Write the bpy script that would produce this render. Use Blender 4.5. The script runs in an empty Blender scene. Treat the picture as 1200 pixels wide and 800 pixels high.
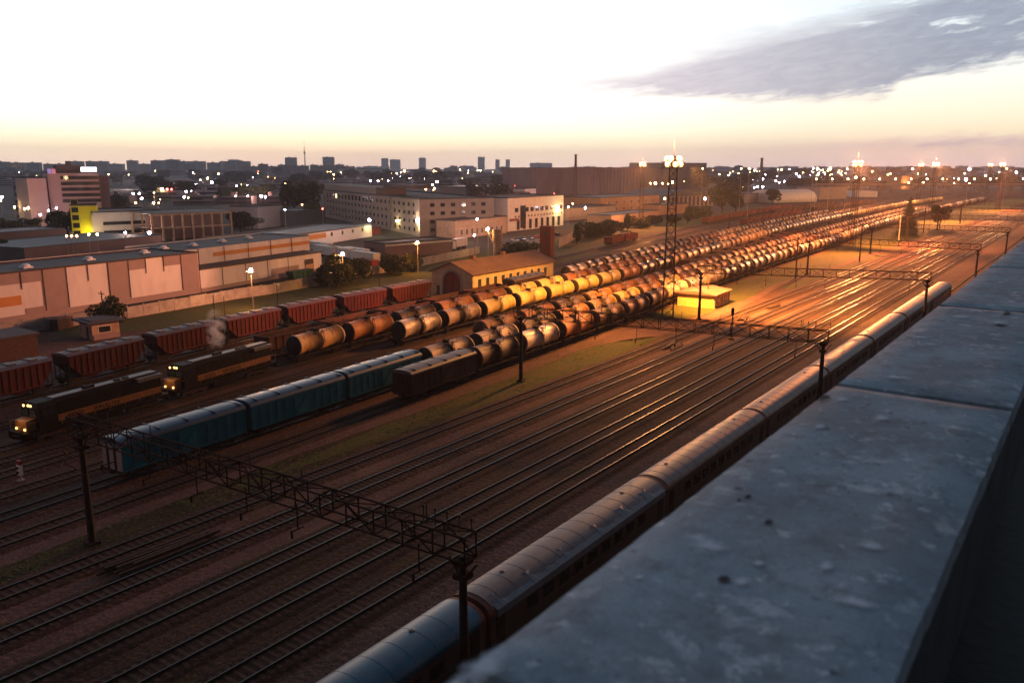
import bpy, math, random
from math import sin, cos, tan, atan, atan2, pi, radians as R, sqrt, hypot
from mathutils import Vector

# ------------------------------------------------------------------ camera, sky, sun, exposure
SC = bpy.context.scene
COL = SC.collection
F_PX, CAM_H = 970.0, 29.0
PITCH, YAW = R(11.933), R(35.646)
cam_d = bpy.data.cameras.new("camera")
cam = bpy.data.objects.new("camera", cam_d)
COL.objects.link(cam)
SC.camera = cam
cam.location = (0, 0, CAM_H)
cam.rotation_euler = (pi / 2 - PITCH, 0, YAW)
cam_d.sensor_width = 36.0
cam_d.lens = 36.0 * F_PX / 1200.0
cam_d.clip_start = 0.1
cam_d.clip_end = 40000
cam_d.dof.use_dof = True
cam_d.dof.focus_distance = 120.0
cam_d.dof.aperture_fstop = 2.8

SC.render.engine = 'CYCLES'
SC.cycles.filter_width = 1.5
SC.cycles.volume_bounces = 0
SC.cycles.max_bounces = 5
SC.cycles.diffuse_bounces = 2
SC.cycles.glossy_bounces = 2
SC.cycles.sample_clamp_indirect = 4.0
SC.cycles.use_denoising = True
SC.view_settings.view_transform = 'Standard'
SC.view_settings.look = 'None'
SC.view_settings.exposure = 0.0
SC.view_settings.gamma = 1.0
SC.view_settings.use_curve_mapping = False

SUN_AZ, SUN_EL = R(-50.0), R(1.0)          # the afterglow: ahead of the camera, a little left

def build_world():
    w = bpy.data.worlds.new("World")
    SC.world = w
    w.use_nodes = True
    nt = w.node_tree
    nt.nodes.clear()
    N = nt.nodes.new
    def link(a, b): nt.links.new(a, b)
    def math_(op, a, b=None, c=None, clamp=False):
        n = N('ShaderNodeMath'); n.operation = op; n.use_clamp = clamp
        for i, v in enumerate((a, b, c)):
            if v is None: continue
            if isinstance(v, (int, float)): n.inputs[i].default_value = v
            else: link(v, n.inputs[i])
        return n.outputs[0]
    def ramp(fac, pts):
        n = N('ShaderNodeValToRGB'); cr = n.color_ramp
        while len(cr.elements) < len(pts): cr.elements.new(0.5)
        for e, (p, c) in zip(cr.elements, pts):
            e.position = p; e.color = (*c, 1)
        link(fac, n.inputs[0]); return n.outputs[0]
    def curve(fac, pts):                     # piecewise linear, x and y in 0..1
        n = N('ShaderNodeFloatCurve'); cu = n.mapping.curves[0]
        while len(cu.points) < len(pts): cu.points.new(0.5, 0.5)
        for p, (x, y) in zip(cu.points, pts):
            p.location = (x, y); p.handle_type = 'AUTO_CLAMPED'
        n.mapping.update(); link(fac, n.inputs['Value']); return n.outputs[0]
    def mix(fac, a, b, blend='MIX'):
        n = N('ShaderNodeMix'); n.data_type = 'RGBA'; n.blend_type = blend
        for i, v in ((0, fac), (6, a), (7, b)):
            if isinstance(v, (int, float)): n.inputs[i].default_value = v
            elif isinstance(v, tuple): n.inputs[i].default_value = (*v, 1)
            else: link(v, n.inputs[i])
        return n.outputs[2]
    tc = N('ShaderNodeTexCoord')
    sep = N('ShaderNodeSeparateXYZ'); link(tc.outputs['Generated'], sep.inputs[0])
    x, y, z = sep.outputs
    az = math_('MULTIPLY', math_('ARCTAN2', x, y), 180 / pi)           # degrees, right of the tracks positive
    el = math_('MULTIPLY', math_('ARCSINE', z), 180 / pi)
    elp = math_('MAXIMUM', el, 0.0)
    e01 = math_('MULTIPLY', elp, 1 / 90, clamp=True)
    # afterglow against elevation, in the middle of it and far to its side
    front = ramp(e01, [(0.0, (1.62, 1.20, 0.95)), (0.9 / 90, (1.60, 1.28, 0.92)), (1.6 / 90, (1.52, 1.36, 0.94)),
                       (2.5 / 90, (1.50, 1.45, 1.20)), (5 / 90, (1.45, 1.45, 1.43)), (11 / 90, (1.20, 1.22, 1.25)),
                       (25 / 90, (0.27, 0.345, 0.46)), (1.0, (0.05, 0.076, 0.12))])
    side = ramp(e01, [(0.0, (1.10, 0.80, 0.74)), (1.0 / 90, (1.22, 0.88, 0.72)), (2.0 / 90, (1.28, 1.08, 0.76)),
                      (3.2 / 90, (1.28, 1.16, 0.88)), (5.5 / 90, (1.15, 1.15, 1.08)), (9 / 90, (0.90, 1.04, 1.10)),
                      (18 / 90, (0.34, 0.44, 0.58)), (40 / 90, (0.085, 0.117, 0.18)), (1.0, (0.05, 0.076, 0.12))])
    back = ramp(e01, [(0.0, (0.048, 0.046, 0.054)), (10 / 90, (0.04, 0.046, 0.063)), (40 / 90, (0.04, 0.056, 0.088)), (1.0, (0.05, 0.076, 0.12))])
    daz = math_('ABSOLUTE', math_('SUBTRACT', az, -52.0))
    daz = math_('MINIMUM', daz, math_('SUBTRACT', 360.0, daz))
    m_side = curve(math_('MULTIPLY', daz, 1 / 180), [(0, 0), (12 / 180, 0.0), (48 / 180, 1.0), (1, 1)])
    m_back = curve(math_('MULTIPLY', daz, 1 / 180), [(0, 0), (50 / 180, 0.0), (115 / 180, 1.0), (1, 1)])
    sky = mix(m_back, mix(m_side, front, side), back)
    # the wedge of grey-blue cloud: thin at the left, spreading to the right
    comb = N('ShaderNodeCombineXYZ')
    link(math_('MULTIPLY', az, 0.16), comb.inputs[0]); link(math_('MULTIPLY', math_('ADD', el, math_('MULTIPLY', az, -0.10)), 0.9), comb.inputs[1])
    nz = N('ShaderNodeTexNoise'); nz.inputs['Scale'].default_value = 1.0; nz.inputs['Detail'].default_value = 7
    nz.inputs['Roughness'].default_value = 0.62
    link(comb.outputs[0], nz.inputs['Vector'])
    comb2 = N('ShaderNodeCombineXYZ')
    link(math_('MULTIPLY', az, 0.55), comb2.inputs[0]); link(math_('MULTIPLY', math_('ADD', el, math_('MULTIPLY', az, -0.13)), 2.6), comb2.inputs[1])
    nf = N('ShaderNodeTexNoise'); nf.inputs['Scale'].default_value = 1.0; nf.inputs['Detail'].default_value = 8; nf.inputs['Roughness'].default_value = 0.7; nf.inputs['Distortion'].default_value = 0.6
    link(comb2.outputs[0], nf.inputs['Vector'])
    n1 = math_('SUBTRACT', nf.outputs[0], 0.5)
    n0 = math_('SUBTRACT', nz.outputs[0], 0.5)
    u = math_('DIVIDE', math_('ADD', az, 70.0), 80.0, clamp=True)      # -70..10 degrees
    U = lambda a: (a + 70.0) / 80.0
    E = lambda e: e / 20.0
    top = curve(u, [(0, E(5.1)), (U(-45), E(5.2)), (U(-35), E(5.6)), (U(-27), E(6.6)), (U(-21.9), E(7.9)), (U(-14.4), E(9.4)), (U(-9.3), E(10.4)), (U(0), E(11)), (1, E(12))])
    bot = curve(u, [(0, E(5.2)), (U(-45), E(5.15)), (U(-35), E(4.9)), (U(-27), E(4.5)), (U(-19), E(4.0)), (U(-13.0), E(4.0)), (U(-11), E(4.8)), (U(-5), E(5.9)), (U(2), E(7)), (1, E(8))])
    eln = math_('ADD', el, math_('ADD', math_('MULTIPLY', n0, 2.2), math_('MULTIPLY', n1, 1.5)))
    d_top = math_('SUBTRACT', math_('MULTIPLY', top, 20.0), eln)
    d_bot = math_('SUBTRACT', eln, math_('MULTIPLY', bot, 20.0))
    c1 = math_('MULTIPLY', math_('MULTIPLY', math_('ADD', d_top, 0.35), 0.6, clamp=True), math_('MULTIPLY', math_('ADD', d_bot, 0.15), 1.3, clamp=True))
    dens = curve(u, [(0, 0), (U(-50), 0.0), (U(-44), 0.25), (U(-37), 0.55), (U(-29), 0.88), (U(-15), 0.95), (1, 1)])
    c1 = math_('MULTIPLY', c1, math_('ADD', dens, math_('MULTIPLY', n1, 0.55), clamp=True))
    c1 = math_('MULTIPLY', c1, math_('MINIMUM', 1.0, math_('MULTIPLY', dens, 6.0)))
    hole = math_('MULTIPLY', math_('SUBTRACT', math_('ADD', math_('ADD', n0, math_('MULTIPLY', n1, 0.7)), math_('MULTIPLY', math_('SUBTRACT', az, -9.0), 0.014)), 0.06), 7.0, clamp=True)
    hole = math_('MULTIPLY', hole, math_('MULTIPLY', math_('SUBTRACT', el, 6.6), 1.2, clamp=True))
    c1 = math_('MULTIPLY', c1, math_('SUBTRACT', 1.0, math_('MULTIPLY', hole, 0.85)))
    cloud_col = mix(curve(u, [(0, 0), (U(-34), 0.12), (U(-15), 0.72), (U(-5), 1), (1, 1)]), (0.80, 0.745, 0.825), (0.32, 0.385, 0.50))
    sky = mix(c1, sky, cloud_col)
    # low bar of purple cloud over the right-hand horizon
    c2 = math_('MULTIPLY', math_('MULTIPLY', math_('ADD', math_('ADD', math_('MULTIPLY', n0, 2.0), math_('MULTIPLY', n1, 1.4)), math_('SUBTRACT', 0.5, math_('ABSOLUTE', math_('SUBTRACT', el, 1.35)))), 1.6, clamp=True),
               curve(u, [(0, 0), (U(-20), 0.0), (U(-8), 0.75), (1, 0.8)]))
    sky = mix(c2, sky, (0.72, 0.55, 0.62))
    # thin pinkish streaks left of the wedge
    c3 = math_('MULTIPLY', math_('MULTIPLY', math_('SUBTRACT', math_('ADD', math_('MULTIPLY', n0, 0.8), math_('MULTIPLY', n1, 0.8)), math_('MULTIPLY', math_('ABSOLUTE', math_('SUBTRACT', el, 4.2)), 0.10)), 3.0, clamp=True), 0.30)
    sky = mix(c3, sky, (0.9, 0.80, 0.80))
    ns = N('ShaderNodeTexSky'); ns.sky_type = 'NISHITA'; ns.sun_disc = False
    ns.sun_elevation = SUN_EL; ns.sun_rotation = SUN_AZ; ns.altitude = 100; ns.dust_density = 2.0
    bg1 = N('ShaderNodeBackground'); link(ns.outputs[0], bg1.inputs[0]); bg1.inputs[1].default_value = 0.02
    bg2 = N('ShaderNodeBackground'); link(sky, bg2.inputs[0]); bg2.inputs[1].default_value = 1.0
    add = N('ShaderNodeAddShader'); link(bg1.outputs[0], add.inputs[0]); link(bg2.outputs[0], add.inputs[1])
    out = N('ShaderNodeOutputWorld'); link(add.outputs[0], out.inputs[0])
build_world()

sun_d = bpy.data.lights.new("sun", 'SUN')
sun_d.energy = 0.12
sun_d.angle = R(12)
sun_d.color = (1.0, 0.72, 0.55)
sun = bpy.data.objects.new("sun", sun_d)
COL.objects.link(sun)
_d = Vector((sin(SUN_AZ) * cos(R(6)), cos(SUN_AZ) * cos(R(6)), sin(R(6))))
sun.rotation_euler = (-_d).to_track_quat('-Z', 'Y').to_euler()
sun.location = (0, 0, 500)

# ------------------------------------------------------------------ helpers
rng = random.Random(7)
cFw = Vector((-sin(YAW) * cos(PITCH), cos(YAW) * cos(PITCH), -sin(PITCH)))
cRt = Vector((cos(YAW), sin(YAW), 0))
cUp = cRt.cross(cFw)

def ray(px, py):
    return cFw * F_PX + cRt * (px - 600) + cUp * (400 - py)
def at(px, py, z=0.0):
    """where the sight line through photo point (px, py) meets the level z"""
    d = ray(px, py); t = (z - CAM_H) / d.z
    return Vector((d.x * t, d.y * t, z))
def ztop(p, py):
    """height of a thing standing at p whose top shows at photo line py"""
    lo, hi = -5.0, 400.0
    for _ in range(50):
        m = (lo + hi) / 2
        v = Vector((p[0], p[1], m - CAM_H))
        if 400 - F_PX * v.dot(cUp) / v.dot(cFw) > py: lo = m
        else: hi = m
    return lo

def tag(o, label=None, cat=None, group=None, kind=None):
    if label: o['label'] = label
    if cat: o['category'] = cat
    if group: o['group'] = group
    if kind: o['kind'] = kind
    return o
def empty(name, loc=(0, 0, 0), rz=0.0):
    o = bpy.data.objects.new(name, None)
    o.empty_display_size = 0.5
    COL.objects.link(o); o.location = loc; o.rotation_euler = (0, 0, rz)
    return o
def kids(o): return [c for c in ALL if c.parent is o]
ALL = []

class MB:
    """collects simple solids and links them as one mesh object"""
    def __init__(s): s.v = []; s.f = []; s.m = []; s.s = []
    def add(s, vs, fs, m=0, smooth=False):
        b = len(s.v); s.v += [tuple(v) for v in vs]
        for f in fs:
            s.f.append(tuple(b + i for i in f)); s.m.append(m); s.s.append(smooth)
        return s
    def box(s, x0, x1, y0, y1, z0, z1, m=0):
        return s.add([(x0, y0, z0), (x1, y0, z0), (x1, y1, z0), (x0, y1, z0), (x0, y0, z1), (x1, y0, z1), (x1, y1, z1), (x0, y1, z1)],
                     [(0, 3, 2, 1), (4, 5, 6, 7), (0, 1, 5, 4), (1, 2, 6, 5), (2, 3, 7, 6), (3, 0, 4, 7)], m)
    def bar(s, a, b, w, m=0, h=None):
        a = Vector(a); b = Vector(b); d = (b - a)
        if d.length < 1e-6: return s
        d.normalize(); h = h or w
        up = Vector((0, 0, 1)) if abs(d.z) < 0.95 else Vector((1, 0, 0))
        r = d.cross(up).normalized() * (w / 2); u = r.cross(d).normalized() * (h / 2)
        vs = [a - r - u, a + r - u, a + r + u, a - r + u, b - r - u, b + r - u, b + r + u, b - r + u]
        return s.add(vs, [(3, 2, 1, 0), (4, 5, 6, 7), (0, 1, 5, 4), (1, 2, 6, 5), (2, 3, 7, 6), (3, 0, 4, 7)], m)
    def cyl(s, a, b, r0, r1=None, n=10, m=0, smooth=True, cap=True):
        a = Vector(a); b = Vector(b); r1 = r0 if r1 is None else r1
        d = (b - a).normalized()
        up = Vector((0, 0, 1)) if abs(d.z) < 0.95 else Vector((1, 0, 0))
        r = d.cross(up).normalized(); u = r.cross(d).normalized()
        vs = []
        for p, q in ((a, r0), (b, r1)):
            for i in range(n):
                t = 2 * pi * i / n; vs.append(p + (r * cos(t) + u * sin(t)) * q)
        s.add(vs, [(i, (i + 1) % n, n + (i + 1) % n, n + i) for i in range(n)], m, smooth)
        if cap:
            s.add(vs[:n], [tuple(range(n - 1, -1, -1))], m); s.add(vs[n:], [tuple(range(n))], m)
        return s
    def loft(s, rings, m=0, smooth=True, cap=True, closed=True, ms=None):
        n = len(rings[0]); b = [v for r in rings for v in r]
        for k in range(len(rings) - 1):
            fs = [(k * n + i, k * n + (i + 1) % n, (k + 1) * n + (i + 1) % n, (k + 1) * n + i) for i in range(n if closed else n - 1)]
            s.add(b, fs, ms[k] if ms else m, smooth) if k == 0 else s._more(fs, ms[k] if ms else m, smooth, len(b))
        if cap:
            s.add(rings[0], [tuple(range(n - 1, -1, -1))], ms[0] if ms else m); s.add(rings[-1], [tuple(range(n))], ms[-1] if ms else m)
        return s
    def _more(s, fs, m, smooth, nb):
        b = s._base
        for f in fs: s.f.append(tuple(b + i for i in f)); s.m.append(m); s.s.append(smooth)
    def prism(s, prof, y0, y1, m=0, smooth=False, mcap=None):
        """profile of (x, z) points carried along y"""
        n = len(prof)
        vs = [(x, y0, z) for x, z in prof] + [(x, y1, z) for x, z in prof]
        s.add(vs, [(i, i + n, (i + 1) % n + n, (i + 1) % n) for i in range(n)], m, smooth)
        mc = m if mcap is None else mcap
        s.add(vs, [tuple(range(n)), tuple(range(2 * n - 1, n - 1, -1))], mc)
        return s
    def sphere(s, c, r, n=8, k=6, m=0, smooth=True, sz=1.0):
        vs = []
        for j in range(1, k):
            t = pi * j / k
            for i in range(n):
                p = 2 * pi * i / n; vs.append((c[0] + r * sin(t) * cos(p), c[1] + r * sin(t) * sin(p), c[2] + r * cos(t) * sz))
        fs = [(j * n + i, (j + 1) * n + i, (j + 1) * n + (i + 1) % n, j * n + (i + 1) % n) for j in range(k - 2) for i in range(n)]
        vs += [(c[0], c[1], c[2] + r * sz), (c[0], c[1], c[2] - r * sz)]
        T, B = len(vs) - 2, len(vs) - 1
        fs += [(T, i, (i + 1) % n) for i in range(n)] + [(B, (k - 2) * n + (i + 1) % n, (k - 2) * n + i) for i in range(n)]
        return s.add(vs, fs, m, smooth)
    def mesh(s, name, mats):
        me = bpy.data.meshes.new(name)
        me.from_pydata(s.v, [], s.f)
        for m in (mats if isinstance(mats, (list, tuple)) else [mats]): me.materials.append(m)
        me.polygons.foreach_set('material_index', s.m)
        me.polygons.foreach_set('use_smooth', s.s)
        me.update()
        return me
    def build(s, name, mats, parent=None, loc=(0, 0, 0), rz=0.0):
        return put(name, s.mesh(name, mats), parent, loc, rz)
def _loft(s, rings, m=0, smooth=True, cap=True, closed=True, ms=None):
    n = len(rings[0]); base = len(s.v)
    for r in rings: s.v += [tuple(v) for v in r]
    for k in range(len(rings) - 1):
        for i in range(n if closed else n - 1):
            s.f.append((base + k * n + i, base + k * n + (i + 1) % n, base + (k + 1) * n + (i + 1) % n, base + (k + 1) * n + i))
            s.m.append(ms[k] if ms else m); s.s.append(smooth)
    if cap:
        s.add(rings[0], [tuple(range(n - 1, -1, -1))], ms[0] if ms else m); s.add(rings[-1], [tuple(range(n))], ms[-1] if ms else m)
    return s
MB.loft = _loft
def put(name, me, parent=None, loc=(0, 0, 0), rz=0.0):
    o = bpy.data.objects.new(name, me)
    COL.objects.link(o)
    if parent: o.parent = parent; CH.setdefault(parent.name, []).append(o)
    o.location = loc; o.rotation_euler = (0, 0, rz)
    return o
CH = {}
def copy_tree(o, parent=None):
    c = o.copy(); COL.objects.link(c); c.parent = parent
    if parent: CH.setdefault(parent.name, []).append(c)
    for k in CH.get(o.name, []): copy_tree(k, c)
    return c

# ------------------------------------------------------------------ materials
def mat(name, col, col2=None, scale=1.0, rough=0.8, metal=0.0, bump=0.0, detail=5, mixpos=(0.35, 0.65), stretch=(1, 1, 1), vary=0.0, spec=None, bscale=None, grime=None):
    m = bpy.data.materials.new(name); m.use_nodes = True
    nt = m.node_tree; N = nt.nodes.new; L = nt.links.new
    b = nt.nodes['Principled BSDF']
    b.inputs['Roughness'].default_value = rough; b.inputs['Metallic'].default_value = metal
    if spec is None and rough >= 0.6: spec = 0.12 if rough >= 0.75 else 0.22
    if spec is not None: b.inputs['Specular IOR Level'].default_value = spec
    b.inputs['Base Color'].default_value = (*col, 1)
    tc = N('ShaderNodeTexCoord'); mp = N('ShaderNodeMapping'); mp.inputs['Scale'].default_value = stretch
    oi = N('ShaderNodeObjectInfo')
    if vary:
        ad = N('ShaderNodeVectorMath'); ad.operation = 'ADD'
        mu = N('ShaderNodeVectorMath'); mu.operation = 'SCALE'; mu.inputs[0].default_value = (37, 23, 11); L(oi.outputs['Random'], mu.inputs['Scale'])
        L(tc.outputs['Object'], ad.inputs[0]); L(mu.outputs[0], ad.inputs[1]); L(ad.outputs[0], mp.inputs[0])
    else: L(tc.outputs['Object'], mp.inputs[0])
    last = None
    if col2:
        n = N('ShaderNodeTexNoise'); n.inputs['Scale'].default_value = scale; n.inputs['Detail'].default_value = detail; n.inputs['Roughness'].default_value = 0.65
        L(mp.outputs[0], n.inputs['Vector'])
        r = N('ShaderNodeMapRange'); r.inputs[1].default_value = mixpos[0]; r.inputs[2].default_value = mixpos[1]; L(n.outputs[0], r.inputs[0])
        x = N('ShaderNodeMix'); x.data_type = 'RGBA'; x.inputs[6].default_value = (*col, 1); x.inputs[7].default_value = (*col2, 1)
        L(r.outputs[0], x.inputs[0]); last = x.outputs[2]
    if grime:                                        # finer second layer of dirt
        n2 = N('ShaderNodeTexNoise'); n2.inputs['Scale'].default_value = grime[1]; n2.inputs['Detail'].default_value = 6; L(mp.outputs[0], n2.inputs['Vector'])
        r2 = N('ShaderNodeMapRange'); r2.inputs[1].default_value = 0.48; r2.inputs[2].default_value = 0.75; r2.inputs[4].default_value = grime[2]; L(n2.outputs[0], r2.inputs[0])
        x2 = N('ShaderNodeMix'); x2.data_type = 'RGBA'; x2.inputs[6].default_value = (*col, 1); x2.inputs[7].default_value = (*grime[0], 1)
        if last is not None: L(last, x2.inputs[6])
        L(r2.outputs[0], x2.inputs[0]); last = x2.outputs[2]
    if vary:
        h = N('ShaderNodeHueSaturation'); mr = N('ShaderNodeMapRange'); L(oi.outputs['Random'], mr.inputs[0])
        mr.inputs[3].default_value = 1 - vary; mr.inputs[4].default_value = 1 + vary; L(mr.outputs[0], h.inputs['Value'])
        if last is not None: L(last, h.inputs['Color'])
        else: h.inputs['Color'].default_value = (*col, 1)
        last = h.outputs[0]
    if last is not None: L(last, b.inputs['Base Color'])
    if bump:
        n3 = N('ShaderNodeTexNoise'); n3.inputs['Scale'].default_value = bscale or scale * 4; n3.inputs['Detail'].default_value = 6; L(mp.outputs[0], n3.inputs['Vector'])
        bp = N('ShaderNodeBump'); bp.inputs['Strength'].default_value = 0.8; bp.inputs['Distance'].default_value = bump; L(n3.outputs[0], bp.inputs['Height']); L(bp.outputs[0], b.inputs['Normal'])
    return m
def glow(name, col, strength, lights=False):
    m = bpy.data.materials.new(name); m.use_nodes = True
    nt = m.node_tree; b = nt.nodes['Principled BSDF']
    b.inputs['Base Color'].default_value = (0.5, 0.5, 0.5, 1)
    b.inputs['Emission Color'].default_value = (*col, 1); b.inputs['Emission Strength'].default_value = strength
    if not lights: m.cycles.emission_sampling = 'NONE'
    return m
def tank_paint(name, col, col2, spill=(0.018, 0.013, 0.009), amount=1.0, rough=0.6, metal=0.0):
    """weathered tank paint: patchy colour, rust in streaks, a spill down from the filling dome whose width differs from wagon to wagon"""
    m = bpy.data.materials.new(name); m.use_nodes = True
    nt = m.node_tree; N = nt.nodes.new; L = nt.links.new
    b = nt.nodes['Principled BSDF']; b.inputs['Roughness'].default_value = rough; b.inputs['Metallic'].default_value = metal; b.inputs['Specular IOR Level'].default_value = .16 if rough >= .5 else .3
    tc = N('ShaderNodeTexCoord'); oi = N('ShaderNodeObjectInfo')
    ad = N('ShaderNodeVectorMath'); ad.operation = 'ADD'
    mu = N('ShaderNodeVectorMath'); mu.operation = 'SCALE'; mu.inputs[0].default_value = (31, 57, 13); L(oi.outputs['Random'], mu.inputs['Scale'])
    L(tc.outputs['Object'], ad.inputs[0]); L(mu.outputs[0], ad.inputs[1])
    def noise(scale, st, lo, hi):
        mp = N('ShaderNodeMapping'); mp.inputs['Scale'].default_value = st; L(ad.outputs[0], mp.inputs[0])
        n = N('ShaderNodeTexNoise'); n.inputs['Scale'].default_value = scale; n.inputs['Detail'].default_value = 6; L(mp.outputs[0], n.inputs['Vector'])
        r = N('ShaderNodeMapRange'); r.inputs[1].default_value = lo; r.inputs[2].default_value = hi; L(n.outputs[0], r.inputs[0]); return r.outputs[0]
    def mixc(f, a, bb):
        x = N('ShaderNodeMix'); x.data_type = 'RGBA'; L(f, x.inputs[0])
        if isinstance(a, tuple): x.inputs[6].default_value = (*a, 1)
        else: L(a, x.inputs[6])
        x.inputs[7].default_value = (*bb, 1); return x.outputs[2]
    c = mixc(noise(0.6, (1, 1, 1), 0.4, 0.65), col, col2)
    c = mixc(noise(1.6, (0.5, 1.2, 0.25), 0.56, 0.78), c, tuple(v * 0.35 for v in col2))
    sp = N('ShaderNodeSeparateXYZ'); L(tc.outputs['Object'], sp.inputs[0])
    ab = N('ShaderNodeMath'); ab.operation = 'ABSOLUTE'; L(sp.outputs[1], ab.inputs[0])
    nz = noise(1.4, (1, 1, 0.5), 0.3, 0.7)
    w = N('ShaderNodeMath'); w.operation = 'MULTIPLY_ADD'; L(nz, w.inputs[0]); w.inputs[1].default_value = 0.9; L(ab.outputs[0], w.inputs[2])
    fr = N('ShaderNodeMath'); fr.operation = 'MULTIPLY'; L(oi.outputs['Random'], fr.inputs[0]); fr.inputs[1].default_value = 7.31
    f2 = N('ShaderNodeMath'); f2.operation = 'FRACT'; L(fr.outputs[0], f2.inputs[0])
    wd = N('ShaderNodeMapRange'); L(f2.outputs[0], wd.inputs[0]); wd.inputs[3].default_value = -0.3; wd.inputs[4].default_value = 2.3
    lt = N('ShaderNodeMath'); lt.operation = 'SUBTRACT'; L(wd.outputs[0], lt.inputs[0]); L(w.outputs[0], lt.inputs[1])
    st = N('ShaderNodeMath'); st.operation = 'MULTIPLY'; st.use_clamp = True; L(lt.outputs[0], st.inputs[0]); st.inputs[1].default_value = 3.0
    sa = N('ShaderNodeMath'); sa.operation = 'MULTIPLY'; L(st.outputs[0], sa.inputs[0]); sa.inputs[1].default_value = amount
    c = mixc(sa.outputs[0], c, spill)
    h = N('ShaderNodeHueSaturation'); mr = N('ShaderNodeMapRange'); L(oi.outputs['Random'], mr.inputs[0]); mr.inputs[3].default_value = 0.78; mr.inputs[4].default_value = 1.15
    L(mr.outputs[0], h.inputs['Value']); L(c, h.inputs['Color']); L(h.outputs[0], b.inputs['Base Color'])
    return m

def soil(name, base, dark, weeds, pale):
    """yard earth: broad dark and pale areas, oil-dark blots, patches of weeds, coarse stones"""
    m = bpy.data.materials.new(name); m.use_nodes = True; nt = m.node_tree; N = nt.nodes.new; L = nt.links.new
    b = nt.nodes['Principled BSDF']; b.inputs['Roughness'].default_value = .95; b.inputs['Specular IOR Level'].default_value = .08
    tc = N('ShaderNodeTexCoord')
    def noise(sc, lo, hi, st=(1, 1, 1), det=8, rg=.65):
        mp = N('ShaderNodeMapping'); mp.inputs['Scale'].default_value = st; L(tc.outputs['Object'], mp.inputs[0])
        n = N('ShaderNodeTexNoise'); n.inputs['Scale'].default_value = sc; n.inputs['Detail'].default_value = det; n.inputs['Roughness'].default_value = rg; L(mp.outputs[0], n.inputs['Vector'])
        r = N('ShaderNodeMapRange'); r.inputs[1].default_value = lo; r.inputs[2].default_value = hi; L(n.outputs[0], r.inputs[0]); return r.outputs[0]
    def mx(f, a, c):
        x = N('ShaderNodeMix'); x.data_type = 'RGBA'; L(f, x.inputs[0])
        if isinstance(a, tuple): x.inputs[6].default_value = (*a, 1)
        else: L(a, x.inputs[6])
        x.inputs[7].default_value = (*c, 1); return x.outputs[2]
    c = mx(noise(.06, .4, .62, (1, .35, 1)), base, dark)
    c = mx(noise(.35, .5, .72, (1, .5, 1)), c, pale)
    c = mx(noise(.22, .55, .66, (1, .45, 1), 10, .75), c, weeds)
    c = mx(noise(1.1, .58, .7), c, tuple(v * .45 for v in dark))
    c = mx(noise(2.6, .52, .68), c, tuple(v * 1.2 for v in pale))
    c = mx(noise(6, .54, .66, (1, 1, 1), 4), c, tuple(v * .4 for v in dark))
    c = mx(noise(5, .6, .7, (1, 1, 1), 4), c, tuple(v * 1.5 for v in pale))
    L(c, b.inputs['Base Color'])
    n3 = N('ShaderNodeTexNoise'); n3.inputs['Scale'].default_value = 2.2; n3.inputs['Detail'].default_value = 8; L(tc.outputs['Object'], n3.inputs['Vector'])
    bp = N('ShaderNodeBump'); bp.inputs['Strength'].default_value = .9; bp.inputs['Distance'].default_value = .12; L(n3.outputs[0], bp.inputs['Height']); L(bp.outputs[0], b.inputs['Normal'])
    return m
M = {}
M['ground'] = soil('soil', (0.082, 0.044, 0.034), (0.045, 0.027, 0.022), (0.052, 0.042, 0.014), (0.125, 0.072, 0.056))
M['sand'] = soil('trodden_earth', (0.118, 0.066, 0.053), (0.075, 0.044, 0.036), (0.085, 0.06, 0.03), (0.15, 0.088, 0.07))
M['asphalt'] = soil('path_gravel', (0.082, 0.056, 0.050), (0.058, 0.04, 0.036), (0.06, 0.045, 0.028), (0.115, 0.08, 0.072))
M['ballast'] = soil('ballast', (0.042, 0.027, 0.021), (0.022, 0.016, 0.014), (0.045, 0.034, 0.013), (0.062, 0.038, 0.028))
M['ballast_red'] = soil('rusty_ballast', (0.07, 0.036, 0.026), (0.04, 0.023, 0.018), (0.055, 0.038, 0.014), (0.105, 0.054, 0.034))
M['sleeper'] = mat('sleeper_wood', (0.04, 0.028, 0.022), (0.085, 0.055, 0.042), 3, 0.9, vary=0.0)
M['rail_side'] = mat('rail_rust', (0.022, 0.014, 0.011), None, 1, 0.85)
M['rail_top'] = mat('rail_steel', (0.062, 0.054, 0.05), None, 1, 0.36, metal=1.0)
M['rail_dull'] = mat('rail_dull', (0.05, 0.035, 0.028), None, 1, 0.5, metal=0.7)
M['grass'] = mat('grass', (0.050, 0.068, 0.012), (0.078, 0.058, 0.020), 0.35, 0.95, bump=0.12, detail=9, bscale=2.2, grime=((0.036, 0.036, 0.012), 1.2, 0.7))
M['blade'] = mat('grass_blade', (0.058, 0.075, 0.014), (0.09, 0.072, 0.024), 0.2, 0.9)
M['gantry'] = mat('gantry_steel', (0.026, 0.013, 0.010), (0.04, 0.019, 0.014), 1, 0.9, spec=.06)
M['far_ground'] = mat('town_ground', (0.05, 0.044, 0.04), (0.028, 0.03, 0.022), 0.01, 0.95, detail=9, grime=((0.08, 0.066, 0.06), 0.03, 0.6))
M['concrete'] = mat('weathered_concrete', (0.30, 0.265, 0.24), (0.20, 0.175, 0.16), 0.35, 0.9, bump=0.01, detail=8, grime=((0.12, 0.10, 0.09), 1.1, 0.7))
M['fence'] = mat('fence_concrete', (0.42, 0.36, 0.32), (0.30, 0.25, 0.225), 0.3, 0.9, detail=8, grime=((0.2, 0.16, 0.14), 0.8, 0.7))
M['steel_dark'] = mat('dark_steel', (0.045, 0.034, 0.03), (0.075, 0.045, 0.034), 2, 0.7)
M['steel_rust'] = mat('rusty_steel', (0.10, 0.055, 0.038), (0.055, 0.035, 0.028), 2, 0.75)
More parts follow.
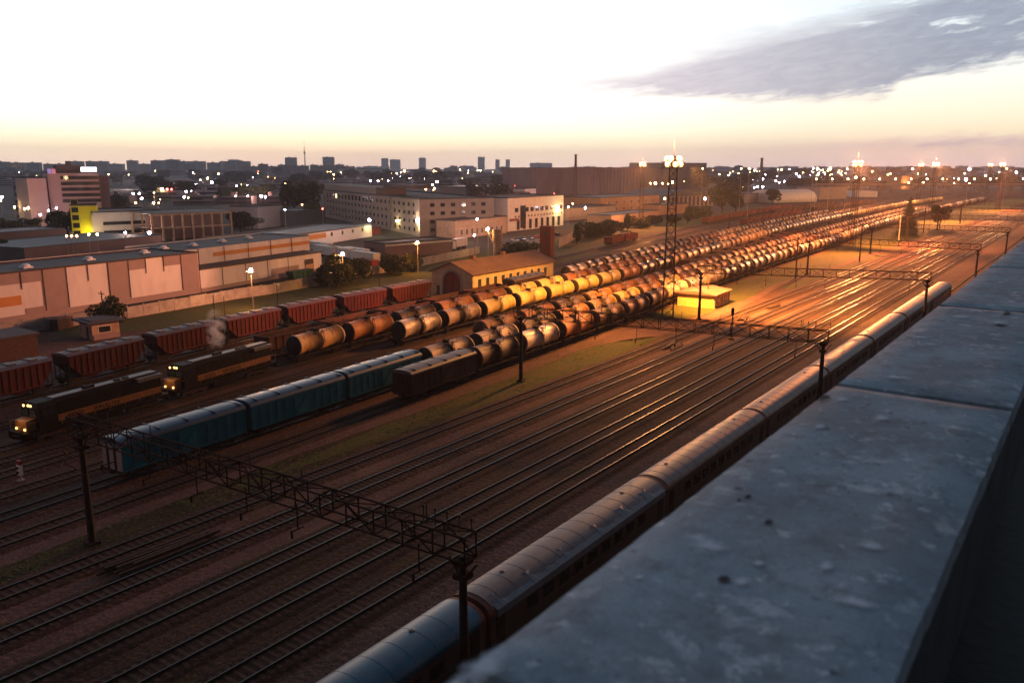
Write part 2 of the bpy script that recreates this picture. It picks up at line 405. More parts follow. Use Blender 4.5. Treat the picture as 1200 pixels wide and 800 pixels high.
M['steel_grey'] = mat('galvanised_steel', (0.30, 0.29, 0.28), (0.22, 0.2, 0.19), 2, 0.6)
M['lamp_steel'] = mat('lamp_post_steel', (0.35, 0.30, 0.26), (0.28, 0.23, 0.2), 1, 0.7)
M['wood_pole'] = mat('tarred_pole', (0.024, 0.016, 0.013), (0.04, 0.026, 0.02), 2, 0.85)
M['glass'] = mat('window_glass', (0.018, 0.02, 0.024), None, 1, 0.12, spec=0.6)
M['cream_side'] = mat('cream_side_wall', (0.62, 0.47, 0.27), (0.50, 0.36, 0.2), 0.6, 0.85, detail=8, grime=((0.36, 0.25, 0.14), 1.0, 0.6))
M['glass_dull'] = mat('dusty_window', (0.03, 0.026, 0.026), None, 1, 0.45)
M['white'] = mat('white_paint', (0.68, 0.65, 0.62), (0.55, 0.52, 0.49), 0.5, 0.7, detail=8)
M['under'] = mat('underframe_dirt', (0.022, 0.017, 0.015), (0.045, 0.03, 0.024), 1.5, 0.9, vary=0.2)
M['wheel'] = mat('wheel_steel', (0.03, 0.024, 0.022), None, 1, 0.6, metal=0.5)
M['hopper'] = mat('oxide_red_paint', (0.095, 0.015, 0.010), (0.055, 0.012, 0.009), 0.5, 0.75, vary=0.25, detail=8, grime=((0.05, 0.022, 0.018), 1.3, 0.8))
M['hopper_roof'] = mat('oxide_roof', (0.10, 0.045, 0.04), (0.07, 0.03, 0.026), 0.7, 0.55, vary=0.2, detail=8)
M['gondola'] = mat('brown_wagon_paint', (0.085, 0.032, 0.024), (0.05, 0.023, 0.019), 0.5, 0.8, vary=0.35, detail=8, grime=((0.14, 0.06, 0.03), 1.0, 0.6))
M['scrap'] = mat('rusty_load', (0.06, 0.035, 0.026), (0.03, 0.02, 0.017), 1.2, 0.95, bump=0.3, bscale=1.5)
M['box_side'] = mat('dark_wagon_board', (0.05, 0.024, 0.019), (0.032, 0.018, 0.016), 0.8, 0.85, vary=0.2, stretch=(1, 4, 0.5), grime=((0.085, 0.035, 0.022), 1.2, 0.7))
M['box_roof'] = mat('dark_wagon_roof', (0.07, 0.055, 0.05), (0.045, 0.036, 0.034), 0.7, 0.55, vary=0.2)
M['teal'] = mat('teal_paint', (0.006, 0.115, 0.15), (0.005, 0.085, 0.115), 0.5, 0.65, spec=.08, vary=0.1, detail=8, grime=((0.016, 0.045, 0.05), 1.2, 0.7))
M['teal_roof'] = mat('blue_roof_paint', (0.012, 0.055, 0.105), (0.010, 0.042, 0.08), 0.5, 0.38, vary=0.08, detail=8, grime=((0.05, 0.06, 0.075), 1.5, 0.6))
M['end_white'] = mat('pale_end_paint', (0.27, 0.25, 0.24), (0.20, 0.18, 0.175), 1.2, 0.75)
M['loco_black'] = mat('loco_black', (0.006, 0.005, 0.005), (0.010, 0.008, 0.007), 1, 0.6, spec=.05)
M['loco_yellow'] = mat('loco_yellow', (0.21, 0.075, 0.007), (0.13, 0.045, 0.006), 1, 0.55)
M['loco_roof'] = mat('loco_roof_grey', (0.075, 0.066, 0.066), (0.04, 0.036, 0.035), 0.7, 0.5)
M['coach_roof'] = mat('coach_roof_grey', (0.165, 0.135, 0.13), (0.085, 0.068, 0.066), 0.9, 0.5, vary=0.18, detail=9, stretch=(1, 0.25, 1), grime=((0.10, 0.075, 0.07), 1.6, 0.7))
M['coach_blue'] = mat('coach_roof_blue', (0.022, 0.125, 0.20), (0.018, 0.095, 0.155), 0.5, 0.42, detail=9, grime=((0.11, 0.13, 0.15), 1.4, 0.5))
M['coach_side'] = mat('coach_side_green', (0.045, 0.036, 0.032), (0.065, 0.045, 0.038), 0.5, 0.5, vary=0.2)
M['coach_end'] = mat('coach_end_red', (0.20, 0.075, 0.05), (0.13, 0.05, 0.036), 0.8, 0.7)
M['coach_patch'] = mat('roof_sheet_bluegrey', (0.13, 0.155, 0.18), (0.10, 0.12, 0.14), 0.5, 0.5)
M['cream_wall'] = mat('warehouse_cladding', (0.72, 0.63, 0.62), (0.64, 0.56, 0.55), 0.25, 0.7, detail=8, stretch=(1, 1, .3), grime=((0.52, 0.43, 0.41), .7, .5))
M['brown_panel'] = mat('warehouse_brown_panel', (0.33, 0.235, 0.225), (0.29, 0.205, 0.195), 0.4, 0.7)
M['orange_sign'] = mat('orange_band', (0.55, 0.22, 0.05), (0.48, 0.19, 0.045), 0.5, 0.6)
M['roof_felt'] = mat('roof_felt', (0.10, 0.10, 0.108), (0.06, 0.062, 0.07), 0.12, 0.75, detail=8)
M['roof_blue'] = mat('sheet_roof_bluegrey', (0.085, 0.095, 0.115), (0.065, 0.072, 0.088), 0.08, 0.6, detail=8)
M['roof_rust'] = mat('rusty_roof', (0.20, 0.115, 0.085), (0.13, 0.075, 0.058), 0.3, 0.8, detail=8)
M['dome'] = mat('skylight_plastic', (0.72, 0.70, 0.70), None, 1, 0.4)
M['yellow_wall'] = mat('yellow_render', (0.60, 0.36, 0.11), (0.52, 0.31, 0.09), 0.5, 0.85, detail=8, grime=((0.35, 0.24, 0.1), 1.2, 0.5))
M['plaster'] = mat('peeling_plaster', (0.50, 0.36, 0.26), (0.40, 0.27, 0.19), 0.4, 0.9, detail=8, grime=((0.25, 0.16, 0.12), 1.1, 0.7))
M['grey_panel'] = mat('grey_panel_wall', (0.36, 0.285, 0.245), (0.30, 0.235, 0.205), 0.2, 0.9, detail=8, grime=((0.27, 0.22, 0.205), 0.5, 0.5))
M['brick'] = mat('dark_brick', (0.22, 0.15, 0.14), (0.17, 0.118, 0.11), 0.1, 0.9, detail=8, stretch=(1, 1, 0.3))
M['red_brick'] = mat('red_brick', (0.21, 0.06, 0.04), (0.15, 0.05, 0.036), 0.8, 0.9, detail=8)
M['lime'] = mat('lime_yellow_render', (0.66, 0.60, 0.03), (0.6, 0.54, 0.03), 0.3, 0.8)
M['pink_office'] = mat('pink_office_wall', (0.62, 0.41, 0.385), (0.56, 0.37, 0.345), 0.2, 0.8)
M['far_wall'] = mat('far_block_wall', (0.36, 0.31, 0.31), (0.28, 0.245, 0.245), 0.05, 0.9, vary=0.3)
M['hall_wall'] = mat('striped_hall_wall', (0.30, 0.27, 0.27), (0.25, 0.22, 0.22), 0.3, 0.8)
M['orange_wall'] = mat('ochre_wall', (0.52, 0.31, 0.19), (0.44, 0.26, 0.16), 0.3, 0.85, detail=8)
M['bark'] = mat('bark', (0.05, 0.036, 0.028), (0.035, 0.026, 0.02), 2, 0.95)
M['leaf'] = mat('leaf', (0.032, 0.042, 0.014), (0.055, 0.058, 0.02), 0.8, 0.75, vary=0.35)
M['needle'] = mat('needle', (0.022, 0.032, 0.018), (0.04, 0.046, 0.022), 0.8, 0.8, vary=0.2)
M['truck_white'] = mat('trailer_white', (0.66, 0.62, 0.58), (0.58, 0.54, 0.5), 0.6, 0.6)
M['truck_blue'] = mat('truck_blue', (0.03, 0.07, 0.16), None, 1, 0.45)
M['container_red'] = mat('container_red', (0.22, 0.03, 0.025), (0.16, 0.028, 0.022), 0.6, 0.65)
M['tyre'] = mat('tyre', (0.015, 0.015, 0.015), None, 1, 0.85)
# parapet concrete: big soft blotches with pale worn spots
def slab_concrete():
    """weathered cast concrete: cloudy dark and pale areas, pale scuffs, dark pits, gritty grain"""
    m = bpy.data.materials.new('parapet_concrete'); m.use_nodes = True; nt = m.node_tree; N = nt.nodes.new; L = nt.links.new
    b = nt.nodes['Principled BSDF']; b.inputs['Roughness'].default_value = .9; b.inputs['Specular IOR Level'].default_value = .15
    tc = N('ShaderNodeTexCoord')
    def noise(sc, lo, hi, det=8, rg=.65, top=1.0, dist=0.0):
        n = N('ShaderNodeTexNoise'); n.inputs['Scale'].default_value = sc; n.inputs['Detail'].default_value = det; n.inputs['Roughness'].default_value = rg; n.inputs['Distortion'].default_value = dist; L(tc.outputs['Object'], n.inputs['Vector'])
        r = N('ShaderNodeMapRange'); r.inputs[1].default_value = lo; r.inputs[2].default_value = hi; r.inputs[4].default_value = top; L(n.outputs[0], r.inputs[0]); return r.outputs[0]
    def mx(f, a, c):
        x = N('ShaderNodeMix'); x.data_type = 'RGBA'; L(f, x.inputs[0])
        if isinstance(a, tuple): x.inputs[6].default_value = (*a, 1)
        else: L(a, x.inputs[6])
        x.inputs[7].default_value = (*c, 1); return x.outputs[2]
    c = mx(noise(2.6, .36, .64), (.38, .45, .50), (.24, .285, .325))
    c = mx(noise(7, .50, .70, 9, .7), c, (.19, .21, .22))
    c = mx(noise(5.2, .56, .64, 9, .7, .9, .4), c, (.62, .66, .70))
    c = mx(noise(13, .60, .68, 6, .6, .85), c, (.70, .73, .77))
    c = mx(noise(19, .63, .70, 5, .6, .85), c, (.08, .085, .09))
    c = mx(noise(1.3, .52, .75, 6, .6, .6), c, (.30, .27, .25))
    c = mx(noise(160, .45, .72, 3, .6, .5), c, (.16, .17, .18))
    L(c, b.inputs['Base Color'])
    n3 = N('ShaderNodeTexNoise'); n3.inputs['Scale'].default_value = 60; n3.inputs['Detail'].default_value = 8; L(tc.outputs['Object'], n3.inputs['Vector'])
    bp = N('ShaderNodeBump'); bp.inputs['Strength'].default_value = .5; bp.inputs['Distance'].default_value = .0015; L(n3.outputs[0], bp.inputs['Height']); L(bp.outputs[0], b.inputs['Normal'])
    return m
M['parapet'] = slab_concrete()
M['parapet_dark'] = mat('parapet_bitumen', (0.085, 0.09, 0.10), (0.055, 0.058, 0.065), 3, 0.85, detail=8)
M['roof_black'] = mat('wet_roofing', (0.008, 0.008, 0.010), (0.014, 0.014, 0.016), 2, 0.6, bump=.004, bscale=14)
M['joint'] = mat('joint_tar', (0.02, 0.018, 0.02), None, 1, 0.7)
def stain(name, col, sharp):
    """a stain with a ragged edge of its own, thinning out over the slab below it"""
    m = bpy.data.materials.new(name); m.use_nodes = True; nt = m.node_tree; N = nt.nodes.new; L = nt.links.new
    b = nt.nodes['Principled BSDF']; b.inputs['Base Color'].default_value = (*col, 1); b.inputs['Roughness'].default_value = .9; b.inputs['Specular IOR Level'].default_value = .2
    at_ = N('ShaderNodeTexCoord'); ln = N('ShaderNodeVectorMath'); ln.operation = 'LENGTH'; L(at_.outputs['UV'], ln.inputs[0])
    n = N('ShaderNodeTexNoise'); n.inputs['Scale'].default_value = 18; n.inputs['Detail'].default_value = 6; L(at_.outputs['Object'], n.inputs['Vector'])
    a = N('ShaderNodeMath'); a.operation = 'MULTIPLY_ADD'; L(n.outputs[0], a.inputs[0]); a.inputs[1].default_value = 1.5; L(ln.outputs['Value'], a.inputs[2])
    r_ = N('ShaderNodeMapRange'); L(a.outputs[0], r_.inputs[0]); r_.inputs[1].default_value = 1.25 - sharp; r_.inputs[2].default_value = 1.62; r_.inputs[3].default_value = .95; r_.inputs[4].default_value = 0
    L(r_.outputs[0], b.inputs['Alpha']); return m
M['lichen'] = stain('pale_worn_spot', (0.62, 0.66, 0.71), .35)
M['chip'] = stain('dark_chip', (0.035, 0.035, 0.04), .0)
# lights
M['sodium'] = glow('sodium_lamp', (1.0, 0.50, 0.16), 110)
M['sodium_mast'] = glow('sodium_flood', (1.0, 0.52, 0.17), 5.5)
M['mercury'] = glow('white_lamp', (0.82, 0.72, 1.0), 100)
M['yellow_lamp'] = glow('yellow_lamp', (1.0, 0.76, 0.30), 60)
M['orange_lamp'] = glow('orange_lamp', (1.0, 0.36, 0.10), 40)
M['red_lamp'] = glow('red_lamp', (1.0, 0.10, 0.07), 22)
M['head'] = glow('headlamp', (1.0, 0.52, 0.14), 5)
M['sign_white'] = glow('lit_sign_white', (0.85, 0.88, 1.0), 5)
M['sign_red'] = glow('lit_sign_red', (0.8, 0.12, 0.2), 0.5)
M['sign_blue'] = glow('lit_sign_blue', (0.30, 0.18, 0.7), 0.5)
M['lit_win'] = glow('lit_window', (1.0, 0.7, 0.32), 2.0)

PAINT = {
 'cream': tank_paint('cream_tank_paint', (0.60, 0.43, 0.15), (0.48, 0.32, 0.11), amount=0.35, rough=0.58),
 'sand': tank_paint('sand_tank_paint', (0.40, 0.23, 0.095), (0.25, 0.13, 0.058), amount=0.9),
 'orange': tank_paint('orange_tank_paint', (0.33, 0.13, 0.042), (0.21, 0.08, 0.03), amount=0.75),
 'rust': tank_paint('rusty_tank_paint', (0.15, 0.054, 0.026), (0.085, 0.033, 0.019), amount=0.85, rough=0.66),
 'brown': tank_paint('dark_brown_tank_paint', (0.065, 0.03, 0.019), (0.04, 0.021, 0.015), amount=0.8, rough=0.58),
 'black': tank_paint('black_tank_paint', (0.02, 0.016, 0.015), (0.034, 0.024, 0.02), amount=0.9, rough=0.42),
 'silver': tank_paint('silver_tank_paint', (0.46, 0.36, 0.29), (0.28, 0.21, 0.165), amount=0.9, rough=0.46, metal=0.12),
 'grey': tank_paint('grey_tank_paint', (0.25, 0.175, 0.14), (0.16, 0.11, 0.088), amount=0.95, rough=0.56),
 'pale': tank_paint('pale_tank_paint', (0.46, 0.33, 0.22), (0.31, 0.21, 0.14), amount=0.75, rough=0.58),
}
LOOK = {'cream': 'cream yellow', 'sand': 'sandy tan', 'orange': 'orange ochre', 'rust': 'rusty red-brown', 'brown': 'dark brown', 'black': 'black', 'silver': 'silver', 'grey': 'dull grey', 'pale': 'pale beige'}

# ------------------------------------------------------------------ the yard's track plan: centre line x for a distance y along the yard
def curve_fn(pts):
    ys = [p[0] for p in pts]; xs = [p[1] for p in pts]; n = len(pts)
    sl = [(xs[i + 1] - xs[i]) / (ys[i + 1] - ys[i]) for i in range(n - 1)]
    ms = [sl[0]] + [(sl[i - 1] + sl[i]) / 2 for i in range(1, n - 1)] + [sl[-1]]
    def f(y):
        if y <= ys[0]: return xs[0] + (y - ys[0]) * ms[0]
        if y >= ys[-1]: return xs[-1] + (y - ys[-1]) * ms[-1]
        i = max(k for k in range(n - 1) if ys[k] <= y)
        h = ys[i + 1] - ys[i]; t = (y - ys[i]) / h
        return ((2 * t ** 3 - 3 * t ** 2 + 1) * xs[i] + (t ** 3 - 2 * t ** 2 + t) * h * ms[i] + (-2 * t ** 3 + 3 * t ** 2) * xs[i + 1] + (t ** 3 - t ** 2) * h * ms[i + 1])
    return f
TR = {
 'coach': [(-80, -27.9), (1000, -27.9)], 'wall': [(-80, -22.6), (1000, -22.6)],
 'e': [(-80, -37.9), (1000, -37.9)], 'd': [(-80, -42.6), (1000, -42.6)], 'c': [(-80, -47.7), (1000, -47.7)],
 'b': [(-80, -53.2), (25, -53.4), (100, -52.9), (1000, -52.6)], 'a': [(-80, -58.9), (25, -58.9), (100, -58.2), (1000, -57.4)],
 't1': [(-60, -66.5), (25, -67.6), (72, -69.3), (97, -70.8), (118, -71.8), (143, -73.2), (163, -75.4), (204, -77.6), (235, -79.3), (312, -81.8), (378, -86.3), (454, -88.8), (637, -91), (814, -86), (946, -73), (1100, -52)],
 't2': [(-60, -71.5), (28, -72.7), (52, -73.9), (68, -74.8), (83, -75.7), (97, -76.2), (132, -77.7), (163, -80.2), (260, -86), (378, -91.6), (454, -94.2), (637, -96.5), (814, -91.5), (946, -78.5), (1100, -57)],
 't3': [(-60, -76), (29, -77.6), (96, -81.4), (144, -83.6), (163, -85), (281, -93.2), (430, -101), (637, -104), (814, -99), (946, -86), (1100, -65)],
 't4': [(-60, -81), (32, -83), (96, -86.8), (144, -89), (281, -100), (430, -108), (637, -111), (814, -106), (946, -93), (1100, -72)],
 't5': [(-60, -84.5), (34, -87.2), (96, -92.6), (123, -94.3), (187, -98), (260, -105), (351, -114), (495, -120), (650, -121.5), (814, -116), (946, -103), (1100, -82)],
 't6': [(-60, -88.6), (37, -91), (55, -93.4), (78, -96.9), (91, -98.3), (130, -100.8), (173, -103.4), (260, -111.5), (392, -124), (495, -128.5), (650, -129.5), (814, -124), (946, -111), (1100, -90)],
 't7': [(-60, -97), (40, -100), (85, -104.5), (130, -107.3), (173, -110.2), (200, -113), (260, -119), (392, -132.5), (495, -137.5), (650, -138.5), (814, -132), (946, -119)],
 't8': [(-60, -104.5), (37, -109), (51, -111.2), (66, -114), (80, -116.3), (94, -118.2), (107, -119.3), (123, -120), (160, -120.6)],
 't8far': [(176, -121.2), (200, -123), (260, -130), (392, -146), (480, -152), (650, -156), (814, -152), (1000, -140)],
 't9': [(196, -130.5), (260, -139.5), (392, -157), (480, -165), (650, -171), (1000, -160)],
 't10': [(190, -138.5), (271, -150), (302, -153.5), (397, -166.5), (480, -174.5), (574, -180.5), (650, -183), (1000, -172)],
}
X = {k: curve_fn(v) for k, v in TR.items()}
RZ = 0.30                                  # rail head level above the ground sheet

def strip(name, m, pts, z, kind='structure', wob=0.0, seed=0):
    """a sheet along the yard: pts are (y, x_left, x_right)"""
    r = random.Random(seed); v = []; f = []
    fl = curve_fn([(p[0], p[1]) for p in pts]); fr = curve_fn([(p[0], p[2]) for p in pts])
    y = pts[0][0]; ys = []
    while y < pts[-1][0]: ys.append(y); y += 3.0 if y < 250 else 12.0
    ys.append(pts[-1][0])
    for y in ys: v += [(fl(y) + r.uniform(-wob, wob), y, z), (fr(y) + r.uniform(-wob, wob), y, z)]
    f = [(2 * i, 2 * i + 1, 2 * i + 3, 2 * i + 2) for i in range(len(ys) - 1)]
    me = bpy.data.meshes.new(name); me.from_pydata(v, [], f); me.materials.append(m)
    return tag(put(name, me), kind=kind)

# ground: one sheet to the horizon, the yard's own soil above it
g = MB(); S = 6900.0
g.add([(-S, -S, 0), (S, -S, 0), (S, S, 0), (-S, S, 0)], [(0, 1, 2, 3)])
tag(g.build('ground', M['far_ground']), kind='structure')
strip('yard_soil', M['ground'], [(-90, -160, -2.0), (60, -160, -2.0), (200, -172, -2.0), (420, -205, -2.0), (700, -215, -2.0), (1100, -190, -2.0)], 0.012)
# trodden earth, platform strip, paths, grass
strip('service_path', M['asphalt'], [(-80, -35.6, -31.2), (150, -35.6, -31.2), (1000, -35.6, -31.2)], 0.05, wob=0.12, seed=3)
strip('earth_strip', M['sand'], [(-80, -57.0, -54.9), (25, -57.0, -55.2), (110, -56.6, -54.6), (220, -56.3, -54.4), (600, -56, -54.4)], 0.024, wob=0.12, seed=4)
strip('earth_strip', M['sand'], [(-80, -51.6, -49.3), (25, -51.6, -49.6), (150, -51.2, -49.4), (600, -51, -49.4)], 0.024, wob=0.12, seed=5)
strip('path', M['sand'], [(-80, -65.3, -62.2), (25, -66.2, -63.7), (50, -67.2, -65.0), (75, -67.7, -65.3), (100, -69.0, -66.0), (118, -70.0, -66.6), (128, -70.6, -62.0), (140, -71.0, -61.0), (152, -63.6, -60.9), (165, -63.8, -61.2), (185, -64.4, -62.2), (200, -66.2, -64.2), (236, -65.4, -63.2), (282, -65.0, -62.4), (330, -64.5, -61.0), (360, -66, -60)], 0.03, wob=0.18, seed=6)
M['dry_grass'] = soil('dry_grass', (0.046, 0.032, 0.015), (0.026, 0.021, 0.011), (0.050, 0.052, 0.013), (0.075, 0.05, 0.026))
strip('dry_grass', M['dry_grass'], [(-80, -62.1, -60.6), (25, -63.7, -60.9), (50, -64.9, -60.6), (75, -65.2, -60.3), (84, -63.2, -62.6)], 0.024, kind='stuff', wob=0.35, seed=17)
strip('grass', M['grass'], [(44, -62.9, -62.7), (56, -63.6, -61.6), (66, -64.8, -61.0), (75, -65.2, -60.3), (100, -65.9, -60.3), (118, -66.5, -60.4), (129, -62.5, -60.6)], 0.03, kind='stuff', wob=0.35, seed=7)
strip('grass', M['grass'], [(140, -71.6, -63.8), (158, -73.5, -63.9), (185, -74.5, -64.5), (200, -75.3, -66.3), (236, -77.0, -65.6), (312, -79.4, -64.8), (378, -83.5, -62.5), (454, -86.0, -61.5), (637, -88, -60.6), (814, -83, -60), (900, -74, -60)], 0.026, kind='stuff', wob=0.4, seed=8)
strip('grass', M['grass'], [(200, -64.1, -60.4), (236, -63.1, -60.0), (282, -62.2, -60.2), (330, -60.9, -59.8)], 0.026, kind='stuff', wob=0.3, seed=9)
strip('grass', M['grass'], [(70, -153.2, -142.5), (86, -153.2, -137.5), (100, -155, -127), (118, -156.3, -126), (140, -158.5, -129), (183, -164.6, -131), (222, -173.4, -137), (300, -186, -158), (420, -201, -172), (600, -211, -187)], 0.026, kind='stuff', wob=0.6, seed=10)
strip('dirt_road', M['sand'], [(-60, -133, -118), (40, -139, -122), (58, -141, -125), (70, -141.5, -126), (86, -136.5, -125), (98, -126.5, -123.4)], 0.034, wob=0.25, seed=11)

M['bed'] = soil('cinder_bed', (0.058, 0.035, 0.025), (0.03, 0.02, 0.016), (0.062, 0.046, 0.015), (0.085, 0.05, 0.034))
strip('cinder_bed', M['bed'], [(-80, -49.6, -35.5), (200, -49.6, -35.5), (1000, -49.6, -35.5)], 0.018, wob=0.25, seed=14)
def track(key, y0, y1, ybed, top, bed='ballast', sleepers=260):
    """rails, sleepers and ballast of one track as one sheet-like mesh"""
    fx = X[key]; b = MB()
    ys = []; y = y0
    straight = len(TR[key]) == 2
    while y < y1: ys.append(y); y += 60 if straight else (6 if y < 300 else 15)
    ys.append(y1)
    def ribbon(prof, m, lo, hi):
        yy = [v for v in ys if lo <= v <= hi]
        b.loft([[(fx(v) + px, v, pz) for px, pz in prof] for v in yy], m=m, smooth=False, cap=False, closed=False)
    ribbon([(-1.95, 0.02), (-1.55, 0.13), (1.55, 0.13), (1.95, 0.02)], 3, y0, y1)
    for sx in (-0.79, 0.79):
        ribbon([(sx - 0.085, 0.13), (sx - 0.045, RZ - 0.004), (sx + 0.045, RZ - 0.004), (sx + 0.085, 0.13)], 0, y0, y1)
        ribbon([(sx - 0.042, RZ), (sx + 0.042, RZ)], 1, y0, y1)
    y = max(y0, -30); r = random.Random(len(key) * 7 + ord(key[0]))
    while y < min(sleepers, y1):
        a = fx(y); k = r.uniform(-0.04, 0.04)
        b.box(a - 1.35 + k, a + 1.35 + k, y - 0.13, y + 0.13, 0.09, 0.165 if key in 'ab' or key[0] == 't' else 0.138, 2)
        y += 0.62
    return tag(b.build('railway_track', [M['rail_side'], top, M['sleeper'], M[bed]]), kind='structure')
for k in ('e', 'd', 'c'): track(k, -80, 1000, 0, M['rail_top'])
for k in ('b', 'a'): track(k, -80, 1000, 0, M['rail_dull'] if k == 'a' else M['rail_top'], 'ballast_red')
track('coach', -80, 1000, 0, M['rail_dull'], sleepers=300)
track('wall', -80, 1000, 0, M['rail_dull'], sleepers=300)
for k in ('t1', 't2', 't3', 't4'): track(k, -60, 1000, 0, M['rail_dull'], 'ballast_red', 210)
for k in ('t5', 't6', 't7'): track(k, -60, 940, 0, M['rail_dull'], 'ballast', 120)
track('t8', -60, 150, 0, M['rail_dull'], 'ballast', 60)
for k in ('t8far', 't9', 't10'): track(k, TR[k][0][0], 990, 0, M['rail_top'], 'ballast_red', 0)

# tufts of grass standing out of the strips (nobody could count them)
def tufts(n, areas, name):
    r = random.Random(21); b = MB()
    tot = sum(a[4] for a in areas)
    for (y0, y1, fl, fr, w) in areas:
        for _ in range(int(n * w / tot)):
            y = r.uniform(y0, y1); a, c = fl(y), fr(y); x = r.uniform(a, c)
            if sin(x * 0.9 + y * 0.31) + sin(y * 0.17 - x * 0.5) + r.uniform(-1, 1) < -0.2: continue
            for _k in range(2):
                t = r.uniform(0, pi); h = r.uniform(0.03, 0.09); q = r.uniform(0.10, 0.26)
                dx, dy = cos(t) * q, sin(t) * q; lx, ly = r.uniform(-.35, .35), r.uniform(-.35, .35)
                b.add([(x - dx, y - dy, 0.02), (x + dx, y + dy, 0.02), (x + dx * .6 + lx, y + dy * .6 + ly, h), (x - dx * .6 + lx, y - dy * .6 + ly, h * .8)], [(0, 1, 2, 3)])
    return tag(b.build(name, M['blade']), kind='stuff')
gl1 = curve_fn([(-80, -62.1), (25, -63.7), (50, -64.9), (75, -65.2), (100, -65.9), (118, -66.5), (129, -62.5)])
tufts(7000, [(5, 128, gl1, lambda y: -60.6, 5), (141, 330, lambda y: X['t1'](y) + 2.6, lambda y: -64.2 if y < 200 else -66.4, 6),
              (80, 260, lambda y: -153.5 - max(0, y - 100) * 0.11, lambda y: -131 - max(0, y - 140) * 0.15, 6), (201, 320, lambda y: -63.4, lambda y: -60.5, 1)], 'grass_tufts')

# ------------------------------------------------------------------ wagons
def heading(key, y):
    return -atan((X[key](y + 2) - X[key](y - 2)) / 4.0)
def stand(o, key, y):
    o.location = (X[key](y), y, RZ); o.rotation_euler = (0, 0, heading(key, y))

def bogie(b, yc, m_frame=0, m_wheel=1, base=1.85, r=0.475):
    for s in (-1, 1):
        b.bar((s * 1.02, yc - 1.4, 0.52), (s * 1.02, yc + 1.4, 0.52), 0.16, m_frame, 0.36)
        for dy in (-base / 2, base / 2):
            b.cyl((s * 0.72, yc + dy, r), (s * 0.86, yc + dy, r), r, r, 10, m_wheel, False)
            b.box(s * 1.02 - 0.12, s * 1.02 + 0.12, yc + dy - 0.18, yc + dy + 0.18, 0.33, 0.64, m_frame)
    b.box(-1.0, 1.0, yc - 0.3, yc + 0.3, 0.5, 0.85, m_frame)
    for dy in (-base / 2, base / 2): b.cyl((-0.8, yc + dy, r), (0.8, yc + dy, r), 0.09, 0.09, 6, m_wheel, False)
    return b

def tank_shell(b, L=10.7, r=1.5, zc=2.45, n=24):
    h = L / 2; rings = []
    prof = [(-h, 0.30), (-h + 0.06, 0.72), (-h + 0.22, 0.93), (-h + 0.42, 1.0), (-h + 0.46, 1.035), (-h + 0.70, 1.035), (-h + 0.74, 1.0), (-0.3, 1.0), (-0.28, 1.02), (0.28, 1.02), (0.3, 1.0)]
    prof += [(-y, q) for y, q in reversed(prof[:7])]
    ms = [1, 1, 1, 2, 2, 2] + [0] * 5 + [0] + [2, 2, 2, 1, 1, 1]
    for y, q in prof: rings.append([(r * q * sin(2 * pi * i / n), y, zc + r * q * cos(2 * pi * i / n)) for i in range(n)])
    ms = (ms + [1] * 40)[:len(rings) - 1]
    b.loft(rings, smooth=True, cap=True, ms=ms)
    return b
TK = {}
def tank_meshes():
    b = MB(); tank_shell(b); TK['tank'] = b
    d = MB(); d.cyl((0, 0, 3.9), (0, 0, 4.22), 0.52, 0.5, 12, 0); d.cyl((0, 0, 4.22), (0, 0, 4.30), 0.56, 0.3, 12, 0)
    for k in range(6): d.box(0.5 * cos(k * 1.05) - .05, 0.5 * cos(k * 1.05) + .05, .5 * sin(k * 1.05) - .05, .5 * sin(k * 1.05) + .05, 4.18, 4.32, 0)
    TK['dome'] = d
    p = MB(); p.box(-1.25, 1.25, -1.1, -0.62, 3.86, 3.90); p.box(-1.25, 1.25, 0.62, 1.1, 3.86, 3.90)
    for x in (-1.2, 1.2):
        for y in (-1.08, 1.08): p.bar((x, y, 3.9), (x, y, 4.65), 0.05)
        p.bar((x, -1.08, 4.65), (x, 1.08, 4.65), 0.05); p.bar((x, -1.08, 4.3), (x, 1.08, 4.3), 0.04)
    TK['platform'] = p
    TK['ladder'] = []
    for s in (-1, 1):
        l = MB()
        for dy in (-0.22, 0.22):
            l.bar((s * 1.56, dy, 0.9), (s * 1.60, dy, 2.5), 0.05); l.bar((s * 1.60, dy, 2.5), (s * 1.22, dy, 3.9), 0.05)
        for k in range(8): l.bar((s * 1.59, -0.22, 1.0 + k * .3), (s * 1.59, 0.22, 1.0 + k * .3), 0.035)
        TK['ladder'].append(l)
    u = MB()
    u.box(-0.3, 0.3, -5.6, 5.6, 0.72, 1.05)
    for y in (-5.5, 5.5): u.box(-1.5, 1.5, y - 0.12, y + 0.12, 0.74, 1.06)
    for s in (-1, 1):
        u.bar((s * 1.45, -5.5, 0.95), (s * 1.45, 5.5, 0.95), 0.12, 0, 0.2)
        for y in (-3.4, -1.2, 1.2, 3.4): u.bar((s * 0.3, y, 1.0), (s * 1.45, y, 0.98), 0.1)
        for y in (-5.66, 5.66): u.cyl((0, y - 0.1, 0.82), (0, y + 0.2, 0.82), 0.16, 0.16, 8)
    for y in (-3.3, 3.3):
        for s in (-1, 1): u.add([(s * 0.9, y - .3, 1.05), (s * 1.25, y - .3, 1.55), (s * 1.25, y + .3, 1.55), (s * .9, y + .3, 1.05), (s * 0.4, y - .3, 1.05), (s * 0.4, y + .3, 1.05)], [(0, 1, 2, 3), (0, 4, 1), (3, 2, 5)])
    u.cyl((-0.8, 0, 0.75), (-0.8, 1.6, 0.75), 0.2, 0.2, 8)
    TK['underframe'] = u
    TK['bogie'] = bogie(MB(), 0)
tank_meshes()
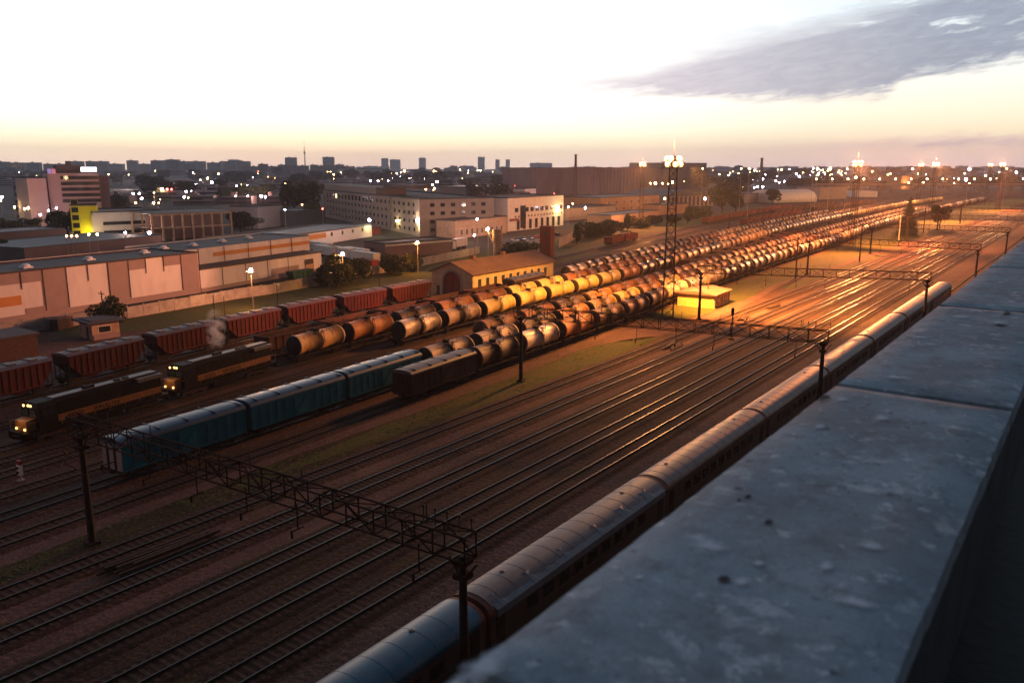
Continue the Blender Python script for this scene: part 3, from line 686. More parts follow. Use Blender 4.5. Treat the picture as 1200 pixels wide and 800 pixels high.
def tank_proto(paint, loc=(0, -400, 0)):
    t = empty('tank_wagon', loc)
    TK['tank'].build('tank', [PAINT[paint], M['under'] if paint in ('sand', 'silver', 'grey', 'black', 'orange', 'cream') else PAINT[paint], PAINT['pale'] if paint in ('black', 'silver', 'grey', 'sand') else PAINT[paint]], t)
    TK['dome'].build('filling_dome', M['under'], t)
    TK['platform'].build('roof_platform', M['steel_dark'], t)
    for l in TK['ladder']: l.build('ladder', M['steel_dark'], t)
    TK['underframe'].build('underframe', M['under'], t)
    bm = TK['bogie'].mesh('bogie', [M['under'], M['wheel']])
    put('bogie', bm, t, (0, -3.9, 0)); put('bogie', bm, t, (0, 3.9, 0))
    return t
def tank_far(paint):
    """the same wagon as one mesh, for the far part of the yard"""
    b = MB(); tank_shell(b, n=16)
    for k in ('dome', 'underframe'):
        s = TK[k]; o = len(b.v); b.v += s.v; b.f += [tuple(o + i for i in f) for f in s.f]; b.m += [3] * len(s.f); b.s += s.s
    for y in (-3.9, 3.9): bogie(b, y, 3, 3)
    return b.build('tank_wagon', [PAINT[paint], PAINT[paint], PAINT[paint], M['under']])
_near, _far = {}, {}
ORD = ['first', 'second', 'third', 'fourth', 'fifth', 'sixth', 'seventh', 'eighth', 'ninth', 'tenth', 'eleventh', 'twelfth', 'thirteenth', 'fourteenth', 'fifteenth', 'sixteenth', 'seventeenth', 'eighteenth', 'nineteenth']
TENS = ['', '', 'twenty', 'thirty', 'forty', 'fifty']
def ordinal(n):
    if n < 20: return ORD[n - 1]
    t, u = divmod(n, 10)
    return {2: 'twentieth', 3: 'thirtieth', 4: 'fortieth', 5: 'fiftieth'}[t] if u == 0 else TENS[t] + '-' + ORD[u - 1]
def tank_row(key, y0, n, palette, phrase, group, pitch=12.05, far_from=300, skip=()):
    for i in range(n):
        y = y0 + pitch * (i + 0.5)
        if i in skip: continue
        p = palette[i] if i < len(palette) else rng.choice(palette[-7:])
        if y < far_from:
            if p in _near: o = copy_tree(_near[p])
            else: o = _near[p] = tank_proto(p)
        else:
            if p in _far: o = _far[p].copy(); COL.objects.link(o)
            else: o = _far[p] = tank_far(p)
        stand(o, key, y)
        tag(o, f"{LOOK[p]} tank wagon, {ordinal(i + 1)} {phrase}", 'tank wagon', group)

tank_row('t1', 87.6, 59, ['brown', 'silver', 'orange', 'brown', 'brown', 'brown', 'pale', 'silver', 'pale', 'black', 'black', 'silver', 'silver', 'pale', 'orange', 'silver', 'pale', 'silver', 'silver', 'brown', 'pale', 'pale', 'silver', 'pale', 'black', 'brown', 'silver', 'pale', 'silver', 'pale', 'cream', 'pale'],
         'behind the dark boxcar in the row beside the grass', 'tank wagons in the row beside the grass')
tank_row('t2', 83.5, 37, ['grey', 'grey', 'brown', 'orange', 'sand', 'sand', 'orange', 'cream', 'rust', 'cream', 'rust', 'cream', 'cream', 'brown', 'rust', 'brown', 'orange', 'sand', 'orange', 'orange', 'rust', 'sand', 'sand', 'rust', 'orange', 'brown', 'orange', 'sand', 'pale', 'orange'],
         'behind the teal wagons in their row', 'tank wagons in the row behind the teal wagons')
tank_row('t3', 104, 39, ['rust', 'rust', 'brown', 'orange', 'rust', 'rust', 'brown', 'orange', 'sand', 'rust', 'brown', 'orange', 'orange', 'rust', 'orange', 'brown', 'orange', 'sand', 'rust', 'brown', 'orange', 'sand', 'orange', 'sand', 'orange', 'sand'],
         'along the rusty row between teal row and bright row', 'tank wagons in the rusty middle row')
tank_row('t5', 96.2, 57, ['silver', 'grey', 'cream', 'cream', 'cream', 'cream', 'cream', 'orange', 'black', 'black', 'sand', 'silver', 'silver', 'black', 'pale', 'sand', 'sand', 'sand', 'sand', 'sand', 'black', 'pale', 'black', 'silver', 'silver', 'silver', 'silver', 'silver', 'silver', 'silver', 'silver', 'black', 'black', 'cream', 'cream', 'cream', 'sand', 'sand', 'sand', 'cream', 'pale', 'sand'],
         'along the brightly lit row that begins with a silver tank', 'tank wagons in the brightly lit row')
tank_row('t6', 78.2, 40, ['sand', 'orange', 'brown', 'orange', 'rust', 'cream', 'cream', 'orange', 'rust', 'orange', 'rust', 'rust', 'brown', 'brown', 'rust', 'orange', 'rust', 'sand', 'sand', 'brown', 'sand', 'sand', 'rust', 'grey', 'rust', 'brown', 'orange'],
         'coupled behind the two locomotives', 'tank wagons behind the locomotives')
tank_row('t7', 176.5, 28, ['silver', 'black', 'black', 'brown', 'black', 'silver', 'grey', 'brown', 'rust', 'brown', 'rust', 'grey', 'sand', 'sand', 'brown', 'rust', 'rust', 'brown', 'grey', 'rust'],
         'beyond the gabled engine shed in the row beside it', 'tank wagons beyond the engine shed')

# hopper wagons: ribbed sides, sloping ends, roof hatches
def hopper_proto():
    t = empty('hopper_wagon')
    b = MB(); w = 1.55
    side = [(-6.6, 4.05), (6.6, 4.05), (6.6, 2.9), (4.7, 1.15), (-4.7, 1.15), (-6.6, 2.9)]
    for s in (-1, 1): b.add([(s * w, y, z) for y, z in side], [tuple(range(6)) if s < 0 else tuple(range(5, -1, -1))])
    n = 6
    vs = [(-w, y, z) for y, z in side] + [(w, y, z) for y, z in side]
    b.add(vs, [(i, (i + 1) % n, (i + 1) % n + n, i + n) for i in range(1, n)])
    for s in (-1, 1):
        y = -6.5
        while y < 6.55:
            zl = 1.15 if abs(y) < 4.7 else 1.15 + (abs(y) - 4.7) / 1.9 * 1.75
            b.box(min(s * w, s * (w + .11)), max(s * w, s * (w + .11)), y - .06, y + .06, zl, 4.05); y += 1.0
        b.box(min(s * w, s * (w + .13)), max(s * w, s * (w + .13)), -6.65, 6.65, 3.95, 4.1)
        b.box(min(s * w, s * (w + .13)), max(s * w, s * (w + .13)), -4.7, 4.7, 1.1, 1.28)
    b.build('body', M['hopper'], t)
    r = MB(); prof = [(-1.66, 4.06), (-1.66, 4.12), (-1.0, 4.38), (0, 4.48), (1.0, 4.38), (1.66, 4.12), (1.66, 4.06)]
    r.prism(prof, -6.75, 6.75); r.build('roof', M['hopper_roof'], t)
    hm = MB(); hm.box(-0.75, 0.75, -0.55, 0.55, 4.4, 4.56); hm = hm.mesh('roof_hatch', M['hopper_roof'])
    for y in (-4.6, -1.55, 1.55, 4.6): put('roof_hatch', hm, t, (0, y, 0))
    e = MB()
    for s in (-1, 1):
        e.box(-1.5, 1.5, s * 6.55 - .1, s * 6.55 + .1, 0.72, 1.05)
        e.box(-1.4, 1.4, min(s * 4.6, s * 6.7), max(s * 4.6, s * 6.7), 0.98, 1.06)
        for x in (-1.45, -0.5, 0.5, 1.45): e.bar((x, s * 6.5, 1.0), (x, s * 6.5, 2.95), 0.09)
        e.bar((-1.45, s * 6.5, 1.05), (-1.45, s * 4.9, 1.3), 0.08)
        e.cyl((0, s * 6.6, 0.82), (0, s * 6.95, 0.82), 0.16, 0.16, 8)
    e.box(-0.4, 0.4, -6.6, 6.6, 0.72, 1.0)
    e.build('underframe', M['under'], t)
    q = MB()
    for y in (-2.3, 2.3):
        q.add([(-1.2, y - 1.7, 1.15), (1.2, y - 1.7, 1.15), (1.2, y + 1.7, 1.15), (-1.2, y + 1.7, 1.15), (-.8, y - .7, .45), (.8, y - .7, .45), (.8, y + .7, .45), (-.8, y + .7, .45)], [(0, 1, 5, 4), (1, 2, 6, 5), (2, 3, 7, 6), (3, 0, 4, 7), (4, 5, 6, 7)])
    q.build('discharge_chute', M['hopper'], t)
    bm = bogie(MB(), 0).mesh('bogie', [M['under'], M['wheel']])
    put('bogie', bm, t, (0, -5.2, 0)); put('bogie', bm, t, (0, 5.2, 0))
    t.scale = (1, .93, 1)
    return t
hp = hopper_proto()
HY = [29.6, 43.8, 58.2, 72.6, 86.6, 100.6, 115.0, 129.0]
HL = ['dark red hopper wagon behind the yellow nose of the front locomotive', 'dark oxide hopper wagon beside the long hood of the front locomotive', 'dark oxide red hopper wagon below the little flat-roofed hut',
      'ribbed red hopper wagon partly hidden by the grey smoke puff', 'ribbed red hopper wagon just behind the smoke puff', 'bright red hopper wagon third from the shed gate', 'bright red hopper wagon second from the shed gate', 'red hopper wagon right in front of the arched shed gate']
for i, y in enumerate(HY):
    o = hp if i == 0 else copy_tree(hp)
    stand(o, 't8', y); tag(o, HL[i], 'hopper wagon', 'red hopper wagons leading to the shed')

# open gondolas
def gondola_proto(m_body, m_load):
    t = empty('gondola_wagon')
    b = MB(); w = 1.55; L = 6.2
    b.box(-w, w, -L, L, 1.0, 1.15)
    for s in (-1, 1):
        b.box(min(s * w, s * (w - .08)), max(s * w, s * (w - .08)), -L, L, 1.15, 3.05)
        b.box(-w + .08, w - .08, min(s * L, s * (L - .08)), max(s * L, s * (L - .08)), 1.15, 3.05)
        for k in range(9):
            y = -L + 0.1 + k * (2 * L - .2) / 8
            b.box(min(s * w, s * (w + .11)), max(s * w, s * (w + .11)), y - .07, y + .07, 1.0, 3.02)
        b.box(min(s * (w - .1), s * (w + .12)), max(s * (w - .1), s * (w + .12)), -L - .05, L + .05, 3.02, 3.16)
        b.box(-w + .08, w - .08, s * L - .09, s * L + .09, 3.02, 3.16)
    b.build('body', m_body, t)
    ld = MB(); nx, ny = 5, 14; vs = []
    r = random.Random(5)
    for j in range(ny + 1):
        for i in range(nx + 1):
            e = i in (0, nx) or j in (0, ny)
            vs.append((-1.45 + 2.9 * i / nx, -6.1 + 12.2 * j / ny, 2.2 if e else 2.5 + r.uniform(-.2, .45)))
    ld.add(vs, [(j * (nx + 1) + i, j * (nx + 1) + i + 1, (j + 1) * (nx + 1) + i + 1, (j + 1) * (nx + 1) + i) for j in range(ny) for i in range(nx)])
    ld.build('scrap_load', m_load, t)
    e = MB(); e.box(-0.4, 0.4, -6.5, 6.5, 0.7, 1.0)
    for s in (-1, 1):
        e.box(-1.5, 1.5, s * 6.35 - .1, s * 6.35 + .1, 0.72, 1.05); e.cyl((0, s * 6.4, 0.82), (0, s * 6.9, 0.82), 0.16, 0.16, 8)
    e.build('underframe', M['under'], t)
    bm = bogie(MB(), 0).mesh('bogie', [M['under'], M['wheel']])
    put('bogie', bm, t, (0, -4.3, 0)); put('bogie', bm, t, (0, 4.3, 0))
    return t
M['gondola_red'] = mat('red_gondola_paint', (0.20, 0.045, 0.03), (0.13, 0.035, 0.028), 0.5, 0.8, vary=0.2, detail=8)
gp = gondola_proto(M['gondola'], M['scrap']); gr = gondola_proto(M['gondola_red'], M['scrap'])
_used = {}
def gond_row(key, y0, n, proto, phrase, group, word, pitch=13.95):
    for i in range(n):
        o = proto if proto.name not in _used else copy_tree(proto)
        _used[proto.name] = 1
        stand(o, key, y0 + pitch * (i + .5))
        tag(o, f"{word} open gondola wagon, {ordinal(i + 1)} {phrase}", 'gondola wagon', group)
gond_row('t7', 78, 5, gp, 'in the low row between locomotives and red hoppers', 'low gondolas beside the red hoppers', 'dark brown')
gond_row('t4', 214, 25, gp, 'in the dark row right of the bright tank row', 'dark gondolas beside the bright tank row', 'dark brown')
gond_row('t10', 269, 2, gr, 'of the lone red pair on the far tracks', 'lone pair of red gondolas', 'red')
gond_row('t10', 399, 13, gr, 'in the far red row under the trees', 'red gondolas in the far row', 'red')
gond_row('t8far', 400, 8, gr, 'in the red row in front of the far one', 'red gondolas in the nearer far row', 'red')
gond_row('t9', 500, 11, gp, 'in the brown row between the two red rows', 'brown gondolas between the red rows', 'brown')
gond_row('t8far', 545, 12, gp, 'behind the nearer red row', 'brown gondolas far down the yard', 'brown')

# covered wagons
def boxcar_proto(name, L, m_side, m_roof, m_end, wd=1.55, zt=3.55, rise=0.42, bars=True):
    t = empty(name); h = L / 2
    b = MB()
    b.box(-wd, wd, -h, h, 0.95, zt)
    for s in (-1, 1):
        n = int(L / 1.15)
        for k in range(n + 1):
            y = -h + 0.06 + k * (L - .12) / n
            if abs(y) < 1.1: continue
            b.box(min(s * wd, s * (wd + .05)), max(s * wd, s * (wd + .05)), y - .045, y + .045, 1.0, zt)
        b.box(min(s * wd, s * (wd + .07)), max(s * wd, s * (wd + .07)), -h, h, 0.92, 1.06)
        b.box(min(s * wd, s * (wd + .06)), max(s * wd, s * (wd + .06)), -h, h, zt - .12, zt)
    b.build('body', m_side, t)
    d = MB()
    for s in (-1, 1):
        d.box(min(s * (wd + .03), s * (wd + .10)), max(s * (wd + .03), s * (wd + .10)), -1.05, 1.05, 1.1, zt - .2)
        d.bar((s * (wd + .12), -2.6, zt - .28), (s * (wd + .12), 2.6, zt - .28), 0.05)
        d.bar((s * (wd + .13), -.9, 1.15), (s * (wd + .13), .9, zt - .3), 0.05)
    d.build('sliding_door', m_side, t)
    r = MB(); m = 8
    prof = [(-wd - .06, zt + .003), (wd + .06, zt + .003)] + [((wd + .06) * cos(pi * i / m), zt + .06 + rise * 1.25 * sin(pi * i / m) ** .8) for i in range(m + 1)]
    r.prism(prof, -h - .12, h + .12, smooth=True)
    k = -h + 1
    while k < h: r.box(-wd * .9, wd * .9, k - .03, k + .03, zt + .36 * rise, zt + .06 + rise * 1.27); k += 3.2
    r.build('roof', m_roof, t)
    for s in (-1, 1):
        e = MB(); y0, y1 = sorted((s * (h + .004), s * (h + .06)))
        e.box(-wd + .02, wd - .02, y0, y1, 1.0, zt)
        e.build('end_wall', m_end if s < 0 else m_side, t)
        y0, y1 = sorted((s * (h + .06), s * (h + .16)))
        for x in (-.55, .55):
            e = MB(); e.box(x - .1, x + .1, y0, y1, 1.0, zt - .25); e.build('end_post', M['under'], t)
    u = MB(); u.box(-.4, .4, -h - .3, h + .3, .68, .95)
    for s in (-1, 1):
        u.box(-1.5, 1.5, s * h - .1, s * h + .1, .7, .95); u.cyl((0, s * h, .82), (0, s * (h + .5), .82), .16, .16, 8)
        u.bar((s * 1.3, -h + 4, .8), (s * 1.3, -2, .5), .07); u.bar((s * 1.3, h - 4, .8), (s * 1.3, 2, .5), .07); u.bar((s * 1.3, -2, .5), (s * 1.3, 2, .5), .07)
    u.box(-1, -.4, -1.5, .4, .4, .9)
    u.build('underframe', M['under'], t)
    bm = bogie(MB(), 0).mesh('bogie', [M['under'], M['wheel']])
    for s in (-1, 1): put('bogie', bm, t, (0, s * (h - 2.3), 0))
    return t
tl = boxcar_proto('teal_wagon', 14.2, M['teal'], M['teal_roof'], M['end_white'], zt=3.45, rise=.5)
TLL = ['teal covered wagon with pale barred end, nearest of the three teal ones', 'teal covered wagon between the two other teal ones', 'teal covered wagon coupled to the grey tank wagons']
for i, y in enumerate((45.0, 60.0, 75.0)):
    o = tl if i == 0 else copy_tree(tl)
    if i:
        for c in CH[o.name]:
            if c.name.startswith('end_wall') and c.data.materials[0] is M['end_white']: c.data = c.data.copy(); c.data.materials[0] = M['teal']
    stand(o, 't2', y); tag(o, TLL[i], 'covered wagon', 'teal covered wagons')
bc = boxcar_proto('boxcar', 14.0, M['box_side'], M['box_roof'], M['box_side'], zt=3.5, rise=.36)
for i, (k, y, lb) in enumerate((('t1', 80.2, 'dark brown boxcar with reddish end wall, standing beside the grass strip'),                                ('t7', 157.0, 'reddish brown boxcar beside the cream side wall of the shed'))):
    o = bc if i == 0 else copy_tree(bc)
    stand(o, k, y); tag(o, lb, 'boxcar', 'brown boxcars')

# passenger coaches by the building
def coach_proto():
    t = empty('passenger_coach'); L = 23.4; h = L / 2; wd = 1.55
    b = MB(); b.box(-wd, wd, -h, h, 1.0, 3.15)
    for s in (-1, 1):
        b.box(min(s * wd, s * (wd + .03)), max(s * wd, s * (wd + .03)), -h, h, 1.75, 1.82); b.box(min(s * wd, s * (wd + .06)), max(s * wd, s * (wd + .06)), -h, h, 3.06, 3.15)
    b.build('body', M['coach_side'], t)
    m = 12; arc = [(wd * 1.02 * cos(pi * i / m), 3.153 + 0.98 * sin(pi * i / m) ** .85) for i in range(m + 1)]
    r = MB(); r.prism(arc, -h + .35, h - .35, smooth=True)
    y = -h + 1.4
    while y < h - 1:
        r.prism([(q[0] * 1.006, q[1] + .012) for q in arc], y - .035, y + .035, smooth=True); y += 1.62
    r.build('roof', M['coach_roof'], t)
    for s in (-1, 1):
        e = MB(); y0, y1 = sorted((s * (h - .35), s * (h + .02)))
        e.prism([(q[0] * 1.0, q[1] - .05 if q[1] > 3.2 else q[1]) for q in arc], y0, y1, smooth=True)
        e.box(-1.45, 1.45, min(s * (h + .003), s * (h + .04)), max(s * (h + .003), s * (h + .04)), 1.0, 3.14)
        e.box(-.75, .75, min(s * (h + .04), s * (h + .5)), max(s * (h + .04), s * (h + .5)), 1.0, 3.2)
        e.build('coach_end', M['coach_end'], t)
    wm = MB()
    wm.box(0, .035, -.62, .62, 1.95, 2.85, 1); wm.box(.035, .045, -.54, .54, 2.03, 2.77, 0)
    wm = wm.mesh('window', [M['glass'], M['steel_dark']])
    for k in range(9):
        put('window', wm, t, (wd + .002, -7.4 + k * 1.85, 0)); put('window', wm, t, (-wd - .002, -7.4 + k * 1.85, 0), pi).location.y = -7.4 + k * 1.85
    dm = MB(); dm.box(0, .03, -.42, .42, 1.05, 3.0, 0); dm = dm.mesh('door', M['under'])
    for y in (-h + 1.0, h - 1.0): put('door', dm, t, (wd + .004, y, 0)); put('door', dm, t, (-wd - .004, y, 0), pi)
    v = MB(); v.cyl((0, 0, 4.05), (0, 0, 4.26), .13, .13, 8); v.cyl((0, 0, 4.26), (0, 0, 4.3), .2, .1, 8); v = v.mesh('roof_vent', M['coach_roof'])
    for y in (-8.2, 7.4): put('roof_vent', v, t, (-0.2, y, -.1))
    u = MB(); u.box(-1.2, 1.2, -h + 2, h - 2, .75, 1.0); u.box(-1.3, 1.3, -4, -1, .35, .75); u.box(-1.3, 1.3, 1.5, 4, .35, .75)
    u.build('underframe', M['under'], t)
    bm = bogie(MB(), 0, base=2.4).mesh('bogie', [M['under'], M['wheel']])
    for s in (-1, 1): put('bogie', bm, t, (0, s * (h - 3.2), 0))
    return t
cp = coach_proto()
CYS = [(-1.9, 22.6), (46.3, 46.3)]
ends = [-13.6, 10.5, 34.4, 58.2, 81.3, 104.9, 128.6, 152.7, 177.0, 200.8]
CL = ['', 'passenger coach with a clean blue roof, beside the parapet edge', 'grey roofed coach with loose blue-grey sheeting along its roof', 'grey roofed coach catching an orange glint, next to the sheeted coach',
      'grey roofed coach third from the sheeted one', 'grey roofed coach beside the second gantry post', 'pale grey roofed coach just beyond the second gantry post', 'grey roofed coach next to the last but one coach',
      'grey roofed coach last but one of the passenger train', ]
CL = ['blue roofed coach hidden below the parapet corner', CL[1], CL[2], CL[3], 'grey roofed coach between the orange glint and the second gantry post', 'pale grey roofed coach passing the second gantry post',
      'grey roofed coach third from the far end of the passenger train', 'grey roofed coach last but one at the far end of its train', 'grey roofed coach at the far end of the passenger train']
for i in range(1, 9):
    o = cp if i == 1 else copy_tree(cp)
    o.location = (X['coach'](0), (ends[i] + ends[i + 1]) / 2, RZ); tag(o, CL[i], 'railway coach', 'passenger coaches along the building')
    if i == 1:
        blue = o
    if i == 2:                                             # loose sheeting lying on the building side of this roof
        b = MB(); r = random.Random(3); n = 40; v = []
        for k in range(n + 1):
            y = -11.2 + 22.4 * k / n; q = r.uniform(-.10, .10) + (0.12 if k % 7 < 2 else 0)
            v += [(.72 + q, y, 4.02), (1.72, y, 3.52), (1.72, y, 3.06)]
        b.add(v, [(3 * k, 3 * k + 3, 3 * k + 4, 3 * k + 1) for k in range(n)], 0); b.add(v, [(3 * k + 1, 3 * k + 4, 3 * k + 5, 3 * k + 2) for k in range(n)], 0)
        b.box(.8, 1.7, 11.17, 11.2, 3.2, 3.55)
        b.build('roof_sheeting', M['coach_patch'], o)
# the blue roof belongs to the first coach alone
for c in CH[blue.name]:
    if c.name.startswith('roof') and not c.name.startswith('roof_vent'):
        c.data = c.data.copy(); c.data.materials[0] = M['coach_blue']

# locomotives: cab in front, long hood behind
def text_mesh(name, body, size, m, parent, loc, rot, depth=0.01):
    cu = bpy.data.curves.new(name, 'FONT'); cu.body = body; cu.size = size; cu.extrude = depth; cu.materials.append(m)
    tmp = bpy.data.objects.new('tmp', cu); COL.objects.link(tmp); bpy.context.view_layer.update()
    me = bpy.data.meshes.new_from_object(tmp.evaluated_get(bpy.context.evaluated_depsgraph_get())); bpy.data.objects.remove(tmp)
    o = bpy.data.objects.new(name, me); COL.objects.link(o)
    if parent: o.parent = parent; CH.setdefault(parent.name, []).append(o)
    o.location = loc; o.rotation_euler = rot
    return o
def loco_proto():
    t = empty('diesel_locomotive'); L = 18.0; h = L / 2
    b = MB()                                   # deck and frame (the nose points to -y)
    b.box(-1.5, 1.5, -h, h, 1.0, 1.35); b.box(-.5, .5, -h - .4, h + .4, .7, 1.0)
    for s in (-1, 1): b.box(-1.5, 1.5, s * h - .15, s * h + .15, .55, 1.35); b.cyl((0, s * h, .85), (0, s * (h + .6), .85), .17, .17, 8)
    b.box(-1.35, 1.35, -2.6, 2.6, .4, 1.0)
    b.build('underframe', M['loco_black'], t)
    c = MB()
    c.loft([[(-1.5, -5.4, 1.35), (1.5, -5.4, 1.35), (1.5, -7.6, 1.35), (-1.5, -7.6, 1.35)], [(-1.5, -5.4, 3.6), (1.5, -5.4, 3.6), (1.5, -7.5, 3.6), (-1.5, -7.5, 3.6)], [(-1.0, -5.4, 4.15), (1.0, -5.4, 4.15), (1.0, -7.3, 4.15), (-1.0, -7.3, 4.15)]], smooth=False)
    cab = c.build('cab', M['loco_black'], t)
    for x in (-.72, .72):
        q = MB(); q.box(x - .5, x + .5, -7.64, -7.54, 2.75, 3.5); q.build('cab_window', M['glass'], cab)
    for s in (-1, 1):
        q = MB(); q.box(min(s * 1.5, s * 1.53), max(s * 1.5, s * 1.53), -7.2, -6.6, 2.75, 3.45); q.box(min(s * 1.5, s * 1.53), max(s * 1.5, s * 1.53), -6.45, -5.75, 2.75, 3.45); q.build('cab_window', M['glass'], cab)
    n = MB(); n.loft([[(-1.0, -7.6, 1.35), (1.0, -7.6, 1.35), (1.0, -8.7, 1.35), (-1.0, -8.7, 1.35)], [(-1.0, -7.6, 2.6), (1.0, -7.6, 2.6), (.95, -8.62, 2.45), (-.95, -8.62, 2.45)]], smooth=False)
    n.build('nose', M['loco_yellow'], t)
    hd = MB(); hd.prism([(-.98, 1.35), (.98, 1.35), (.98, 3.75), (.6, 4.1), (-.6, 4.1), (-.98, 3.75)], -5.4, h - .5)
    for k in range(11):
        for s in (-1, 1): hd.box(min(s * .98, s * 1.0), max(s * .98, s * 1.0), -4.8 + k * 1.15, -4.8 + k * 1.15 + .9, 2.45, 3.6)
    hood = hd.build('hood', M['loco_black'], t)
    s_ = MB()
    for s in (-1, 1): s_.box(min(s * 1.003, s * 1.02), max(s * 1.003, s * 1.02), -5.2, h - .6, 1.6, 2.35)
    s_.build('yellow_stripe', M['loco_yellow'], hood)
    for s in (-1, 1):
        for word, y in (('EESTI', -3.9), ('RAUDTEE', -.75)):
            text_mesh('side_lettering', word, 0.78, M['loco_black'], hood, (s * 1.024, y if s > 0 else .7 - y, 1.70), (pi / 2, 0, pi / 2 if s > 0 else -pi / 2))
    rf = MB(); rf.box(-.55, .55, -5.2, h - .7, 4.103, 4.2); rf.box(-1.35, 1.35, 5.0, h - .6, 3.55, 4.0); rf.build('roof', M['loco_roof'], hood)
    ex = MB(); ex.box(-.25, .25, -1.2, .1, 4.2, 4.45); ex.build('exhaust_stack', M['loco_black'], hood)
    fm = MB(); fm.cyl((0, 0, 4.2), (0, 0, 4.32), .42, .42, 12); fm = fm.mesh('roof_fan', M['loco_black'])
    for y in (3.2, 4.3): put('roof_fan', fm, hood, (0, y, 0))
    lm = MB(); lm.cyl((0, .02, 0), (0, -.06, 0), .13, .13, 10); lm = lm.mesh('headlight', M['head'])
    for x, z, y in ((-.2, 3.82, -7.48), (.2, 3.82, -7.48), (-.95, 3.75, -7.5), (-.62, 1.62, -8.74), (.78, 1.62, -8.74)): put('headlight', lm, t, (x, y, z))
    rl = MB()
    for s in (-1, 1):
        rl.bar((s * 1.42, -h, 2.35), (s * 1.42, h, 2.35), .05)
        for k in range(10):
            y = -h + .1 + k * (L - .2) / 9
            if -7.7 < y < -5.3: continue
            rl.bar((s * 1.42, y, 1.35), (s * 1.42, y, 2.35), .05)
    rl.build('handrail', M['loco_yellow'], t)
    b3 = MB()
    for s in (-1, 1):
        b3.bar((s * 1.05, -2.1, .55), (s * 1.05, 2.1, .55), .18, 0, .4)
        for dy in (-1.7, 0, 1.7): b3.cyl((s * .72, dy, .5), (s * .88, dy, .5), .5, .5, 12, 1, False)
    b3.box(-1, 1, -.4, .4, .5, 1.0)
    bm = b3.mesh('bogie', [M['under'], M['wheel']])
    for y in (-5.6, 5.6): put('bogie', bm, t, (0, y, 0))
    return t
lo = loco_proto(); lo2 = copy_tree(lo)
stand(lo, 't6', 46.3); tag(lo, 'black and yellow diesel locomotive leading the pair, its lamps lit', 'locomotive', 'black and yellow locomotives')
stand(lo2, 't6', 65.2); tag(lo2, 'second black and yellow locomotive, under the puff of smoke', 'locomotive', 'black and yellow locomotives')
for o in (lo, lo2):                                         # the lit headlamps throw their own light
    ld = bpy.data.lights.new('headlamp_light', 'POINT'); ld.energy = 60; ld.color = (1, .7, .35); ld.shadow_soft_size = .15
    lq = bpy.data.objects.new('headlamp_light', ld); COL.objects.link(lq); lq.parent = o; lq.location = (0.1, -9.2, 3.0)

# ------------------------------------------------------------------ the house the photograph is taken from: parapet with capping slabs
pb = empty('apartment_house', (0, 0, 0))
tag(pb, 'tall house whose concrete roof parapet crosses the corner, above the tracks', 'building')
b = MB(); b.box(-0.93, 14, -30, 120, 0, 27.28); b.build('wall', M['far_wall'], pb)
b = MB(); b.box(-0.90, -0.27, -30, 120, 27.28, 27.9); b.build('parapet_wall', M['parapet_dark'], pb)
seams = [-13.2, -10.3, -7.4, -4.5, -1.6, 1.18, 4.01, 6.83, 9.75, 12.6, 15.5, 18.4, 21.3, 24.2, 27.1, 30.0]
r = random.Random(12)
def cap_slab(y0, y1):
    """one capping slab: worn rounded edges, slightly uneven top"""
    nx, ny = 10, 44; x0, x1 = -0.966, -0.243; top = []; rr = random.Random(int(y0 * 100))
    for j in range(ny + 1):
        for i in range(nx + 1):
            x = x0 + (x1 - x0) * i / nx; y = y0 + (y1 - y0) * j / ny
            edge = i in (0, nx) or j in (0, ny)
            z = 27.997 - (0.014 if edge else 0) + rr.uniform(-.0005, .0005)
            if i in (0, nx): x += rr.uniform(-.0018, .0018)
            top.append((x, y, z))
    bb = MB(); W = nx + 1
    bb.add(top, [(j * W + i, j * W + i + 1, (j + 1) * W + i + 1, (j + 1) * W + i) for j in range(ny) for i in range(nx)], 0, True)
    bot = [(v[0], v[1], 27.9) for v in top]
    loop = [i for i in range(W)] + [j * W + nx for j in range(1, ny + 1)] + [ny * W + i for i in range(nx - 1, -1, -1)] + [j * W for j in range(ny - 1, 0, -1)]
    vs = [top[k] for k in loop] + [bot[k] for k in loop]; q = len(loop)
    bb.add(vs, [(k, k + q, (k + 1) % q + q, (k + 1) % q) for k in range(q)], 0)
    return bb.build('capping_slab', M['parapet'], pb)
for k in range(len(seams) - 1): cap_slab(seams[k] + (0.028 if seams[k] < 5 else 0.045), seams[k + 1] - (0.028 if seams[k + 1] < 5 else 0.045))
b = MB(); b.box(-0.95, -0.255, seams[0], seams[-1], 27.90, 27.935)
b.build('joint_filling', M['joint'], pb)
def spot(name, px, py, rx, ry, m, seed):
    """a worn pale patch or a dark chip on the slab's top face"""
    p = at(px, py, 28.0005); rr = random.Random(seed); n = 20; v = [(0, 0, .0012)] + [(1.35 * rx * cos(2 * pi * k / n), 1.35 * ry * sin(2 * pi * k / n), .0012) for k in range(n)]
    me = bpy.data.meshes.new(name); me.from_pydata(v, [], [(0, 1 + k, 1 + (k + 1) % n) for k in range(n)]); me.materials.append(m)
    uv = me.uv_layers.new(name='UVMap')
    for lp in me.loops:
        q = v[lp.vertex_index]; uv.data[lp.index].uv = (q[0] / rx, q[1] / ry)
    return put(name, me, pb, (p.x, p.y, 28.0))
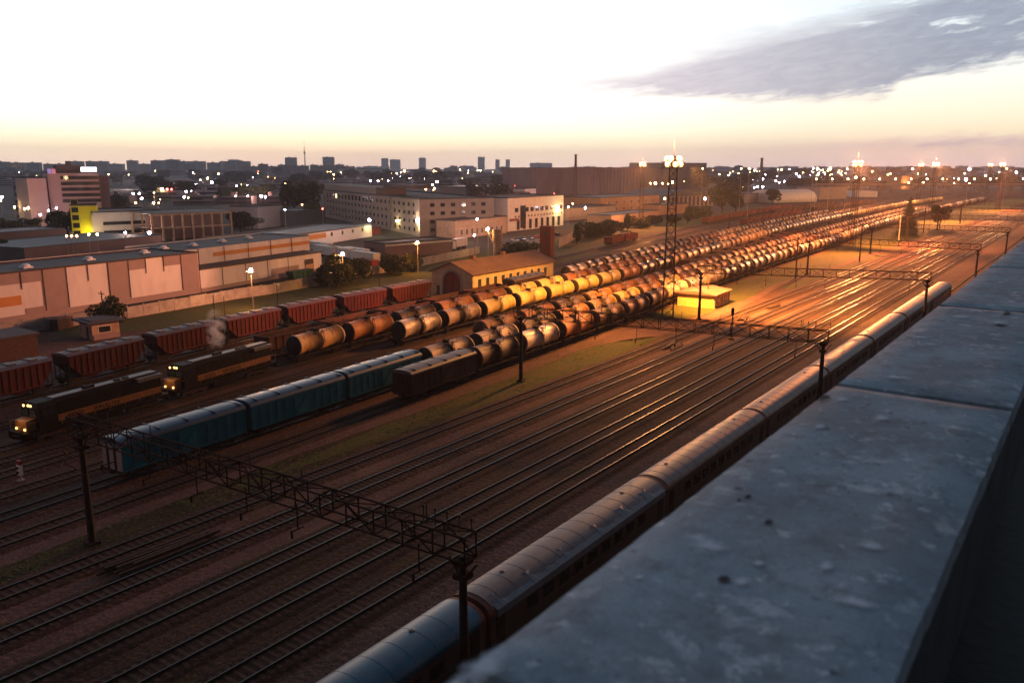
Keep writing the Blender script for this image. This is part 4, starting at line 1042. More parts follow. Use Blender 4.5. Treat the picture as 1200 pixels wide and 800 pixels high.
SP = [(967, 664, .017, .04, 1, True), (868, 682, .016, .03, 1, False), (848, 679, .014, .022, 2, False), (565, 782, .035, .09, 1, False), (748, 676, .011, .02, 1, False), (888, 660, .014, .02, 1, False),
      (1020, 640, .03, .03, 1, False), (1048, 442, .05, .05, 1, False), (1170, 378, .07, .10, 1, False), (1172, 381, .03, .04, 2, False), (1148, 365, .03, .05, 1, False), (1110, 362, .03, .05, 1, False), (1125, 371, .08, .08, 1, False), (1190, 343, .025, .08, 1, False),
      (1078, 395, .07, .05, 1, False), (1180, 367, .02, .08, 2, False), (966, 466, .02, .06, 2, False), (985, 468, .03, .05, 1, False), (900, 612, .01, .02, 2, False), (876, 582, .008, .02, 2, False), (866, 586, .006, .012, 2, False),
      (960, 500, .02, .05, 1, False), (1032, 490, .03, .06, 1, False), (830, 640, .05, .05, 1, False), (1000, 705, .05, .03, 1, False)]
for i, (px, py, rx, ry, k, hole) in enumerate(SP): spot('worn_patch' if k == 1 else 'chipped_spot', px, py, rx * 1.35, ry * 1.35, M['lichen'] if k == 1 else M['chip'], 40 + i)
b = MB(); b.box(-0.27, 14, -30, 120, 27.28, 27.3); b.build('roof', M['roof_black'], pb)
b = MB(); b.cyl((0.06, -20, 27.36), (0.06, 60, 27.36), .012, .012, 6); b.build('roof_cable', M['steel_grey'], pb)

# ------------------------------------------------------------------ catenary gantries across the tracks
def lattice_beam(b, x0, x1, y, z0, z1, hw, n):
    for s in (-1, 1):
        for z in (z0, z1): b.bar((x0, y + s * hw, z), (x1, y + s * hw, z), 0.09)
    for k in range(n + 1):
        x = x0 + (x1 - x0) * k / n
        for s in (-1, 1): b.bar((x, y + s * hw, z0), (x, y + s * hw, z1), 0.07)
        b.bar((x, y - hw, z1), (x, y + hw, z1), .06); b.bar((x, y - hw, z0), (x, y + hw, z0), .06)
        if k < n:
            xn = x0 + (x1 - x0) * (k + 1) / n
            for s in (-1, 1):
                a, c = (z0, z1) if (k + (s > 0)) % 2 else (z1, z0)
                b.bar((x, y + s * hw, a), (xn, y + s * hw, c), .06)
            b.bar((x, y - hw, z1), (xn, y + hw, z1), .05)
def gantry(y, xl, xr, label, h=9.0, yl=None):
    t = empty('catenary_gantry', (xr, y, 0), 0 if yl is None else atan2(yl - y, xl - xr) - pi if yl > y else atan2(yl - y, xl - xr) + pi)
    tag(t, label, 'gantry', 'catenary gantries over the tracks')
    w = xl - xr if yl is None else -hypot(xl - xr, yl - y)
    for x, nm in ((w, 'post'), (0, 'post')):
        b = MB(); b.cyl((x, 0, 0), (x, 0, h + .25), .29, .20, 12); b.box(x - .45, x + .45, -.45, .45, 0, .25)
        p = b.build(nm, M['wood_pole'], t)
        b = MB()
        for z in (h - .9, h - .1): b.box(x - .38, x + .38, -.4, .4, z - .14, z + .14)
        for dx in (-.9, .9): b.bar((x, 0, h - 1.2), (x + dx, 0, h - .05), .09)
        b.build('post_collar', M['gantry'], p)
    b = MB(); lattice_beam(b, w - .8, .5, 0, h + .1, h + 1.5, .5, 18); b.build('lattice_beam', M['gantry'], t)
    for x in (-3.0, -12.6, -17.3, -22.4, -27.8, -33.0):
        b = MB(); b.bar((x, 0, h + .1), (x, 0, h - 1.5), .06); b.bar((x, -.5, h - 1.5), (x, .5, h - 1.5), .06); b.cyl((x, -.5, h - 1.45), (x, -.5, h - 1.9), .08, .08, 6); b.build('dropper', M['gantry'], t)
        b = MB(); b.bar((x + .6, 0, h + 1.45), (x + .6, 0, h + 2.5), .06); b.build('insulator', M['steel_dark'], t)
    for k in range(5):
        x = .6 - k * .8; b = MB(); b.bar((x, 0, h + 1.45), (x, 0, h + 2.35), .05); b.sphere((x, 0, h + 2.4), .1, 6, 4); b.build('insulator', M['steel_dark'], t)
    for z in (h - 2.2, h - 3.0):
        b = MB(); b.bar((w, 0, z), (w - 1.5, -.6, z + .75), .10); b.cyl((w - 1.4, -.56, z + .7), (w - 1.55, -.62, z + .95), .1, .1, 6); b.build('bracket_arm', M['steel_rust'], t)
    return t
for y, xl, lb in ((31.0, -61.9, 'lattice catenary gantry closest to the parapet, ending in front of the teal wagons'), (97.5, -63.4, 'lattice catenary gantry spanning from the lone pole to the coach roofs'),
                  (163.5, -62.6, 'lattice catenary gantry just beyond the yellow hut and the last coach'), (231.0, -66.0, 'fourth lattice gantry from the teal wagons, out past the last coach'),
                  (299.0, -65.0, 'fifth lattice gantry, by the tall conifer'), (367.0, -66.5, 'sixth lattice gantry, beyond the tall conifer'), (436.0, -66.0, 'seventh lattice gantry, by the bushy tree at the grass'), (505.0, -66, 'farthest lattice gantry over the tracks')):
    gantry(y, xl, -25.4, lb, 8.9, {31.0: 29.8, 97.5: 90.5, 163.5: 149.5}.get(y))

def pole(name, p, h, r0, r1, m, label, cat, top=None):
    b = MB(); b.cyl((0, 0, 0), (0, 0, h), r0, r1, 8)
    if top == 'lamp': b.bar((0, 0, h), (.5, -.1, h + .1), .06, 0)
    o = empty(name, p); b.build('pole', m, o)
    if top == 'lamp':
        q = MB(); q.box(.3, .85, -.16, .12, h + .06, h + .2); q.build('lamp_head', M['white'], o)
    if top == 'cross':
        q = MB(); q.bar((-1, 0, h - .5), (1, 0, h - .5), .12); q.build('crossarm', M['wood_pole'], o)
        for x in (-.9, 0, .9):
            q = MB(); q.cyl((x, 0, h - .44), (x, 0, h - .2), .07, .05, 6); q.build('insulator', M['white'], o)
    return tag(o, label, cat)
pole('yard_lamp_post', at(252, 378), ztop(at(252, 378), 346), .1, .07, M['wood_pole'], 'thin dark lamp post behind the hopper wagon with the smoke puff', 'lamp post', 'lamp')
pole('yard_lamp_post', at(326, 366), ztop(at(326, 366), 334), .1, .07, M['wood_pole'], 'thin unlit lamp post on the grass below the large warehouse corner', 'lamp post', 'lamp')
pole('yard_lamp_post', at(387, 355), ztop(at(387, 355), 320), .1, .07, M['wood_pole'], 'thin unlit lamp post in front of the big dark bush', 'lamp post', 'lamp')
pole('yard_lamp_post', at(445, 343), ztop(at(445, 343), 315), .1, .07, M['wood_pole'], 'thin unlit lamp post between the bush and the shed', 'lamp post', 'lamp')
pole('utility_pole', at(123, 386), ztop(at(123, 386), 341), .14, .1, M['wood_pole'], 'wooden utility pole rising in front of the round tree by the hut', 'pole', 'cross')
pole('marker_post', at(264, 374), 4.5, .08, .06, M['steel_rust'], 'short rusty post standing on the grass by the smoke puff', 'post')
pole('pale_post', at(1053, 283), ztop(at(1053, 283), 253), .3, .24, M['concrete'], 'pale concrete post just beside the tall conifer', 'post')
pole('line_pole', at(932, 327), ztop(at(932, 327), 279), .22, .15, M['wood_pole'], 'dark line pole on the grass beside the curving path', 'pole', 'cross')
pole('line_pole', at(1007, 306), ztop(at(1007, 306), 262), .22, .15, M['wood_pole'], 'dark line pole beside the path near the conifer', 'pole', 'cross')
pole('line_pole', at(1082, 272), ztop(at(1082, 272), 243), .24, .15, M['wood_pole'], 'dark line pole between the conifer and the bushy tree', 'pole', 'cross')
pole('line_pole', at(1125, 262), ztop(at(1125, 262), 238), .24, .15, M['wood_pole'], 'dark line pole on the far grass beyond the bushy tree', 'pole', 'cross')
pole('line_pole', at(854, 270), ztop(at(854, 270), 252), .2, .15, M['wood_pole'], 'small pole between the two red gondola rows', 'pole', 'cross')

# ------------------------------------------------------------------ floodlight masts
def lattice_tower(b, h, w0, w1, n, t=0.11):
    q = [(-1, -1), (1, -1), (1, 1), (-1, 1)]
    for k in range(n):
        za, zb = h * k / n, h * (k + 1) / n; wa = w0 + (w1 - w0) * k / n; wb = w0 + (w1 - w0) * (k + 1) / n
        for i in range(4):
            a, c = q[i], q[(i + 1) % 4]
            b.bar((a[0] * wa, a[1] * wa, za), (a[0] * wb, a[1] * wb, zb), t)
            b.bar((a[0] * wb, a[1] * wb, zb), (c[0] * wb, c[1] * wb, zb), t * .6)
            b.bar((a[0] * wa, a[1] * wa, za), (c[0] * wb, c[1] * wb, zb), t * .5); b.bar((c[0] * wa, c[1] * wa, za), (a[0] * wb, a[1] * wb, zb), t * .5)
def make_mast(h=28.6):
    t = empty('floodlight_mast')
    b = MB(); lattice_tower(b, h, 1.05, .7, 15); b.build('lattice_tower', M['gantry'], t)
    b = MB(); b.box(-2.0, 2.0, -2.0, 2.0, h, h + .12)
    for s in (-1, 1):
        for a in (-2.0, 0, 2.0):
            b.bar((s * 2, a, h), (s * 2, a, h + 1.2), .07); b.bar((a, s * 2, h), (a, s * 2, h + 1.2), .07)
        b.bar((s * 2, -2, h + 1.2), (s * 2, 2, h + 1.2), .07); b.bar((-2, s * 2, h + 1.2), (2, s * 2, h + 1.2), .07)
    b.box(-.4, .4, -.4, .4, h + .12, h + 2.3)
    b.build('platform', M['steel_rust'], t)
    b = MB(); b.cyl((0, 0, h + 2.3), (0, 0, h + 5.2), .05, .025, 6); b.build('lightning_rod', M['gantry'], t)
    fl = MB(); fl.box(-.42, .42, -.02, .35, -.36, .36)
    fl = fl.mesh('floodlight', M['steel_grey'])
    ln = MB(); ln.sphere((0, -.05, 0), .50, 10, 8); ln = ln.mesh('lens', M['sodium_mast'])
    for k in range(10):
        a = 2 * pi * k / 5 + (.63 if k > 4 else 0)
        f = put('floodlight', fl, t, (1.25 * cos(a), 1.25 * sin(a), h + (.75 if k < 5 else 1.75)), a + pi / 2)
        f.rotation_euler = (R(-24), 0, a + pi / 2)
        put('lens', ln, f)
    return t
mast = make_mast()
MASTS = [((-68.5, 148, 0), 'floodlight mast with lit platform beside the little yellow hut'), ((-75.4, 316, 0), 'floodlight mast with bright lamps standing left of the tall conifer'),
         ((-86, 470, 0), 'floodlight mast with bright lamps rising behind the bushy tree'), ((-85, 640, 0), 'floodlight mast with bright lamps near the far bend of the yard'),
         ((-160, 300, 0), 'floodlight mast beyond the lone red gondolas'), ((-150, 610, 0), 'floodlight mast at the far red gondola rows'), ((-79.5, -24, 0), 'floodlight mast beside the near end of the yard')]
MASTS[4] = ((at(751, 262).x, at(751, 262).y, 0), 'floodlight mast on the slope beyond the lone red gondolas')
MASTS[5] = ((at(1075, 240).x, at(1075, 240).y, 0), 'floodlight mast paired with the one behind the bushy tree')
MASTS[2] = ((at(1090, 257).x, at(1090, 257).y, 0), MASTS[2][1])
MASTS[3] = ((at(1169, 246).x, at(1169, 246).y, 0), MASTS[3][1])
MASTS.append(((at(1156, 236).x, at(1156, 236).y, 0), 'floodlight mast farthest off, just left of another near the bend'))
for i, (p, lb) in enumerate(MASTS):
    o = mast if i == 0 else copy_tree(mast)
    o.location = p; o.rotation_euler = (0, 0, R(20) + (0 if i == 0 else i * .35)); tag(o, lb, 'light mast', 'floodlight masts of the yard')
def spot_light(p, target, power, cone, blend=.6, col=(1, .60, .20), size=.5):
    d = bpy.data.lights.new('mast_light', 'SPOT'); d.energy = power; d.color = col; d.spot_size = R(cone); d.spot_blend = blend; d.shadow_soft_size = size
    o = bpy.data.objects.new('mast_light', d); COL.objects.link(o); o.location = p
    o.rotation_euler = (Vector(target) - Vector(p)).to_track_quat('-Z', 'Y').to_euler()
SOD = (1.0, .36, .08)
def point(p, power, col, size=.3, name='lamp_light'):
    d = bpy.data.lights.new(name, 'POINT'); d.energy = power; d.color = col; d.shadow_soft_size = size
    o = bpy.data.objects.new(name, d); COL.objects.link(o); o.location = p
point((-68.5, 148, 33.2), 45000, (1, .48, .16), .8, 'mast_light')                              # the cluster of lamps itself
spot_light((-70.9, 147, 29.4), (-97, 148, 1.5), 210000, 74, .5, (1, .38, .05))         # onto the bright tank row
spot_light((-65.8, 149.6, 29.2), (-53, 170, 0), 1050000, 92, 1.0, (1, .34, .065))                  # onto the running lines
spot_light((-68.5, 145.6, 29.4), (-64, 122, 0), 80000, 90, 1.0, SOD)
spot_light((-68.5, 150.3, 29.4), (-69, 162, 1), 130000, 50, .8, (1, .45, .10))
spot_light((-70.4, 145.4, 29.4), (-78, 108, 2), 150000, 76, .8, (1, .36, .07))
spot_light((-69, 150.6, 29.4), (-90, 205, 0), 90000, 80, .8, SOD)
spot_light((-71, 146.5, 29.4), (-168, 74, 5), 330000, 46, .35, (1, .34, .175))           # far out onto the warehouse
for (p, _l), tg, pw in ((MASTS[1], (-104, 296, 0), 95000), (MASTS[1], (-50, 350, 0), 850000), (MASTS[1], (-50, 255, 0), 900000), (MASTS[2], (-110, 430, 0), 110000), (MASTS[2], (-50, 480, 0), 1000000), (MASTS[3], (-112, 600, 0), 120000), (MASTS[3], (-50, 640, 0), 1000000), (MASTS[4], (-160, 300, 0), 420000), (MASTS[5], (-150, 540, 0), 700000)):
    dv = (Vector(tg) - Vector((p[0], p[1], 0))).normalized() * 3.2
    spot_light((p[0] + dv.x, p[1] + dv.y - 1, 28.9), tg, pw, 116, 1.0, (1, .28, .07))
for k in (1, 2, 3, 4, 5, 7): point((MASTS[k][0][0], MASTS[k][0][1], 33.2), (100000, 170000, 200000, 90000, 170000, 150000)[(1, 2, 3, 4, 5, 7).index(k)], (1, .44, .18), .8, 'mast_light')
# the mast standing at the near end of the yard, out of the frame
spot_light((-79.5, -21.5, 29.2), (-76, 40, 1), 14000, 84, .9, (1, .27, .13))

# ------------------------------------------------------------------ small things in the yard
def hut_yellow():
    t = empty('signal_hut', (-69.1, 167.2, 0), R(3))
    b = MB(); b.box(-4.0, 4.0, -5, 5, 0, 2.75); b.build('wall', M['yellow_wall'], t)
    b = MB(); b.add([(-4.5, -5.4, 2.756), (4.5, -5.4, 2.756), (4.5, 5.4, 2.756), (-4.5, 5.4, 2.756), (-4.5, -5.4, 2.9), (4.5, -5.4, 2.9), (4.5, 5.4, 2.9), (-4.5, 5.4, 2.9), (0, -5.4, 3.5), (0, 5.4, 3.5)],
                   [(3, 2, 1, 0), (0, 1, 5, 8, 4), (2, 3, 7, 9, 6), (1, 2, 6, 5), (3, 0, 4, 7), (5, 6, 9, 8), (7, 4, 8, 9)])
    rf = b.build('roof', M['roof_rust'], t)
    b = MB(); b.cyl((.8, 0, 3.3), (.8, 0, 4.1), .16, .16, 8); b.build('chimney', M['steel_rust'], rf)
    for y in (-2.4, 2.2):
        b = MB(); b.box(4.0, 4.04, y - .85, y + .85, .75, 2.2); f = b.build('window', M['steel_dark'], t)
        b = MB(); b.box(4.04, 4.05, y - .72, y + .72, .88, 2.08); b.build('pane', M['glass'], f)
    for y in (-4.6, 0, 4.4):
        b = MB(); b.box(4.0, 4.12, y - .3, y + .3, 0, 2.74); b.build('pilaster', M['grey_panel'], t)
    tag(t, 'small yellow trackside hut with a low rusty roof under the mast', 'hut')
hut_yellow()
t = empty('relay_cabinet', at(729, 372), R(4)); tag(t, 'grey metal relay cabinet beside the floodlight mast', 'cabinet')
b = MB(); b.box(-1.1, 1.1, -.6, .6, .25, 2.7); b.build('cabinet_body', M['steel_grey'], t)
b = MB(); b.box(-1.2, 1.2, -.7, .7, 2.703, 2.8); b.build('lid', M['steel_grey'], t)
b = MB(); b.box(-1.0, 1.0, -.5, .5, 0, .25); b.build('plinth', M['concrete'], t)
for x in (-.53, .53):
    b = MB(); b.box(x - .48, x + .48, -.63, -.603, .35, 2.6); b.build('door', M['steel_grey'], t)
t = empty('signal_mast', at(857, 398)); tag(t, 'slim dark signal mast standing between two running lines', 'signal')
b = MB(); b.cyl((0, 0, 0), (0, 0, 5.6), .11, .08, 8); b.box(-.35, .35, -.35, .35, 0, .3); b.build('pole', M['steel_dark'], t)
b = MB(); b.box(-.22, .22, -.18, .12, 4.3, 5.5); hd = b.build('signal_head', M['loco_black'], t)
for z in (4.55, 4.9, 5.25):
    b = MB(); b.cyl((0, -.18, z), (0, -.3, z), .11, .13, 10, cap=False); b.build('visor', M['loco_black'], hd)
b = MB(); b.bar((.25, .1, 0), (.12, .1, 4.3), .04); b.bar((-.25, .1, 0), (-.12, .1, 4.3), .04); b.build('ladder', M['steel_dark'], t)
def dwarf(p, label, c2):
    t = empty('dwarf_signal', p); tag(t, label, 'signal', 'dwarf signals low beside the tracks')
    b = MB(); b.box(-.3, .3, -.3, .3, 0, .2); b.cyl((0, 0, .2), (0, 0, .7), .09, .09, 8); b.build('stand', M['concrete'], t)
    b = MB(); b.box(-.28, .28, -.15, .15, .7, 1.7); h = b.build('signal_head', M['white'], t)
    b = MB(); b.box(-.29, .29, -.16, .16, 1.703, 2.1); b.build('cap', c2, t)
    for z in (.95, 1.4):
        b = MB(); b.cyl((0, -.15, z), (0, -.27, z), .13, .14, 10, cap=False); b.build('visor', M['loco_black'], h)
dwarf(at(25, 564), 'low white dwarf signal with reddish cap near the front locomotive', M['container_red'])
dwarf(at(680, 366), 'low dwarf signal in the dark beside the orange-lit tanks', M['steel_dark'])
# stack of old sleepers and rails between two lines, rubble heaps farther on
def stack(p, rz, n, L, label, m, seed):
    t = empty('sleeper_stack', p, rz); tag(t, label, 'stack'); rr = random.Random(seed)
    for k in range(n):
        lay = k // 5; x = (k % 5 - 2) * .42 + rr.uniform(-.05, .05); y = rr.uniform(-1.2, 1.2)
        b = MB(); b.box(-.13, .13, -L / 2, L / 2, 0, .19); b.build('sleeper', m, t, (x, y, .02 + lay * .2), rr.uniform(-.03, .03))
stack((at(190, 652).x, at(190, 652).y, 0), R(-2), 14, 7.2, 'long dark stack of old timbers lying between two tracks', M['sleeper'], 1)
stack((at(908, 361).x, at(908, 361).y, 0), R(-9), 8, 5.0, 'dark pile of timbers on the brightly lit ground', M['sleeper'], 2)
stack((at(872, 374).x, at(872, 374).y, 0), R(14), 9, 6.0, 'dark timbers lying under the gantry near the signal mast', M['sleeper'], 3)
stack((at(790, 406).x, at(790, 406).y, 0), R(5), 7, 5.0, 'rusty timbers on the orange ground left of the signal mast', M['steel_rust'], 4)

# engine shed with arched gate
def engine_shed():
    x0, x1, y0, L, he, hp_ = -126.6, -114.6, 144.5, 34.0, 5.3, 7.6
    w = x1 - x0; xm = w / 2
    t = empty('engine_shed', (x0, y0, 0), R(0.6)); tag(t, 'old gabled engine shed with an arched gate and pale cream side wall', 'shed')
    n = 12; arch = [(xm + 2.5 * cos(pi - pi * k / n), 3.1 + 2.5 * sin(pi * k / n)) for k in range(n + 1)]
    # front wall with the arch cut out: left part, right part, fan above
    top = [(0, he), (xm, hp_), (w, he)]
    def zt(x): return he + (hp_ - he) * (1 - abs(x - xm) / xm)
    b = MB()
    def slab(pts):
        k = len(pts); vs = [(x, 0, z) for x, z in pts] + [(x, .45, z) for x, z in pts]
        b.add(vs, [tuple(range(k)), tuple(range(2 * k - 1, k - 1, -1))] + [(i, (i + 1) % k, (i + 1) % k + k, i + k) for i in range(k)])
    slab([(0, 0), (xm - 2.5, 0), (xm - 2.5, 3.1), (xm - 2.5, zt(xm - 2.5)), (0, he)])
    slab([(xm + 2.5, 0), (w, 0), (w, he), (xm + 2.5, zt(xm + 2.5)), (xm + 2.5, 3.1)])
    for k in range(n): slab([arch[k], arch[k + 1], (arch[k + 1][0], zt(arch[k + 1][0])), (arch[k][0], zt(arch[k][0]))])
    b.build('front_wall', M['plaster'], t)
    b = MB()
    for k in range(n):
        a0, a1 = pi - pi * k / n, pi - pi * (k + 1) / n
        b.add([(xm + q * cos(a), yy, 3.1 + q * sin(a)) for a in (a0, a1) for q in (2.5, 3.0) for yy in (-.08, -.003)], [(0, 2, 6, 4), (2, 3, 7, 6), (0, 1, 3, 2), (1, 0, 4, 5)])
    for s in (-1, 1): b.box(xm + s * 2.75 - .25, xm + s * 2.75 + .25, -.08, -.003, 0, 3.1)
    b.build('arch_surround', M['concrete'], t)
    b = MB(); b.add([(x, .3, z) for x, z in [(xm - 2.49, 0.02), (xm + 2.49, 0.02)] + arch[::-1]], [tuple(range(n + 3))]); g_ = b.build('gate', M['container_red'], t)
    b = MB(); b.box(xm - .06, xm + .06, .2, .27, .02, 5.5); b.box(xm - 2.4, xm + 2.4, .22, .27, 3.0, 3.15); b.build('gate_frame', M['steel_dark'], g_)
    b = MB(); b.box(1.5, 2.4, -.04, -.003, .02, 2.1); b.build('door', M['steel_dark'], t)
    b = MB(); b.box(0, .4, .45, L, 0, he); b.box(.4, w, L - .4, L, 0, he)
    b.add([(.4, L, he), (w, L, he), (xm, L, hp_), (.4, L - .4, he), (w, L - .4, he), (xm, L - .4, hp_)], [(0, 1, 2), (5, 4, 3), (0, 2, 5, 3), (1, 4, 5, 2)])
    b.build('rear_wall', M['plaster'], t)
    b = MB(); b.box(w - .4, w, .45, L - .4, 0, he - .05); b.build('side_wall', M['cream_side'], t)
    for k in range(10):
        y = 2.6 + k * 3.05
        b = MB(); b.box(w, w + .05, y - .78, y + .78, 1.9, 4.2); f = b.build('window', M['white'], t)
        b = MB(); b.box(w + .05, w + .06, y - .64, y + .64, 2.03, 4.07); b.box(w + .06, w + .08, y - .03, y + .03, 2.03, 4.07); b.build('pane', M['glass_dull'], f)
    b = MB(); o = .55
    zE = he - o * (hp_ - he) / xm
    for s in (-1, 1):
        xe = xm + s * (xm + o)
        vs = [(xe, -.5, zE + .02), (xm, -.5, hp_ + .02), (xm, L + .4, hp_ + .02), (xe, L + .4, zE + .02)]
        vs += [(v[0], v[1], v[2] + .18) for v in vs]
        b.add(vs, [(0, 1, 2, 3), (7, 6, 5, 4), (0, 4, 5, 1), (2, 6, 7, 3), (3, 7, 4, 0), (1, 5, 6, 2)])
    rf = b.build('roof', M['roof_rust'], t)
    for y in (8, 20):
        b = MB(); b.box(xm - .5, xm + .5, y - .5, y + .5, hp_ - .2, hp_ + .9); b.build('roof_vent', M['roof_rust'], rf)
engine_shed()

def kiosk():
    p = at(109, 399); t = empty('trackside_hut', (p.x, p.y, 0), R(-6)); tag(t, 'little pale hut with an overhanging flat roof beside the round tree', 'hut')
    b = MB(); b.box(-5.2, 0, 0, 4.6, 0, 2.9); b.build('wall', M['plaster'], t)
    b = MB(); b.box(-6.0, .8, -.9, 5.4, 2.903, 3.2); b.box(-5.0, 0, 0, 4.4, 3.2, 3.35); b.build('roof', M['roof_felt'], t)
    b = MB(); b.box(-2.4, -1.5, -.05, -.003, .02, 2.1); b.build('door', M['steel_dark'], t)
    b = MB(); b.box(0, .04, 1.0, 3.2, 1.1, 2.3); f = b.build('window', M['white'], t)
    b = MB(); b.box(.04, .05, 1.12, 3.08, 1.2, 2.2); b.build('pane', M['glass'], f)
    b = MB(); b.box(.003, .3, .1, 4.5, 0, .9); b.build('plinth', M['brown_panel'], t)
kiosk()
p0, p1 = at(-40, 431), at(46, 416)
def simple_shed(name, p0, p1, depth, h, label, cat, wm, rm, over=.3, lip=.25):
    d = Vector((p1[0] - p0[0], p1[1] - p0[1])); L = d.length; t = empty(name, (p0[0], p0[1], 0), atan2(d.y, d.x)); tag(t, label, cat)
    b = MB(); b.box(0, L, 0, depth, 0, h); b.build('wall', wm, t)
    b = MB(); b.box(-over, L + over, -over, depth + over, h + .003, h + lip); b.build('roof', rm, t)
    return t
simple_shed('brick_shed', p0, p1, 7, ztop(p1, 391), 'low brown brick shed near the pale hut, left of the grass', 'shed', M['steel_rust'], M['roof_felt'])
t = empty('fire_cabinet', at(73, 385), R(-60)); tag(t, 'rusty red bin against the concrete fence', 'bin')
b = MB(); b.box(-2.2, 2.2, -.8, .8, 0, 2.0); b.build('bin_body', M['steel_rust'], t)
b = MB(); b.box(-2.3, 2.3, -.9, .9, 2.003, 2.12); b.build('lid', M['roof_rust'], t)

# water tower of red brick and the concrete column with the crooked lamp
p = at(641, 300); t = empty('brick_tower', (p.x, p.y, 0), R(12)); tag(t, 'narrow red brick tower standing behind the engine shed', 'tower')
h = ztop(p, 266); b = MB(); b.box(-1.9, 1.9, -1.9, 1.9, 0, h); b.build('wall', M['red_brick'], t)
b = MB(); b.box(-2.05, 2.05, -2.05, 2.05, h + .003, h + .3); b.box(-2.0, 2.0, -2.0, 2.0, h * .62, h * .62 + .2); b.build('cornice', M['red_brick'], t)
b = MB(); b.box(-.4, .4, -1.95, -1.903, h * .72, h * .72 + 1.2); b.build('window', M['glass_dull'], t)
p = at(583, 303); t = empty('concrete_column', (p.x, p.y, 0)); tag(t, 'stout concrete column with a bracket lamp behind the engine shed', 'column')
h = ztop(p, 269); b = MB(); b.cyl((0, 0, 0), (0, 0, h * .6), 1.35, 1.3, 14); b.cyl((0, 0, h * .6), (0, 0, h), 1.6, 1.6, 14); b.build('shaft', M['plaster'], t)
b = MB(); pts = [(-.9, -.3, h * .45), (-1.9, -.5, h * .62), (-2.6, -.8, h * .82), (-3.2, -1.0, h * .97)]
for a, c in zip(pts, pts[1:]): b.bar(a, c, .25)
br = b.build('bracket', M['lamp_steel'], t)
b = MB(); b.sphere((-3.3, -1.0, h * 1.0), .42, 10, 8); b.build('lamp_globe', M['sodium'], br)
LAMPS = []
point((p.x - 3.3, p.y - 1.9, h * 1.0), 2600, (1, .5, .15))

# ------------------------------------------------------------------ concrete fences
def fence(name, pts, h, label, m, cap=None, step=4.0):
    t = empty(name, (pts[0][0], pts[0][1], 0)); tag(t, label, 'fence')
    o = Vector((pts[0][0], pts[0][1], 0))
    for a, c in zip(pts, pts[1:]):
        a = Vector((a[0], a[1], 0)) - o; c = Vector((c[0], c[1], 0)) - o; L = (c - a).length; n = max(1, round(L / step)); d = (c - a) / n; dn = d.normalized()
        for k in range(n):
            s = a + d * k; e = s + d; r_ = rng.uniform(-.06, .06)
            b = MB(); b.bar((s.x + dn.x * .13, s.y + dn.y * .13, h / 2 + r_), (e.x - dn.x * .13, e.y - dn.y * .13, h / 2 + r_), .12, 0, h + r_); b.build('panel', m, t)
            b = MB(); b.box(s.x - .12, s.x + .12, s.y - .12, s.y + .12, 0, h + .2); b.build('post', m, t)
fence('concrete_fence', [at(-60, 404), at(0, 394), at(150, 373), at(205, 363.5), at(276, 350.5), at(322, 344)], 2.3, 'pale concrete panel fence running below the long warehouse', M['fence'])
fence('concrete_fence', [at(322, 344), at(375, 334), at(430, 323), at(492, 312), at(562, 297)], 2.4, 'concrete panel fence from the warehouse corner towards the crooked lamp column', M['fence'])
fence('concrete_fence', [at(655, 290), at(688, 273)], 3.2, 'short tall concrete fence by the bushes behind the brick tower', M['fence'])

